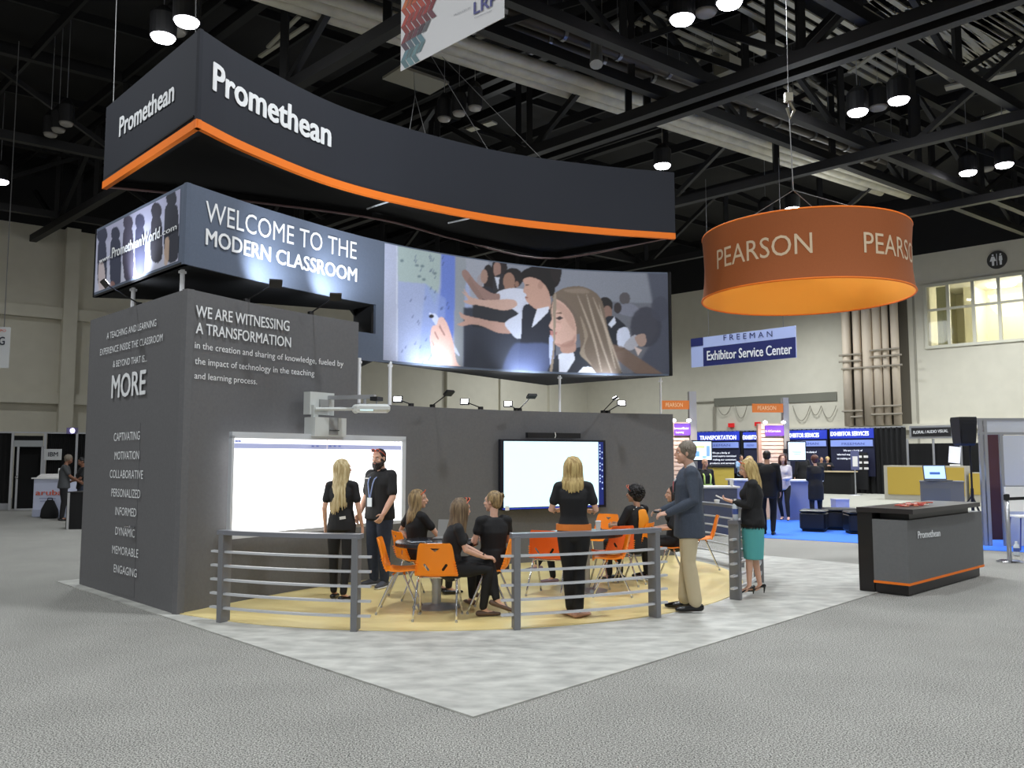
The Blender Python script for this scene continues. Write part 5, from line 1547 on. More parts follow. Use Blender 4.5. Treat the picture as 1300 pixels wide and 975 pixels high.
# hair styles -----------------------------------------------------------------
def cap(mb, h, HR, k, g=0.0, back=0.0):
    mb.ball(h(0, -.024 - back, .040), ((.084 + g) * k, (.093 + g) * k, (.090 + g) * k), HR, 22, 14)
def long_hair(length=.42, spread=.11, lean=0.0, n=44, side=1.0, bias=0.0):
    def fn(t, h, HR, k, m, P):
        rnd = random.Random(int(length * 1000) + n)
        mb = MB(); cap(mb, h, HR, k)
        hd = P['head']
        inv = HR
        for i in range(n):
            ph = math.radians(-118 + 236 * (i + .5) / n + rnd.uniform(-3, 3))      # 0 = straight back
            x = math.sin(ph); y = -math.cos(ph)
            top = h(x * .050, -.02 + y * .058, .108)
            a = h(x * .086, -.022 + y * .096, .045)
            b = h(x * .092, -.022 + y * .098, -.03)
            c = h(x * (.088 + .01 * rnd.random()), -.02 + y * .088, -.10)
            L = length * (1 - .20 * abs(x) ** 2 + rnd.uniform(-.05, .05)) * k
            bk = HR @ V(0, -1, 0); bk.z = 0
            xx = (HR @ V(x, 0, 0)); xx.z = 0
            d = c + xx * (spread - .088) * .5 * k + bk * .03 * k - V(0, 0, L * .35) + V(lean, 0, 0) * .4
            e = c + xx * (spread - .088) * k + bk * .035 * k - V(0, 0, L * .75) + V(lean, 0, 0)
            g_ = e - V(0, 0, L * .25) + V(rnd.uniform(-.012, .012) + lean * .3, rnd.uniform(-.012, .012), 0)
            mb.chain(catmull([top, a, b, c, d, e, g_], 2), [x_ * k for x_ in (.012, .016, .018, .019, .020, .020, .019, .018, .017, .016, .013, .010, .004)], side=HR @ V(-y, x, 0), seg=6)
        mb.build('hair', m, t, smooth=True)
    return fn
def short_hair(front=.0, full=.0):
    def fn(t, h, HR, k, m, P):
        rnd = random.Random(9)
        mb = MB(); cap(mb, h, HR, k, .002 + full)
        mb.ball(h(0, -.045, -.015), (.076 * k, .066 * k, .070 * k), HR, 16, 10)
        for i in range(54):
            ph = rnd.uniform(-2.5, 2.5); th = rnd.uniform(.1, 1.45)
            x = math.sin(th) * math.sin(ph); y = -math.sin(th) * math.cos(ph); z = math.cos(th)
            a = h(x * .084, -.024 + y * .093, .040 + z * .09)
            b = a + HR @ V(.02 * x, -.012 + front * .02, -.022) * k
            mb.chain([a, b], [.010 * k, .006 * k], seg=5)
        for sx_ in (-1, 1): mb.chain([h(sx_ * .076, .006, .03), h(sx_ * .075, .010, -.012)], [.011 * k, .006 * k], seg=6)
        mb.build('hair', m, t, smooth=True)
    return fn
def bun_hair(t, h, HR, k, m, P):
    mb = MB(); cap(mb, h, HR, k, .002)
    mb.ball(h(0, -.05, -.01), (.072 * k, .062 * k, .070 * k), HR, 16, 10)
    for i in range(26):
        ph = math.radians(-110 + 220 * i / 25); x = math.sin(ph); y = -math.cos(ph)
        mb.chain([h(x * .070, -.02 + y * .078, -.035 + .03 * abs(x)), h(x * .078, -.024 + y * .09, .03), h(x * .04, -.06 + y * .04, .09)], [.012 * k, .013 * k, .012 * k], seg=5)
    rnd = random.Random(4)
    for i in range(14):
        a = rnd.uniform(0, 6.28); r_ = .028
        mb.chain([h(r_ * math.cos(a) + .012, -.105 + r_ * .4 * math.sin(a), .065 + r_ * math.sin(a)), h(r_ * math.cos(a + 1.2) * 1.1 + .012, -.118, .067 + r_ * math.sin(a + 1.2)), h(r_ * math.cos(a + 2.2) + .012, -.112, .067 + r_ * math.sin(a + 2.2))], [.011 * k, .014 * k, .006 * k], seg=5)
    mb.build('hair', m, t, smooth=True)
def curly_hair(t, h, HR, k, m, P):
    rnd = random.Random(2); mb = MB(); cap(mb, h, HR, k, .018)
    mb.ball(h(0, -.05, -.03), (.088 * k, .075 * k, .085 * k), HR, 16, 10)
    for i in range(210):
        ph = rnd.uniform(-2.2, 2.2); th = rnd.uniform(0.0, 2.25)
        x = math.sin(th) * math.sin(ph); y = -math.sin(th) * math.cos(ph); z = math.cos(th)
        mb.ball(h(x * .108, -.035 + y * .112, .025 + z * .105), rnd.uniform(.011, .019) * k, HR, 6, 4)
    mb.build('hair', m, t, smooth=True)
def crop_hair(t, h, HR, k, m, P):
    mb = MB(); cap(mb, h, HR, k, -.002); mb.ball(h(0, -.045, -.01), (.074 * k, .062 * k, .062 * k), HR, 16, 10)
    mb.build('hair', m, t, smooth=True)

def sunglasses_on_head(t, h, HR, k, y=.045, z=.115):
    mb = MB()
    for sx_ in (-1, 1):
        pts = [h(sx_ * .034 + .028 * math.cos(a), y + .012 + .010 * math.sin(a), z + .020 * math.sin(a)) for a in [i * math.pi / 5 for i in range(11)]]
        mb.tube(pts, .0042 * k, 5)
        mb.tube([h(sx_ * .064, y + .008, z), h(sx_ * .086, y - .03, z - .035), h(sx_ * .09, y - .075, z - .075)], .004 * k, 5)
    mb.tube([h(-.01, y + .016, z + .006), h(.01, y + .016, z + .006)], .004 * k, 5)
    sg_ = mb.build('sunglasses', M_SUNGL, t, label='orange-framed sunglasses pushed up on the head')
    mb = MB()
    for sx_ in (-1, 1): mb.ball(h(sx_ * .034, y + .010, z), (.026 * k, .004 * k, .018 * k), HR, 10, 6)
    mb.build('sunglass_lens', mat('dark_lens', (46, 30, 30), 0.1), sg_, smooth=True)

def local(t, w):  # world point to the figure's own axes
    return MATS[t.name].inverted() @ w

# ---------- P1 woman with very long hair, back to the camera
P = stand_pose(True)
P.update(wrL=V(-.225, .03, .87), elL=V(-.21, -.05, 1.12), elR=V(.225, -.02, 1.12), wrR=V(.245, .08, .88), anL=V(-.10, .03, .09), anR=V(.085, -.13, .09), knR=V(.09, -.03, .5), toeL=V(-.15, 1, 0), toeR=V(.3, 1, 0), hyaw=-38, handR=V(.02, .1, -1), handL=V(0, .05, -1))
def x1(t, h, HR, k, P):
    q = P['pel'] + V(.06, -.125, .06) * k
    mb = MB(); mb.box(q, (.075, .006, .034), R=Matrix.Rotation(-.15, 3, 'Y')); mb.build('back_pocket_card', C_WHITE, t, label='white card sticking out of the back pocket')
w = G(432, 763)
figure('standing woman with very long blond hair, in black, her back to us', w, -10, 1.67, P, True, SKIN, long_hair(.46, .135, .0, 50), HBLOND2, C_BLACK, .62, C_BLACK2, 'trousers', 'flat', M_SHOE, 1, x1, build=.96)

# ---------- P2 bearded man
P = stand_pose(False)
P.update(hyaw=12, hpitch=-6, elL=V(-.25, .02, 1.13), wrL=V(-.235, .16, .93), elR=V(.26, -.01, 1.13), wrR=V(.235, .14, .90), anL=V(-.10, .0, .09), anR=V(.12, -.03, .09), toeL=V(-.3, 1, 0), toeR=V(.35, 1, 0), curl=.9)
def x2(t, h, HR, k, P):
    mb = MB(); rnd = random.Random(6)
    for i in range(120):
        a = rnd.uniform(-1.9, 1.9); z = rnd.uniform(-.125, -.055)
        if abs(a) < .32 and z > -.068: continue
        r_ = .066 - max(0, -.09 - z) * .5
        x = math.sin(a) * r_; y = .018 + math.cos(a) * (.072 - max(0, -.09 - z) * .4)
        if abs(a) > 1.2: z = rnd.uniform(-.08, .0)
        mb.ball(h(x, y, z), (.014 * k, .013 * k, .017 * k), HR, 6, 5)
    for s_ in (-1, 1): mb.chain([h(s_ * .004, .100, -.038), h(s_ * .028, .090, -.048)], [.006 * k, .005 * k], seg=6)
    mb.build('beard', HDARK, t, smooth=True, label='full dark beard')
    sunglasses_on_head(t, h, HR, k, .052, .110)
    c = P['chest']; n_ = P['neck']
    for sx_ in (-1, 1):
        mb = MB(); mb.tube([n_ + V(sx_ * .065, -.01, .0), n_ + V(sx_ * .062, .075, -.05), c + V(sx_ * .055, .150, .08), c + V(sx_ * .045, .172, .02), c + V(sx_ * .008, .182, -.16)], .008, 5); mb.build('lanyard_strap', mat('lanyard_blue', (150, 170, 220), 0.6), t)
    mb = MB(); mb.box(c + V(0, .184, -.22), (.085, .006, .115)); mb.build('badge', mat('badge_white', (216, 226, 232), 0.4), t)
    mb = MB(); mb.box(c + V(.085, .156, .085), (.07, .004, .014)); mb.build('chest_mark', C_WHITE, t, label='small white mark on the chest')
    w_ = P['wrR']; f_ = (w_ - P['elR']).normalized()
    mb = MB(); mb.tube([w_ - f_ * .035, w_ - f_ * .005], .033, 12); mb.build('wristwatch', M_CHROME, t)
    for s_ in (-1, 1):
        mb = MB(); mb.chain([n_ + V(s_ * .012, .062, -.03), n_ + V(s_ * .055, .04, .005), n_ + V(s_ * .068, -.02, .018)], [(.012, .022), (.012, .024), (.012, .022)], seg=8); mb.build('collar', C_BLACK, t, smooth=True)
w = G(481, 747)
figure('bearded man in a black polo and jeans with a white badge, standing by the whiteboard', w, 142, 1.80, P, False, SKIN, crop_hair, HDARK, C_BLACK, .78, C_JEANS, 'trousers', 'sneaker', mat('sneaker_grey', (70, 72, 80), 0.7), 1, x2, build=1.2)

# ---------- P3 woman at the left table looking right
P = sit_pose(True)
P.update(hyaw=-35, elL=V(-.30, -.06, .80), wrL=V(-.14, -.03, .70), elR=V(.22, .16, .76), wrR=V(.10, .34, .765), handL=V(1, .2, -.1), palmL=V(0, 0, -1), palmR=V(0, 0, -1), thumbR=V(-1, 0, 0), noface=False)
def x3(t, h, HR, k, P):
    sunglasses_on_head(t, h, HR, k, .058, .096)
w = G(529, 759.5)
figure('seated woman in black at the left table smiling to the right, sunglasses on her head', w, -52, 1.70, P, True, SKIN, long_hair(.22, .12, 0, 40), HDBLOND, C_BLACK, .55, C_BLACK2, 'trousers', 'flat', M_SHOE, 1, x3, z0=.02)

# ---------- P4 woman sitting sideways on the near chair
P = sit_pose(True)
P.update(hyaw=20, hpitch=-6, neck=V(-.01, .07, 1.02), chest=V(0, .05, .86), head=V(-.01, .13, 1.17), shL=V(-.165, .09, .98), shR=V(.16, .06, .97),
    elL=V(-.18, .20, .75), wrL=V(.0, .40, .645), elR=V(.20, .13, .74), wrR=V(.06, .38, .635), handL=V(.3, 1, -.1), handR=V(-.2, 1, -.1), palmL=V(0, -.2, -1), palmR=V(0, -.2, -1), thumbL=V(1, 0, 0), thumbR=V(-1, 0, 0),
    knL=V(-.02, .46, .585), anL=V(.10, .50, .19), toeL=V(.25, 1, -.35), knR=V(.06, .42, .50), anR=V(.06, .36, .09), toeR=V(.0, 1, 0), hiL=V(-.09, .02, .545), curl=1.0)
def x4(t, h, HR, k, P):
    sunglasses_on_head(t, h, HR, k, .040, .112)
    w_ = P['wrL']; f_ = (w_ - P['elL']).normalized()
    mb = MB(); mb.tube([w_ - f_ * .03, w_ - f_ * .012], .026, 10); mb.build('bracelet', M_CHROME, t)
    mb = MB(); mb.box(P['shL'] + V(-.02, -.07, .0), (.04, .004, .012)); mb.build('hair_clip', C_WHITE, t)
w = G(571, 786)
figure('seated woman with long brown hair turned sideways on the near chair, legs crossed', w, -74, 1.68, P, True, SKIN, long_hair(.40, .13, -.03, 46), HBROWN, C_BLACK, .6, C_BLACK2, 'trousers', 'flat', mat('sandal_brown', (92, 70, 56), 0.6), 1, x4)

# ---------- P5 woman with the bun
P = sit_pose(True)
P.update(hyaw=42, elL=V(-.22, .0, .76), wrL=V(-.17, .24, .74), elR=V(.21, .08, .75), wrR=V(.06, .30, .755), knL=V(-.12, .44, .52), knR=V(.08, .44, .56), anR=V(-.05, .50, .16), anL=V(-.12, .40, .09))
w = G(626, 777)
figure('seated woman with a messy blond bun and black shirt, her back to us', w, 20, 1.72, P, True, SKIN, bun_hair, HDBLOND, C_BLACK, .5, C_BLACK2, 'trousers', 'flat', mat('sandal_brown', (92, 70, 56), 0.6), 1)

# ---------- P6 standing blond woman with the orange waistband
P = stand_pose(True)
P.update(elL=V(-.245, -.01, 1.15), wrL=V(-.20, .20, 1.14), elR=V(.245, -.01, 1.15), wrR=V(.21, .20, 1.13), anL=V(-.035, .04, .09), anR=V(.045, -.02, .09), knL=V(-.06, .05, .5), knR=V(.06, .03, .5), hiL=V(-.09, 0, .91), toeL=V(-.5, 1, 0), toeR=V(.7, .9, 0), hyaw=-8, handL=V(.3, 1, 0), handR=V(-.3, 1, 0), palmL=V(.5, 0, -1), palmR=V(-.5, 0, -1), flare=.012)
def x6(t, h, HR, k, P):
    mb = MB(); u = V(0, 0, 1); c = P['pel'] + V(0, 0, .015)
    mb.chain([c - u * .03, c + u * .035], [(.196 * k, .150 * k), (.192 * k, .146 * k)], seg=28, flat=True)
    mb.build('waistband', mat('orange_band', (214, 120, 44), 0.7), t, smooth=False, label='orange band showing below the shirt')
w = G(729, 786)
figure('blond woman standing behind the railing, orange band at the waist of her black clothes', w, -4, 1.70, P, True, SKIN, long_hair(.17, .115, .0, 42), HBLOND, C_BLACK, .62, C_BLACK2, 'trousers', 'flat', M_SHOE2, 1, x6, hem=.0, build=1.04)

# ---------- P7 curly haired woman
P = sit_pose(True)
P.update(hyaw=22, elL=V(-.25, .06, .78), wrL=V(-.16, .30, .76), elR=V(.22, .10, .76), wrR=V(.08, .34, .765), chest=V(0, .01, .87))
def x7(t, h, HR, k, P):
    mb = MB(); c = P['chest']
    mb.chain([c + V(.015, -.128, -.17) * k, c + V(.015, -.145, .0) * k, c + V(.01, -.12, .11) * k], [(.095, .022), (.10, .022), (.075, .02)], seg=14); mb.build('orange_back', C_ORANGE, t, smooth=True, label='bright orange back of the jersey')
    for s_ in (-1, 1):
        mb = MB(); mb.chain([P['neck'] + V(s_ * .05, -.04, -.02), P['neck'] + V(s_ * .12, -.045, -.045)], [.009, .007], seg=6); mb.build('white_piping', C_WHITE, t, smooth=True)
    sunglasses_on_head(t, h, HR, k, .075, .10)
w = G(808, 742)
figure('seated woman with black curly hair in an orange and black top at the right table', w, 40, 1.72, P, True, SKIN2, curly_hair, HBLACK, C_BLACK, .9, C_BLACK2, 'trousers', 'flat', M_SHOE, 1, x7, build=1.08)

# ---------- P8 dark haired woman partly behind the blazer
P = sit_pose(True)
P.update(hyaw=5, elL=V(-.23, .08, .74), wrL=V(-.15, .34, .72), elR=V(.23, .06, .74), wrR=V(.15, .32, .70))
w = G(858, 738)
figure('seated dark haired woman in profile, partly hidden by the man in the blazer', w, 84, 1.70, P, True, SKIN, long_hair(.22, .10, .0, 36), HDARK, C_BLACK, .9, C_BLACK2, 'trousers', 'sneaker', M_SHOE, 1)

# ---------- P9 person almost hidden behind the standing woman
P = sit_pose(True)
P.update(hyaw=0, knR=V(.03, .42, .58), anR=V(-.08, .58, .26), toeR=V(0, 1, -.1), knL=V(-.1, .40, .5), anL=V(-.1, .34, .09), wrL=V(-.1, .3, .68), wrR=V(.1, .3, .68))
w = G(733, 742)
figure('seated person in black almost hidden behind the standing blond woman, crossed foot showing', w, 76, 1.60, P, True, SKIN, short_hair(), HDARK, C_BLACK, .6, C_BLACK2, 'trousers', 'flat', mat('shoe_mauve', (120, 96, 104), 0.5), 2)

# ---------- P10 man in the blazer
P = stand_pose(False)
P.update(hyaw=4, hpitch=0, elL=V(-.25, -.03, 1.13), wrL=V(-.15, .22, 1.00), elR=V(.25, -.02, 1.12), wrR=V(.10, .26, 1.01), handL=V(.1, 1, -.15), handR=V(-.1, 1, -.1), palmL=V(.4, 0, -1), palmR=V(-.4, 0, -1), thumbL=V(1, 0, 0), thumbR=V(-1, 0, .3), curl=.9,
    anL=V(-.09, -.04, .09), anR=V(.10, .05, .09), jacket=True, topname='blazer', toeL=V(-.1, 1, 0), toeR=V(.1, 1, 0), flare=.018, brow=HGREY)
def x10(t, h, HR, k, P):
    n_ = P['neck']; c = P['chest']
    mb = MB(); mb.chain([n_ + V(0, -.008, -.01), n_ + V(0, .0, .035)], [(.066, .062), (.062, .058)], seg=18); mb.build('shirt_collar', C_WHITE, t, smooth=True)
    mb = MB(); mb.chain([n_ + V(0, .06, -.03), c + V(0, .150, .05), c + V(0, .152, -.08)], [(.045, .012), (.05, .012), (.02, .01)], seg=12); mb.build('shirt_front', C_WHITE, t, smooth=True)
    mb = MB(); mb.chain([n_ + V(0, .075, -.02), n_ + V(0, .10, -.06), c + V(0, .165, .03), c + V(0, .168, -.08)], [(.018, .012), (.012, .01), (.026, .008), (.02, .006)], seg=10); mb.build('tie', mat('tie_red', (196, 90, 90), 0.6), t, smooth=True)
    for s_ in (-1, 1):
        mb = MB(); mb.chain([n_ + V(s_ * .065, -.02, .01), n_ + V(s_ * .085, .05, -.04), c + V(s_ * .065, .158, .03), c + V(s_ * .012, .166, -.10)], [(.018, .008), (.03, .009), (.035, .009), (.008, .006)], seg=10); mb.build('lapel', C_BLAZER, t, smooth=True)
    mb = MB(); q = (P['wrL'] + P['wrR']) / 2 + V(0, .10, .0); mb.rbox(q, (.16, .075, .02), bev=.006); mb.build('held_phone', M_BLACK, t, label='dark device held in both hands')
    for s_ in ('L', 'R'):
        w_ = P['wr' + s_]; f_ = (w_ - P['el' + s_]).normalized(); mb = MB(); mb.tube([w_ - f_ * .04, w_ - f_ * .012], .032, 12); mb.build('shirt_cuff', C_WHITE, t)
w = G(877, 777)
blz = figure('tall grey haired man in a blue-grey blazer and khaki trousers, standing in profile', w, 84, 1.87, P, False, SKIN, short_hair(1.0, .004), HGREY, C_BLAZER, 2.0, C_KHAKI, 'trousers', 'dress', M_SHOE, 1, x10, hem=.20, build=1.06)

# ---------- P11 woman in the teal skirt
P = stand_pose(True)
P.update(hyaw=6, hpitch=-20, head=V(0, .055, 1.615), elL=V(-.20, .03, 1.14), wrL=V(-.09, .27, 1.19), elR=V(.20, .05, 1.14), wrR=V(.07, .27, 1.19), handL=V(.2, .9, .25), handR=V(-.3, .9, .25), palmL=V(.3, -.2, 1), palmR=V(-.4, -.2, 1), thumbL=V(1, 0, .3), thumbR=V(-1, 0, .3), curl=.9,
    anL=V(-.07, .06, .155), anR=V(.07, -.07, .155), knL=V(-.07, .05, .53), knR=V(.07, -.01, .53), toeL=V(-.1, 1, 0), toeR=V(.1, 1, 0), jacket=True, topname='jacket')
for q in ('pel', 'waist', 'chest', 'neck', 'head', 'shL', 'shR', 'elL', 'elR', 'wrL', 'wrR', 'hiL', 'hiR'): P[q] = P[q] + V(0, 0, .055)
P['lift'] = .06
def x11(t, h, HR, k, P):
    q = (P['wrL'] + P['wrR']) / 2 + V(0, .115, .035)
    mb = MB(); mb.box(q, (.075, .14, .011), R=Matrix.Rotation(.45, 3, 'X')); mb.build('mobile_phone', C_WHITE, t, label='white mobile phone in her hands')
    sunglasses_on_head(t, h, HR, k, .045, .108)
    mb = MB(); rnd = random.Random(1)
    for i in range(60):
        a = 2 * math.pi * i / 60; c = P['pel'] - V(0, 0, .055)
        b = c + V(math.cos(a) * .185, math.sin(a) * .142, rnd.uniform(-.01, .01)) * k
        mb.chain([b, b + V(0, 0, -.028 - rnd.random() * .02)], [.010, .004], seg=5)
    mb.build('jacket_fringe', C_BLACK, t, smooth=True)
    w_ = P['wrR']; f_ = (w_ - P['elR']).normalized(); mb = MB(); mb.tube([w_ - f_ * .03, w_ - f_ * .005], .024, 10); mb.build('wristwatch', M_CHROME, t)
w = G(958, 761)
figure('woman with long blond hair, black jacket and teal skirt looking down at her phone', w, 72, 1.62, P, True, SKIN, long_hair(.34, .115, .0, 46), HBLOND, C_BLACK, 1.75, C_TEAL, 'skirt', 'heel', M_SHOE, 1, x11, hem=.06, build=1.03, z0=.012)

# ---------- people farther away
def walker(label, px, py, yaw, hgt, f, hair, hm, top, bottom, det=3, skin=SKIN, pose=None, sleeve=1.95, legs='trousers', shoes='flat', shoemat=M_SHOE, extra=None, hem=.1, build=1.0, at=None, z0=0.0, shoemat2=None):
    P = pose or stand_pose(f)
    return figure(label, at if at is not None else G(px, py), yaw, hgt, P, f, skin, hair, hm, top, sleeve, bottom, legs, shoes, shoemat, det, extra, build, hem=hem, z0=z0)
P = stand_pose(False); P.update(jacket=True, topname='suit_jacket', anL=V(-.08, .08, .09), anR=V(.09, -.08, .09))
walker('man in a black suit standing with his back to us on the blue carpet', 976, 679, -20, 1.86, False, crop_hair, HDARK, C_BLACK, C_BLACK2, pose=P, hem=.18, shoes='dress')
P = stand_pose(True); P.update(elL=V(-.20, .03, 1.12), wrL=V(-.03, .24, 1.10), elR=V(.2, .05, 1.12), wrR=V(.05, .25, 1.10), anL=V(-.14, .16, .13), anR=V(.08, -.16, .12), knL=V(-.11, .14, .52), hyaw=15, handL=V(.8, .6, 0), handR=V(-.8, .6, 0))
walker('woman in a pale knit top and black trousers on the blue carpet', 996, 662, 150, 1.78, True, long_hair(.22, .11, 0, 26), HRED, C_LILAC, C_BLACK2, pose=P, hem=.12, shoes='heel')
P = stand_pose(True); P.update(jacket=True, topname='coat', elL=V(-.2, .02, 1.12), wrL=V(-.1, .2, 1.1), elR=V(.2, .02, 1.12), wrR=V(.1, .2, 1.1))
walker('woman in a long black coat with her back to us before the service desks', 1037, 665, 5, 1.76, True, short_hair(0, .01), HRED, C_BLACK, C_BLACK2, pose=P, hem=.34)
P = stand_pose(False)
walker('man in dark clothes standing behind the woman in the black coat', 1020, 640, 10, 1.92, False, crop_hair, HDARK, C_BLACK, C_BLACK2, pose=P)
P = sit_pose(True); P.update(elL=V(-.24, .12, .85), elR=V(.24, .12, .85), wrL=V(-.08, .3, .9), wrR=V(.08, .3, .9))
walker('blond woman leaning over the black draped service desk', 1052, 626, 168, 1.75, True, short_hair(0, .01), HBLOND, C_BLACK, C_BLACK2, pose=P, z0=.38)
P = stand_pose(False)
walker('dark haired man standing behind the blond woman at the service desk', 1044, 626.3, 175, 1.72, False, crop_hair, HDARK, C_BLACK, C_BLACK2, pose=P, skin=SKIN2)
P = stand_pose(True)
walker('blond woman standing behind the man in the black suit, only her head visible', 953, 664, 190, 1.74, True, long_hair(.15, .11, 0, 26), HBLOND, C_BLACK, C_BLACK2, pose=P)
P = stand_pose(False)
def xv(t, h, HR, k, P):
    for s_ in (-1, 1):
        mb = MB(); mb.chain([P['neck'] + V(s_ * .08, .06, -.06), P['chest'] + V(s_ * .09, .15, .0), P['waist'] + V(s_ * .08, .14, .0)], [(.02, .008), (.022, .008), (.022, .008)], seg=8); mb.build('reflective_strip', mat('hivis_yellow', (206, 232, 120), 0.5), t, smooth=True)
    mb = MB(); mb.chain([P['waist'] + V(0, 0, -.05), P['waist'] + V(0, 0, -.015)], [(.188, .145)] * 2, seg=20, flat=True); mb.build('reflective_band', mat('hivis_yellow', (206, 232, 120), 0.5), t, smooth=False)
walker('bald man in a dark jacket with bright reflective strips beyond the railing', 896, 668, 195, 1.68, False, None, None, C_BLACK, C_BLACK2, pose=P, skin=SKIN2, det=2, extra=xv)
P = sit_pose(False); P.update(elL=V(-.24, .12, .8), elR=V(.24, .12, .8), wrL=V(-.08, .3, .84), wrR=V(.08, .3, .84))
walker('clerk in a pale blue shirt sitting under the transport panel', 942, 630, 185, 1.76, False, crop_hair, HDARK, C_BLUE, C_BLACK2, pose=P, z0=.45, skin=SKIN2)
P = sit_pose(False); P.update(elL=V(-.26, .12, .78), elR=V(.26, .12, .78), wrL=V(-.1, .3, .8), wrR=V(.1, .3, .8), hpitch=-20)
walker('person in black bent over the yellow floral desk', 1193, 628, 172, 1.85, False, crop_hair, HBLACK, C_BLACK, C_BLACK2, pose=P, z0=.15, skin=SKIN2)
P = stand_pose(True); P.update(elL=V(-.2, .03, 1.12), wrL=V(-.1, .26, 1.0))
walker('person in a white top and black trousers behind the white panel on the right', 1276, 682, 80, 1.68, True, short_hair(), HDARK, C_WHITE, C_BLACK2, pose=P, skin=SKIN2)
P = stand_pose(False); P.update(hyaw=-30, hpitch=-14, elR=V(.2, .14, 1.16), wrR=V(.1, .36, 1.02), elL=V(-.22, .10, 1.14), wrL=V(-.1, .34, 1.02), neck=V(0, .03, 1.45), head=V(0, .09, 1.60), chest=V(0, .01, 1.28))
walker('grey haired man in grey shirt at the white counter, far left, his back to us', 79, 661, -62, 1.78, False, short_hair(0, .008), HGREY, C_GREY, C_BLACK2, pose=P, det=2, skin=SKIN3, sleeve=.7, build=1.1)
P = stand_pose(False); P.update(hpitch=-22, elR=V(.22, .10, 1.14), wrR=V(.06, .28, 1.06), elL=V(-.22, .10, 1.14), wrL=V(-.04, .28, 1.06))
walker('man in black shirt and jeans facing the grey haired man at the left counter', 102, 659, 130, 1.70, False, crop_hair, HBLACK, C_BLACK, C_JEANS, pose=P, det=2, skin=SKIN3, sleeve=.7)
# ============================================================ right background: lit kiosks on blue carpet
M_BLUECARP = mat('blue_carpet', (62, 124, 240), 0.95, noise=0.12, scale=60)
bA = G(880, 678); bB = G(1420, 708)
d_ = (bB - bA).normalized(); n_ = Vector((-d_.y, d_.x, 0)); n_ = n_ if n_.y > 0 else -n_
q = [bA, bB, bB + n_ * 7.5, bA + n_ * 7.5]
mb = MB(); mb.prism([(v.x, v.y) for v in q], 0.0, 0.01); mb.build('trim_3', M_BLUECARP, kind='structure')
M_PALECARP = mat('pale_carpet', (150, 149, 138), 0.95, noise=0.05, scale=60)
q = [G(1000, 655), G(1262, 655), G(1262, 624), G(1000, 624)]
mb = MB(); mb.prism([(v.x, v.y) for v in q], 0.0, 0.008); mb.build('trim_4', M_PALECARP, kind='structure')

# orange drum sign
dC = Vector((0, 0, 0)); Yd = 15.1; Xd = (1027 - 650) / 1075 * Yd
drum = thing('drum_sign', 'large orange fabric drum sign hanging from the ceiling on the right', 'sign', (Xd, Yd, 4.55))
M_DRUM = mat('drum_orange_shaded', (150, 80, 34), 0.8, noise=0.05, scale=50)  # outer skin darkened: the shade of its backlit side is in the colour
M_DRUMIN = mat('drum_orange_lit', (250, 172, 62), 0.8)  # same fabric made brighter, the glow inside put into the colour
seg = 72; prof = [(1.83, 0.0), (1.80, .12), (1.775, .35), (1.765, .6), (1.775, .85), (1.79, 1.05), (1.80, 1.16)]
def ring_wall(rr, nm, m, inner=False):
    v = []; f = []
    for r, z in prof:
        for k in range(seg):
            a = 2 * math.pi * k / seg; v.append(((r + rr) * math.cos(a), (r + rr) * math.sin(a), z))
    n = len(prof)
    for i in range(n - 1):
        for k in range(seg):
            j = (k + 1) % seg; f.append((i * seg + k, i * seg + j, (i + 1) * seg + j, (i + 1) * seg + k))
    mb = MB(); mb.add(v, f); o = mb.build(nm, m, drum, smooth=True)
    return o
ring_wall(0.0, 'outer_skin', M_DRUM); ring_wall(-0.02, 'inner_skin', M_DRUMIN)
for z, r in ((0.0, 1.82), (1.16, 1.79)):
    mb = MB(); mb.tube([(r * math.cos(2 * math.pi * k / seg), r * math.sin(2 * math.pi * k / seg), z) for k in range(seg + 1)], .018, 6, cap=False); mb.build('hoop', M_ORANGE, drum, smooth=True)
# lettering bent round the drum
circle = Surf([Vector((Xd + 1.772 * math.cos(a), Yd + 1.772 * math.sin(a))) for a in [math.radians(170 + 200 * i / 60) for i in range(61)]])
for ax, ay, bx_, by_, hh in ((911, 347.5, 1032, 334, 25), (1097.5, 332, 1171, 338, 23)):
    s0, z0 = circle.at(ax, ay)
    if ax < 1000: s1, _ = circle.at(bx_, by_)
    else: s1 = s0 + L_prev
    L_prev = s1 - s0 if ax < 1000 else 0
    zb_ = 4.55 + 0.42
    text_on(circle, 'PEARSON', s0, zb_, s1, 0.335, mat('drum_lettering', (205, 182, 152), 0.7), drum, 0.0, 0.004)
apex = Vector((Xd - .16, Yd + .0, 6.55)); top0 = Vector((Xd - .2, Yd, 8.3))
for a in (155, 35, 275):
    e_ = Vector((Xd + 1.79 * math.cos(math.radians(a)), Yd + 1.79 * math.sin(math.radians(a)), 5.71)); cable(e_, apex, drum, .008)
cable(apex, top0, drum, .01); cable(top0, top0 + Vector((.1, .2, 5.4)), drum, .008)
mb = MB(); mb.box(top0, (.14, .1, .16)); mb.tube([top0 + Vector((0, 0, -.05)), top0 + Vector((.1, 0, -.25)), top0 + Vector((.02, 0, -.4)), top0 + Vector((-.03, 0, -.2))], .03, 6); mb.build('hoist', mat('hoist_metal', (150, 146, 130), 0.4, 0.5), drum, world=True)
spot_light('drum_inner_light', (Xd, Yd, 4.9), (Xd, Yd + .01, 9), 0.01, 150, 1)

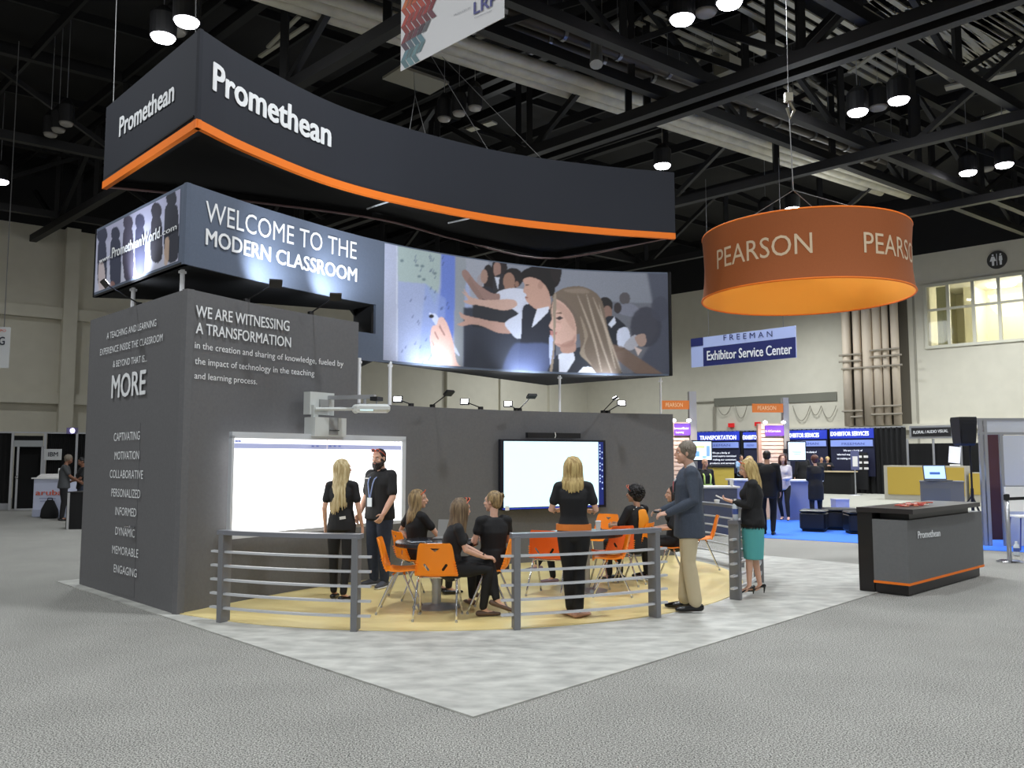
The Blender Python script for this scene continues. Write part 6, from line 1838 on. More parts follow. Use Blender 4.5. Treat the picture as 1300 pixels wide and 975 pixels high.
# kiosks with purple signs
M_KIOSK = mat('kiosk_slat', (236, 208, 190), 0.6)
M_PILLAR = mat('kiosk_pillar', (150, 149, 148), 0.5)
M_PURPLE = mat('purple_sign', (96, 50, 160), 0.6, emit=0.25)
M_ORSIGN = mat('orange_sign', (206, 112, 40), 0.7)
def kiosk(Yk, x0, x1, px0, px1, label, orange, sign_txt, ztop_px, pil_px):
    X = lambda px: (px - 650) / 1075 * Yk
    Zp = lambda py: EYE + (HOR - py) / 1075 * Yk
    S_ = Surf([Vector((X(x0) - 3, Yk)), Vector((X(x1) + 3, Yk))])
    t = thing('kiosk', label, 'display', (X((x0 + x1) / 2), Yk, 0))
    n = 15; zt = Zp(ztop_px)
    mb = MB(); mb.box(((X(x0) + X(x1)) / 2, Yk + .2, zt / 2), (X(x1) - X(x0), .35, zt)); mb.build('core', M_KIOSK, t, world=True)
    for k in range(n):
        z = .9 + (zt - .95) * k / n
        mb = MB(); mb.box(((X(x0) + X(x1)) / 2, Yk, z + .05), (X(x1) - X(x0) - .03, .06, (zt - .95) / n * .8)); mb.build('slat', M_KIOSK, t, world=True)
    mb = MB(); mb.box(((X(px0) + X(px1)) / 2, Yk + .05, Zp(pil_px) / 2), (X(px1) - X(px0), .22, Zp(pil_px))); mb.build('pillar', M_PILLAR, t, world=True)
    mb = MB(); mb.box((X(x0) - .03, Yk + .05, zt / 2), (.09, .16, zt)); mb.build('pillar', mat('kiosk_edge', (200, 160, 140), 0.5), t, world=True)
    ox0, ox1, oy0, oy1 = orange
    mb = MB(); mb.box(((X(ox0) + X(ox1)) / 2, Yk - .1, (Zp(oy0) + Zp(oy1)) / 2), (X(ox1) - X(ox0), .04, Zp(oy0) - Zp(oy1))); mb.build('orange_sign', M_ORSIGN, t, world=True)
    S2 = Surf([Vector((X(ox0) - 1, Yk - .12)), Vector((X(ox1) + 1, Yk - .12))])
    text_px(S2, 'PEARSON', (ox0 + (ox1 - ox0) * .2, oy1 - 3.5), (ox1 - (ox1 - ox0) * .2, oy1 - 3.5), 5, mat('pale_gold', (236, 200, 150), 0.6), t, 0, .005)
    sx0, sx1, sy0, sy1, lines = sign_txt
    mb = MB(); mb.box(((X(sx0) + X(sx1)) / 2, Yk - .08, (Zp(sy0) + Zp(sy1)) / 2), (X(sx1) - X(sx0), .04, Zp(sy0) - Zp(sy1))); mb.build('purple_sign', M_PURPLE, t, world=True)
    for body, a0, a1, yy in lines: text_px(S2, body, (a0, yy), (a1, yy), 2.6, mat('sign_white_glow', (240, 230, 250), 0.6, emit=.5), t, 0, .005)
    for xx in (x1 - 3, x0 + 3):
        mb = MB(); mb.ball((X(xx), Yk - .25, zt + .03), (.06, .04, .04)); mb.build('spot_head', M_LED, t, world=True, smooth=True)
        spot_light('kiosk_light', (X(xx), Yk - .45, zt - .02), (X((x0 + x1) / 2), Yk - .02, zt - 1.2), 22, 140, 1, (1, .88, .82), .05, parent=t)
kiosk(24.0, 965, 994, 994, 1001, 'lit slatted kiosk with a purple sign and orange header, beside the right monitor', (954, 993, 513, 524), (970, 993.5, 540.5, 553.5, [('K-12 Curriculum', 972, 991, 548.5)]), 538, 505)
kiosk(22.5, 850, 875, 875, 884, 'lit slatted kiosk with a purple sign, next to the right end of the booth wall', (838, 874, 509, 520), (855, 875.5, 538, 553, [('Services and Blended', 856, 874, 545), ('Learning', 858, 868, 550)]), 536, 497)
def X_(px, Y): return (px - 650) / 1075 * Y
def Z_(py, Y): return EYE + (HOR - py) / 1075 * Y
def monitor(Y, x0, x1, y0, y1, label, cols):
    t = thing('monitor', label, 'monitor', (X_((x0 + x1) / 2, Y), Y, 0))
    w = X_(x1, Y) - X_(x0, Y); hh = Z_(y0, Y) - Z_(y1, Y); c = Vector(((X_(x0, Y) + X_(x1, Y)) / 2, Y, (Z_(y0, Y) + Z_(y1, Y)) / 2))
    mb = MB(); mb.rbox(c, (w, .07, hh), bev=.01); mb.build('housing', M_TVB, t, world=True)
    mb = MB(); mb.box(c + Vector((0, -.038, 0)), (w * .88, .006, hh * .86)); mb.build('screen', mat('monitor_glow', (216, 240, 255), .3, emit=1.1), t, world=True)
    rnd = random.Random(int(x0))
    for (u, v, a, b, col) in cols:
        mb = MB(); mb.box(c + Vector((u * w, -.043, v * hh)), (a * w, .003, b * hh)); mb.build('picture', mat('picture_%d_%d' % (col[0], col[2]), col, .3, emit=.8), t, world=True)
    mb = MB(); mb.box(c + Vector((-w * .35, .08, 0)), (w * .6, .06, .12)); mb.build('wall_arm', M_DARKMETAL, t, world=True)
monitor(22.2, 877, 903.5, 559, 585.5, 'monitor with a map and blue drawing on its screen, behind the blazer man', [(-.12, .18, .5, .12, (190, 236, 140)), (-.25, -.15, .22, .25, (110, 160, 230)), (.28, -.02, .16, .5, (120, 160, 235)), (.1, -.3, .2, .12, (150, 190, 240))])
monitor(23.8, 998, 1022, 560, 585.5, 'monitor with a nearly white screen beside the kiosk with the orange header', [(.0, -.05, .5, .05, (130, 190, 240)), (.0, -.16, .4, .04, (130, 190, 240))])
# lilac counters of that booth
M_LILAC = mat('lilac_counter', (138, 142, 168), 0.6)
def counter(Y, x0, x1, ytop, dep, label, m=M_LILAC, topm=M_WHITE, over=.05, z0=0.0):
    z = Z_(ytop, Y); t = thing('display_counter', label, 'counter', (X_((x0 + x1) / 2, Y), Y, 0)); w = X_(x1, Y) - X_(x0, Y)
    mb = MB(); mb.box((0, dep / 2, (z - .04) / 2 + z0), (w, dep, z - .04)); mb.build('body', m, t)
    mb = MB(); mb.box((0, dep / 2, z - .02), (w + over * 2, dep + over * 2, .04)); mb.build('countertop', topm, t)
    return t
counter(23.0, 984, 1040, 609, .7, 'lilac counter with white top behind the woman in the pale knit top')
counter(18.6, 892, 934, 617, .6, 'dark blue-grey counter beyond the railing, paper cup on it', mat('slate_counter', (86, 92, 112), .6))
counter(21.0, 930, 962, 608, .6, 'lilac counter behind the woman in the teal skirt')
cup(Vector((X_(931, 18.5), 18.75, Z_(617, 18.6))), 'white paper cup on the blue-grey counter near the phone', .16, .045)
cup(Vector((X_(908, 14.0), 14.0, 0.93)), 'small white cup on the far railing beyond the blazer man', .07, .045, (228, 228, 224))
ylw = thing('yellow_cabinet', 'yellow fronted cabinet with dark top beyond the railing', 'cabinet', (X_(917, 24), 24, 0))
mb = MB(); mb.box((0, .3, (Z_(593, 24)) / 2), (X_(931, 24) - X_(904, 24), .6, Z_(593, 24))); mb.build('body', mat('mustard_panel', (196, 174, 72), .6), ylw)
mb = MB(); mb.box((0, .3, Z_(593, 24) + .02), (X_(932, 24) - X_(903, 24), .66, .06)); mb.build('countertop', M_BLACK, ylw)

# ------------------------------------------------------------ service centre along the right wall
DR = Surf([Vector((1.0, 56.0 - 1.0)), Vector((44.0, 12.0))])
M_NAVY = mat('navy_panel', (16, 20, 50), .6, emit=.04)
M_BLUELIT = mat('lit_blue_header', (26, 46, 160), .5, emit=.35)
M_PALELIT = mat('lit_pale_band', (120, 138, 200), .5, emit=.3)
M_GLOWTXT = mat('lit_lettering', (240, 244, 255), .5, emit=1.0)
back = thing('drape_wall', 'long black draped partition of the service centre below the beige wall', 'partition', DR.pos(DR.at(1000, 600)[0], 0, 0))
sa, _ = DR.at(848, 600); sb_, _ = DR.at(1151.5, 600)
nP = 26
v = []; f = []
zt_ = 3.05
mb = MB()
n = 260
for i in range(n + 1):
    s = sa + (sb_ - sa) * i / n; o = .06 * math.sin(i * 1.3)
    mb.v += [DR.pos(s, 0, o), DR.pos(s, zt_, o)]
for i in range(n): mb.f.append((2 * i, 2 * i + 2, 2 * i + 3, 2 * i + 1))
mb.build('drape', M_DRAPE, back, world=True, smooth=True)
mb = MB(); mb.tube([DR.pos(sa, zt_, 0), DR.pos(sb_, zt_, 0)], .04, 6); mb.build('rail', M_ALU, back, world=True)
def svc(x0, x1, y_head0, y_head1, y_band0, y_band1, y_bot, title, tx0, tx1, ty, label, lines):
    t = thing('information_board', label, 'sign', DR.pos(DR.at((x0 + x1) / 2, 600)[0], 0, .3))
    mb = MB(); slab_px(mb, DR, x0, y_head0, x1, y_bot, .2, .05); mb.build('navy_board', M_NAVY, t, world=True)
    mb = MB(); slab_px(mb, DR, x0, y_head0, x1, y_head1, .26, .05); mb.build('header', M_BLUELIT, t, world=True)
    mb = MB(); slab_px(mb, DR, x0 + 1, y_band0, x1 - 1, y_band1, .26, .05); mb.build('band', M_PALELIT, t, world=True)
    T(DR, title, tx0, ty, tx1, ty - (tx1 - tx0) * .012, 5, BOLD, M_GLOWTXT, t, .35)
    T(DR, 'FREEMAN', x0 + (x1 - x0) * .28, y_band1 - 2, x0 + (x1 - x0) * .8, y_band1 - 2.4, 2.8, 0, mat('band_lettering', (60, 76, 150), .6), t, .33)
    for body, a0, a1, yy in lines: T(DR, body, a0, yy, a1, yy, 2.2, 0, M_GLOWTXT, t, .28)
svc(888, 942, 549, 560, 562, 569, 600, 'TRANSPORTATION', 893, 939, 558.5, 'blue lit header panel reading transportation, left of the kiosk', [('We are a family of', 908, 930, 576), ('talented experts committed', 905, 938, 580), ('to making our customers', 905, 938, 584.5), ('products and services', 905, 936, 589)])
svc(947, 965, 549, 559, 562, 569, 600, 'EXHIBITOR SERVICES', 947.5, 985, 558, 'narrow lit header panel cut off by the kiosk', [])
svc(1003, 1053, 547, 558, 560, 567, 602, 'EXHIBITOR SERVICES', 1003, 1044, 555.5, 'blue lit exhibitor services panel behind the right monitor', [('We are a family of', 1022, 1040, 575)])
svc(1057, 1112, 545, 557, 559, 567, 604, 'EXHIBITOR SERVICES', 1058.5, 1107, 553.5, 'blue lit exhibitor services panel farthest right', [('We are a family of', 1074, 1098, 573), ('talented experts committed', 1066, 1104, 578), ('to making our customers', 1066, 1100, 583)])
for x in (950, 1030, 1085):
    s, z = DR.at(x, 544); spot_light('header_light', DR.pos(s, 3.6, 1.4), DR.pos(s, 2.2, .2), 60, 110, 1, (.8, .88, 1), .1)
# black draped service desk
t = thing('service_desk', 'black draped service desk with a wooden top below the exhibitor panels', 'desk', DR.pos(DR.at(1075, 627)[0], 0, 1.6))
DD = Surf([DR.p[0] + Vector((-.7071, -.7071)) * 1.6, DR.p[1] + Vector((-.7071, -.7071)) * 1.6])
mb = MB(); s0, _ = DD.at(1040, 600); s1, _ = DD.at(1080, 600)
mb.wall(DD, s0, s1, 0, 1.0, -.6, 0); mb.build('drape', M_DRAPE, t, world=True)
mb = MB(); mb.wall(DD, s0 - .05, s1 + .05, 1.0, 1.05, -.65, .05); mb.build('desktop', mat('birch_top', (206, 186, 150), .6), t, world=True)
# sign on a pole
sp = G(1086.5, 629); t = thing('pole_sign', 'small notice on a metal pole stand before the service panels', 'sign', (sp.x, sp.y, 0))
mb = MB(); mb.tube([(0, 0, .02), (0, 0, 1.5)], .03, 8); mb.build('pole', M_ALU, t)
mb = MB(); mb.lathe((0, 0, 0), [(.28, 0), (.26, .03)], 20); mb.build('base', M_ALU, t)
mb = MB(); mb.box((0, -.03, 1.55), (.36, .03, .85)); mb.build('board', mat('notice_blue', (86, 90, 130), .6), t)
mb = MB(); mb.box((0, -.05, 1.5), (.22, .01, .45)); mb.build('notice_paper', C_WHITE, t)
# leaflet rack right of it
rk = thing('leaflet_rack', 'black leaflet rack with small white papers at the service desk', 'rack', DR.pos(DR.at(1100, 620)[0], 0, .5))
mb = MB(); s0, _ = DR.at(1091, 600); s1, _ = DR.at(1107, 600); mb.wall(DR, s0, s1, .2, 1.9, .4, .5); mb.build('rack_body', M_BLACK, rk, world=True)
for i in range(3):
    for j in range(2):
        mb = MB(); s = s0 + .15 + j * (s1 - s0) * .5; mb.wall(DR, s, s + .2, 1.12 + i * .27, 1.22 + i * .27, .5, .52); mb.build('leaflet', C_WHITE, rk, world=True)

# hanging blue sign
FS = Surf([Vector((X_(879, 29.2), 29.2)), Vector((X_(1013, 29.2), 29.2)) + Vector((-.95, -3.6)) * 1.0])
a = Vector((X_(879, 29.2), 29.2)); b = Vector((X_(1013, 26.2), 26.2)); FS = Surf([a, b])
fs = thing('service_banner', 'blue and pale blue rectangular banner about exhibitor services hanging on the right', 'sign', (a.x, a.y, 4.5))
_, zt1 = FS.at(879, 430); _, zb1 = FS.at(879, 466.5)
M_PBLUE = mat('pale_blue_banner', (178, 192, 236), .6); M_NBLUE = mat('navy_banner', (32, 40, 100), .6)
L_ = FS.L
mb = MB(); mb.wall(FS, 0, L_, zb1, zt1, -.04, 0); mb.build('banner_board', M_PBLUE, fs, world=True)
sq, _ = FS.at(893, 450)
mb = MB(); mb.wall(FS, sq, L_, zb1, zb1 + (zt1 - zb1) * .64, 0, .01); mb.build('navy_field', M_NBLUE, fs, world=True)
mb = MB(); mb.wall(FS, 0, sq, zb1 + (zt1 - zb1) * .72, zt1, 0, .01); mb.build('navy_square', M_NBLUE, fs, world=True)
T(FS, 'F R E E M A N', 919, 432.5, 981, 427.5, 7, 0, M_NBLUE, fs, .02)
T(FS, 'Exhibitor Service Center', 898, 457.5, 1006, 449, 11.5, BOLD, M_LETTER, fs, .02)
for x in (900, 995): q_ = FS.pos(FS.at(x, 440)[0], zt1, 0); cable(q_, q_ + Vector((0, 0, 5.5)), fs, .01)

# ------------------------------------------------------------ floral / audio visual desk
AV = Surf([Vector((4.0, 48.0)), Vector((40.0, 12.0))])
av = thing('pipe_booth', 'black draped booth with metal poles under a floral and audio visual sign', 'booth', AV.pos(AV.at(1185, 620)[0], 0, 0))
sa, _ = AV.at(1152, 600); sb_, _ = AV.at(1246, 600)
mb = MB(); mb.wall(AV, sa, sb_, 0.0, Z_(562, 33), -.1, -.05); mb.build('drape', M_DRAPE, av, world=True)
for x in (1154, 1187, 1222):
    s, _ = AV.at(x, 600); mb = MB(); mb.tube([AV.pos(s, 0, .05), AV.pos(s, Z_(556, 33), .05)], .05, 6); mb.build('pole', M_ALU, av, world=True)
mb = MB(); s0, s1, zb_, za_ = slab_px(mb, AV, 1155, 541, 1212, 557, .0, .08); mb.build('sign_frame', M_ALU, av, world=True)
mb = MB(); slab_px(mb, AV, 1158, 543.5, 1208, 554.5, .08, .03); mb.build('sign_board', M_BLACK, av, world=True)
T(AV, 'FLORAL / AUDIO VISUAL', 1161, 550.8, 1205, 548.8, 3.6, .01, M_LETTER, av, .13)
AVD = Surf([Vector((3.0, 46.0)), Vector((38.0, 11.0))])
t = thing('yellow_desk', 'long yellow fronted desk with pale frame under the floral sign', 'desk', AVD.pos(AVD.at(1180, 632)[0], 0, 0))
s0, _ = AVD.at(1122, 600); s1, _ = AVD.at(1226, 600); zt2 = Z_(591.5, 32)
mb = MB(); mb.wall(AVD, s0, s1, 0, zt2, -.7, 0); mb.build('desk_body', mat('pale_frame', (176, 172, 160), .6), t, world=True)
mb = MB(); mb.wall(AVD, s0 + .15, s1 - .05, .22, zt2 - .06, 0, .03); mb.build('yellow_front', mat('yellow_laminate', (186, 158, 66), .6), t, world=True)
t = thing('yellow_desk', 'short yellow desk section right of the speaker stand pole', 'desk', AVD.pos(AVD.at(1240, 632)[0], 0, 0))
s0, _ = AVD.at(1230, 600); s1, _ = AVD.at(1246, 600)
mb = MB(); mb.wall(AVD, s0, s1, 0, zt2 * .82, -.7, 0); mb.build('desk_body', mat('pale_frame', (176, 172, 160), .6), t, world=True)
mb = MB(); mb.wall(AVD, s0, s1, .3, zt2 * .8, 0, .03); mb.build('yellow_front', mat('yellow_laminate', (186, 158, 66), .6), t, world=True)
q_ = AVD.pos(AVD.at(1209, 590)[0], zt2, -.3); t = thing('desk_screen', 'white screen seen edge-on standing on the yellow desk', 'monitor', q_)
mb = MB(); mb.box((0, 0, .42), (.42, .05, .62), R=Matrix.Rotation(.1, 3, 'Y')); mb.build('panel', mat('screen_white', (226, 228, 240), .5, emit=.35), t)
mb = MB(); mb.box((0, 0, .03), (.3, .2, .06)); mb.build('foot', M_WHITE, t)

# podium with laptop
Yp = 17.0
t = thing('podium', 'grey podium carrying an open laptop behind the reception counter', 'podium', (X_(1192, Yp), Yp, 0), -.45)
zp = Z_(612, Yp)
mb = MB(); mb.box((0, .2, zp / 2), (.78, .55, zp)); mb.build('body', mat('podium_grey', (116, 119, 124), .6), t)
mb = MB(); mb.box((-.1, -.078, zp / 2), (.5, .006, zp * .8)); mb.build('front_panel', mat('podium_panel', (108, 114, 124), .6), t)
mb = MB(); mb.box((0, .2, zp + .012), (.8, .57, .024)); mb.build('podium_top', mat('podium_grey', (116, 119, 124), .6), t)
lp = thing('laptop', 'open laptop with a bright blue-white screen on the grey podium', 'laptop', (X_(1192, Yp - .05), Yp + .1, zp + .024), -.12)
mb = MB(); mb.rbox((0, -.02, .012), (.46, .3, .02), bev=.005); mb.build('keyboard_half', mat('laptop_dark', (70, 72, 78), .4), lp)
mb = MB(); mb.box((0, .16, .17), (.44, .015, .30), R=Matrix.Rotation(-.22, 3, 'X')); mb.build('lid', mat('laptop_dark', (70, 72, 78), .4), lp)
mb = MB(); mb.box((0, .149, .17), (.40, .006, .26), R=Matrix.Rotation(-.22, 3, 'X')); mb.build('screen', mat('laptop_glow', (176, 206, 250), .3, emit=1.0), lp)
mb = MB(); mb.box((0, .143, .15), (.2, .004, .05), R=Matrix.Rotation(-.22, 3, 'X')); mb.build('screen_mark', mat('laptop_mark', (70, 110, 190), .3, emit=.5), lp)

# loudspeaker on a tripod
Ys = 19.0
t = thing('speaker_stand', 'black tripod speaker stand behind the reception counter', 'stand', (X_(1230, Ys), Ys, 0))
mb = MB(); mb.tube([(0, 0, .5), (0, 0, Z_(566, Ys))], .022, 8); mb.build('pole', M_DARKMETAL, t)
mb = MB(); mb.tube([(0, 0, .45), (0, 0, 1.0)], .035, 8); mb.build('collar', M_DARKMETAL, t)
for a in (30, 150, 270):
    c_, s_ = math.cos(math.radians(a)), math.sin(math.radians(a))
    mb = MB(); mb.tube([(0, 0, .85), (c_ * .55, s_ * .55, .02)], .015, 6); mb.tube([(0, 0, .5), (c_ * .3, s_ * .3, .40)], .01, 6); mb.build('leg', M_DARKMETAL, t)
t = thing('loudspeaker', 'black loudspeaker on the tall stand between yellow desk and white booth', 'speaker', (X_(1223, Ys), Ys, Z_(566, Ys)))
mb = MB(); v_ = []
for (z, wx, wy) in ((0, .15, .14), (.05, .17, .17), (.58, .20, .2), (.64, .19, .19)):
    v_.append([(sx_ * wx, sy_ * wy, z) for sx_, sy_ in ((-1, -1), (1, -1), (1, 1), (-1, 1))])
vv = [p for r_ in v_ for p in r_]; ff = [(3, 2, 1, 0), (12, 13, 14, 15)]
for i in range(3):
    for k in range(4): ff.append((i * 4 + k, i * 4 + (k + 1) % 4, i * 4 + 4 + (k + 1) % 4, i * 4 + 4 + k))
mb.add(vv, ff); mb.build('cabinet', M_BLACK, t)
mb = MB(); mb.box((0, -.19, .33), (.3, .01, .5)); mb.build('grille', mat('grille_black', (14, 14, 14), .7), t)

# white booth at the right edge
Yw = 16.4
t = thing('panel_booth', 'white panel booth with aluminium posts cut by the right edge', 'booth', (X_(1250, Yw), Yw, 0))
def pan(x0, x1, y0, y1, m, name, dy=0.0, th=.05, **kw):
    Y = Yw + dy
    mb = MB(); mb.box(((X_(x0, Y) + X_(x1, Y)) / 2, Y, (Z_(y0, Y) + Z_(y1, Y)) / 2), (X_(x1, Y) - X_(x0, Y), th, Z_(y0, Y) - Z_(y1, Y))); return mb.build(name, m, t, world=True, **kw)
M_PW = mat('panel_white', (206, 210, 218), .5)
bot = HOR + 1.7 / Yw * 1075
for x in (1241.5, 1247.5): pan(x, x + 4, 531, bot, M_ALU, 'post', 0, .06)
pan(1241, 1340, 531, 534, M_ALU, 'rail'); pan(1241, 1340, 549, 552, M_ALU, 'rail')
pan(1251, 1340, 534, 549, M_PW, 'header_panel', .02)
pan(1251, 1272, 552, bot - 3, mat('maroon_fabric', (84, 50, 50), .8), 'inner_wall', 1.2)
pan(1267, 1271, 552, bot + 1, M_ALU, 'post', -.05)
pan(1271, 1340, 553, 616, M_PW, 'white_panel', -.05); pan(1271, 1340, 616, 621, M_ALU, 'rail', -.06); pan(1271, 1340, 621, bot, M_PW, 'white_panel', -.05)
# retractable belt barrier
sp = G(1282, 714); t = thing('belt_barrier', 'chrome belt barrier post with a round base and black belt at the right edge', 'barrier', (sp.x, sp.y, 0))
mb = MB(); mb.lathe((0, 0, 0), [(.20, 0), (.20, .015), (.15, .035), (.05, .045)], 28); mb.build('base', M_CHROME, t)
mb = MB(); mb.tube([(0, 0, .04), (0, 0, 1.04)], .034, 14); mb.build('post', M_ALU, t, smooth=True)
mb = MB(); mb.lathe((0, 0, 1.0), [(.045, 0), (.045, .09), (.03, .1)], 14); mb.build('belt_head', M_BLACK, t)
mb = MB(); mb.box((.8, .0, 1.05), (1.6, .006, .05), R=Matrix.Rotation(-.04, 3, 'Y')); mb.build('belt', M_BLACK, t)
w_ = G(1291, 706); bottle(Vector((w_.x, w_.y, .01)), 'clear plastic bottle standing on the blue carpet by the white panel', .24, .05)
t = thing('folding_chair', 'white chair with thin blue legs cut by the right edge', 'chair', G(1304, 699))
mb = MB(); mb.rbox((0, 0, .62), (.5, .42, .04), bev=.01); mb.build('seat', M_WHITE, t)
mb = MB(); mb.box((0, .2, .92), (.48, .04, .45)); mb.build('backrest', M_WHITE, t)
for sx_ in (-1, 1):
    for sy_ in (-1, 1):
        mb = MB(); mb.tube([(sx_ * .18, sy_ * .16, .6), (sx_ * .24, sy_ * .2, .02)], .014, 6); mb.build('leg', mat('leg_blue', (70, 80, 150), .4), t)
# dark ottomans
M_LEATH = mat('black_leatherette', (20, 20, 22), .35)
for i, (x0, x1, y0, yb, lab) in enumerate(((1021, 1058, 650, 676, 'black padded ottoman on the blue carpet, the leftmost one'), (1050, 1098, 648, 674, 'black padded ottoman on the blue carpet, middle one'), (1078, 1116, 655, 679, 'black padded ottoman just left of the reception counter'))):
    g0 = G((x0 + x1) / 2, yb); w = X_(x1, g0.y) - X_(x0, g0.y)
    t = thing('ottoman', lab, 'ottoman', (g0.x, g0.y + w * .4, 0), -.5 + .2 * i)
    mb = MB(); mb.rbox((0, 0, .25), (w * .85, w * .8, .40), bev=.04); mb.build('padded_body', M_LEATH, t)
    mb = MB(); mb.rbox((0, 0, .47), (w * .87, w * .82, .06), bev=.03); mb.build('cushion', M_LEATH, t)
    mb = MB(); mb.box((0, 0, .03), (w * .7, w * .65, .06)); mb.build('plinth', M_BLACK, t)
# small white box far behind
Yq = 24.0; t = thing('white_bin', 'small pale box standing on the pale carpet behind the ottomans', 'box', (X_(1063, Yq), Yq, 0))
mb = MB(); mb.box((0, 0, .25), (.38, .38, .5)); mb.build('box_body', mat('box_lilac', (170, 168, 186), .6), t)
mb = MB(); mb.box((0, 0, .51), (.4, .4, .03)); mb.build('lid', mat('box_lilac', (170, 168, 186), .6), t)

# ============================================================ left background
LB_ = Surf([G(-90, 650), G(150, 644.5)]); zt3 = 2.46
lbk = thing('pipe_booth', 'black draped booth wall with aluminium posts at the left edge', 'booth', LB_.pos(LB_.at(60, 650)[0], 0, 0))
s0 = 0; s1, _ = LB_.at(150, 600)
for x0, x1 in ((-90, 13), (58, 95), (97, 150)):
    a0, _ = LB_.at(x0, 600); a1, _ = LB_.at(x1, 600)
    mb = MB(); n = 60
    for i in range(n + 1):
        s = a0 + (a1 - a0) * i / n; mb.v += [LB_.pos(s, .02 if x0 > 0 else .22, .04 * math.sin(i * 1.5)), LB_.pos(s, zt3, .04 * math.sin(i * 1.5))]
    for i in range(n): mb.f.append((2 * i, 2 * i + 2, 2 * i + 3, 2 * i + 1))
    mb.build('drape', M_DRAPE, lbk, world=True, smooth=True)
for x in (14.5, 56, 96):
    s, _ = LB_.at(x, 600); mb = MB(); mb.wall(LB_, s - .035, s + .035, 0, zt3 + .03, .04, .12); mb.build('post', M_ALU, lbk, world=True)
mb = MB(); mb.wall(LB_, 0, s1, zt3, zt3 + .05, .03, .1); mb.build('rail', M_ALU, lbk, world=True)
mb = MB(); a0, _ = LB_.at(-90, 600); a1, _ = LB_.at(13, 600); mb.wall(LB_, a0, a1, .02, .22, 0, .03); mb.build('base_panel', mat('base_grey', (150, 152, 156), .5), lbk, world=True)
# door bay
a0, _ = LB_.at(16, 600); a1, _ = LB_.at(55, 600)
mb = MB(); slab_px(mb, LB_, 16, 559, 55, 567, .02, .06); mb.build('header_panel', mat('panel_pale', (170, 174, 176), .5), lbk, world=True)
mb = MB(); slab_px(mb, LB_, 16, 553, 55, 559, .0, .02); mb.build('drape', M_DRAPE, lbk, world=True)
mb = MB(); mb.wall(LB_, a0, a1, .03, Z_(567, 28), -.3, -.25); mb.build('drape', M_DRAPE, lbk, world=True)
dl = thing('open_door', 'aluminium framed door standing ajar in the left booth', 'door', LB_.pos(LB_.at(23, 600)[0], 0, .15))
for x in (22.5, 53): s, _ = LB_.at(x, 600); mb = MB(); mb.wall(LB_, s - .03, s + .03, 0.0, Z_(567.5, 28), .12, .18); mb.build('door_frame', M_ALU, dl, world=True)
s_a, _ = LB_.at(22.5, 600); s_b, _ = LB_.at(53, 600)
mb = MB(); mb.wall(LB_, s_a, s_b, 0, .05, .12, .18); mb.build('door_frame', M_ALU, dl, world=True)
mb = MB(); mb.ball(LB_.pos(s_a, 1.05, .24), .05); mb.build('door_knob', M_CHROME, dl, world=True, smooth=True)
# name sign
nsn = thing('name_sign', 'small white sign with three dark capital letters on the black drape, left side', 'sign', LB_.pos(LB_.at(68, 577)[0], 1.6, .15))
mb = MB(); slab_px(mb, LB_, 56.5, 570, 79, 584, .12, .03); mb.build('board', mat('sign_pale', (206, 208, 208), .5), nsn, world=True)
T(LB_, 'IBM', 61.5, 579.5, 74, 579.3, 5.4, BOLD, mat('letter_dark', (40, 44, 54), .6), nsn, .16)
# white counter
wc = G(41, 657); wd = G(84, 657.5); CS = Surf([wc, wd])
t = thing('display_counter', 'white counter with orange-red lettering at the left', 'counter', CS.pos(CS.L / 2, 0, 0))
_, zc = CS.at(42, 608)
mb = MB(); mb.wall(CS, 0, CS.L, .02, zc, -.6, 0); mb.build('body', mat('counter_white', (196, 202, 224), .5), t, world=True)
mb = MB(); mb.wall(CS, -.05, CS.L + .05, zc, zc + .04, -.65, .05); mb.build('countertop', M_WHITE, t, world=True)
mb = MB(); mb.wall(CS, 0, CS.L, .02, .22, 0, .02); mb.build('kick_panel', mat('counter_kick', (166, 172, 194), .5), t, world=True)
T(CS, 'aruba', 45.5, 628.5, 80, 628.5, 6.5, .012, mat('letter_coral', (214, 96, 70), .6), t, .012)
mb = MB()
for i, y in enumerate((632.5, 636)): 
    s0, z0_ = CS.at(50 + i, y); s1, _ = CS.at(71 - i, y); mb.wall(CS, s0, s1, z0_ - .015, z0_ + .01, .004, .008)
mb.build('fine_print', mat('fine_print', (150, 158, 190), .6), t, world=True)
for j, (x, w, lab) in enumerate(((50, .4, 'pile of papers on the left end of the white counter'), (61, .36, 'flat white folder on the white counter'))):
    s, _ = CS.at(x, 606); q_ = CS.pos(s, zc + .04, -.3); t2 = thing('paper_pile', lab, 'papers', q_, .2 * j)
    for i in range(4): mb = MB(); mb.box((.02 * i, .01 * i, .012 + .024 * i), (w, .3, .022), rz=.1 * i); mb.build('sheet_stack', C_WHITE, t2)
s, _ = CS.at(69, 606); q_ = CS.pos(s, zc + .04, -.3); t2 = thing('tissue_box', 'upright white box beside the grey haired man on the white counter', 'box', q_, .3)
mb = MB(); mb.rbox((0, 0, .13), (.16, .13, .26), bev=.01); mb.build('box_body', C_WHITE, t2)
# draped table near the tall block
dt = G(83, 672); t = thing('draped_table', 'black draped table with a white corner strip left of the tall block', 'table', (dt.x, dt.y, 0), .0)
Yt = dt.y; wt = X_(122, Yt) - X_(82, Yt); zt4 = Z_(625, Yt)
mb = MB(); mb.box((wt / 2, .4, zt4 / 2), (wt, .8, zt4)); mb.build('drape', M_DRAPE, t)
mb = MB(); mb.box((wt / 2, .4, zt4 + .01), (wt + .02, .82, .02)); mb.build('tabletop', M_BLACK, t)
mb = MB(); mb.box((.05, -.01, zt4 / 2), (.05, .02, zt4)); mb.build('corner_strip', mat('strip_grey', (176, 176, 176), .5), t)
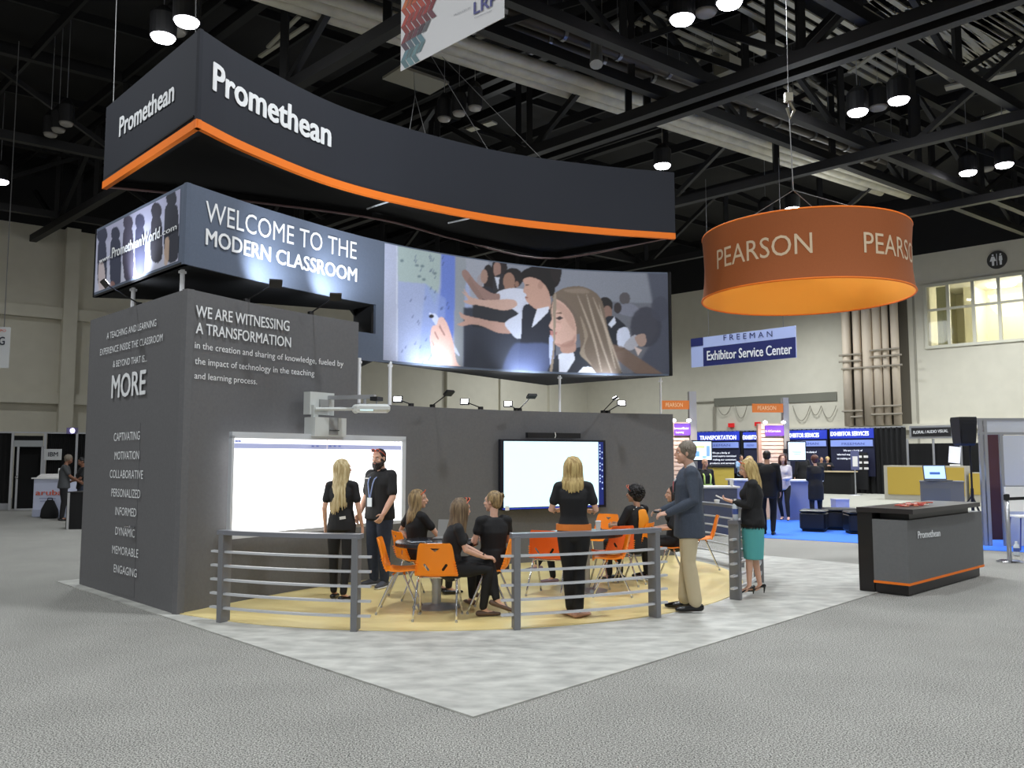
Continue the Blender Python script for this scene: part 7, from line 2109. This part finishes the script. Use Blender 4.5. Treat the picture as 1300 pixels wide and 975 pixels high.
# bag on the floor
bg = G(71, 657); t = thing('shoulder_bag', 'black bag standing on the floor by the grey haired man', 'bag', (bg.x, bg.y - .35, 0), .2)
mb = MB(); mb.chain([(0, 0, .06), (0, 0, .25), (0, 0, .46)], [(.24, .12), (.22, .11), (.12, .06)], seg=14); mb.build('bag_body', M_BLACKFAB, t, smooth=True)
mb = MB(); mb.tube([(-.08, 0, .46), (-.05, 0, .56), (.05, 0, .56), (.08, 0, .46)], .015, 6); mb.build('strap', M_BLACKFAB, t)
# hanging sign at the left edge
HS = Surf([Vector((X_(-40, 22), 22)), Vector((X_(14, 22.3), 22.3))])
t = thing('hanging_banner', 'white hanging banner with a dark capital letter cut by the left edge', 'sign', HS.pos(0, 4, 0))
mb = MB(); s0, s1, zb_, za_ = slab_px(mb, HS, -40, 413.5, 14, 466, 0, .03); mb.build('banner_sheet', mat('banner_pale', (188, 190, 190), .6), t, world=True)
T(HS, 'G', -1.5, 438, 6.5, 438, 10, BOLD, mat('letter_dark', (40, 44, 54), .6), t, .04)
T(HS, 'EXPO', -6, 422, 8, 421.5, 3.5, 0, mat('letter_coral', (214, 96, 70), .6), t, .04)
s, _ = HS.at(4, 440); cable(HS.pos(s, za_, 0), HS.pos(s, 13, 0), t, .012)
# small projector lamp above the drapes
s, z = LB_.at(92, 547); q_ = LB_.pos(s, z, .1); t = thing('small_spotlight', 'small bright violet-white spotlight on top of the left booth wall', 'lamp', q_)
mb = MB(); mb.box((0, 0, 0), (.28, .2, .2)); mb.build('housing', mat('spot_lilac', (120, 112, 160), .5), t)
mb = MB(); mb.ball((.06, -.11, 0), (.07, .03, .07)); mb.build('lens', M_LED, t, smooth=True)

# ============================================================ hanging event banner, top
a = G(508, 86.5, 6.2); 
LR = Surf([Vector((a.x, a.y)), Vector((a.x, a.y)) + Vector((.7071, -.7071)) * 6])
sl, zl = LR.at(508.5, 87); sr, zr = LR.at(639.5, 25.5); zl = (zl + zr) / 2
lrp = thing('event_banner', 'white hanging banner with red and teal zigzag stripes at the top of the photo', 'sign', LR.pos(sl, zl, 0))
mb = MB(); mb.wall(LR, sl, sr, zl, zl + 2.2, -.01, 0); mb.build('banner_sheet', mat('banner_white', (232, 232, 234), .5, emit=.0), lrp, world=True)
random.seed(11)
Wd = sr - sl; cw = .096; ch = .104
def zcol(t_, x_):
    st = [(0, (120, 158, 164)), (.16, (110, 146, 154)), (.24, (104, 74, 84)), (.42, (170, 60, 62)), (.62, (206, 84, 66)), (.85, (226, 128, 58)), (1.0, (236, 160, 70))]
    t_ = max(0, min(1, t_ - x_ * .22))
    for (a0, c0), (a1, c1) in zip(st, st[1:]):
        if t_ <= a1: u = (t_ - a0) / (a1 - a0); return tuple(c0[i] + (c1[i] - c0[i]) * u for i in range(3))
    return st[-1][1]
# zigzag stripes: columns of slanted cells
rows = {0: (0, 16), 1: (0, 16), 2: (0, 16), 3: (0, 16), 4: (0, 5), 5: (0, 5), 6: (0, 3)}
cells = []
ncol = 6
for c in range(ncol):
    lo = [0, 0, 0, 1, 3, 4, 6][c]; hi = 20 if c < 4 else 9
    for r in range(lo, hi):
        if c >= 4 and r > 9 and c > 5: continue
        cells.append((c, r))
gcol = {}
for c, r in cells:
    z0_ = r * ch; dxa = (.85 * cw if r % 2 == 0 else 0); dxb = (.85 * cw if r % 2 == 1 else 0)
    x0 = c * cw * 1.0; gap = cw * .16
    P4 = [(x0 + dxa + gap / 2, z0_), (x0 + cw + dxa - gap / 2, z0_), (x0 + cw + dxb - gap / 2, z0_ + ch), (x0 + dxb + gap / 2, z0_ + ch)]
    col = zcol(r / 9, c / 7)
    sh_ = 1.0 if (r + c) % 2 else .86
    key = tuple(int(v_ * sh_ / 6) * 6 for v_ in col)
    gcol.setdefault(key, []).append(P4)
for key, polys in gcol.items():
    mb = MB()
    for P4 in polys: mb.add([LR.pos(sl + x_, zl + z_, .006) for x_, z_ in P4], [(0, 1, 2, 3)])
    mb.build('zigzag_stripe', mat('zigzag_%d_%d_%d' % key, key, .6), lrp, world=True, kind='stuff')
T(LR, 'PRODUCED BY', 577, 21, 598, 11, 2.4, 0, mat('print_grey', (150, 150, 160), .6), lrp, .008)
T(LR, 'LRP', 602, 19, 632, 5, 15, .02, mat('print_indigo', (96, 98, 160), .6), lrp, .008)
T(LR, 'Conferences', 603, 24, 625, 14, 1.8, 0, mat('print_grey', (150, 150, 160), .6), lrp, .008)

bake_modifiers()
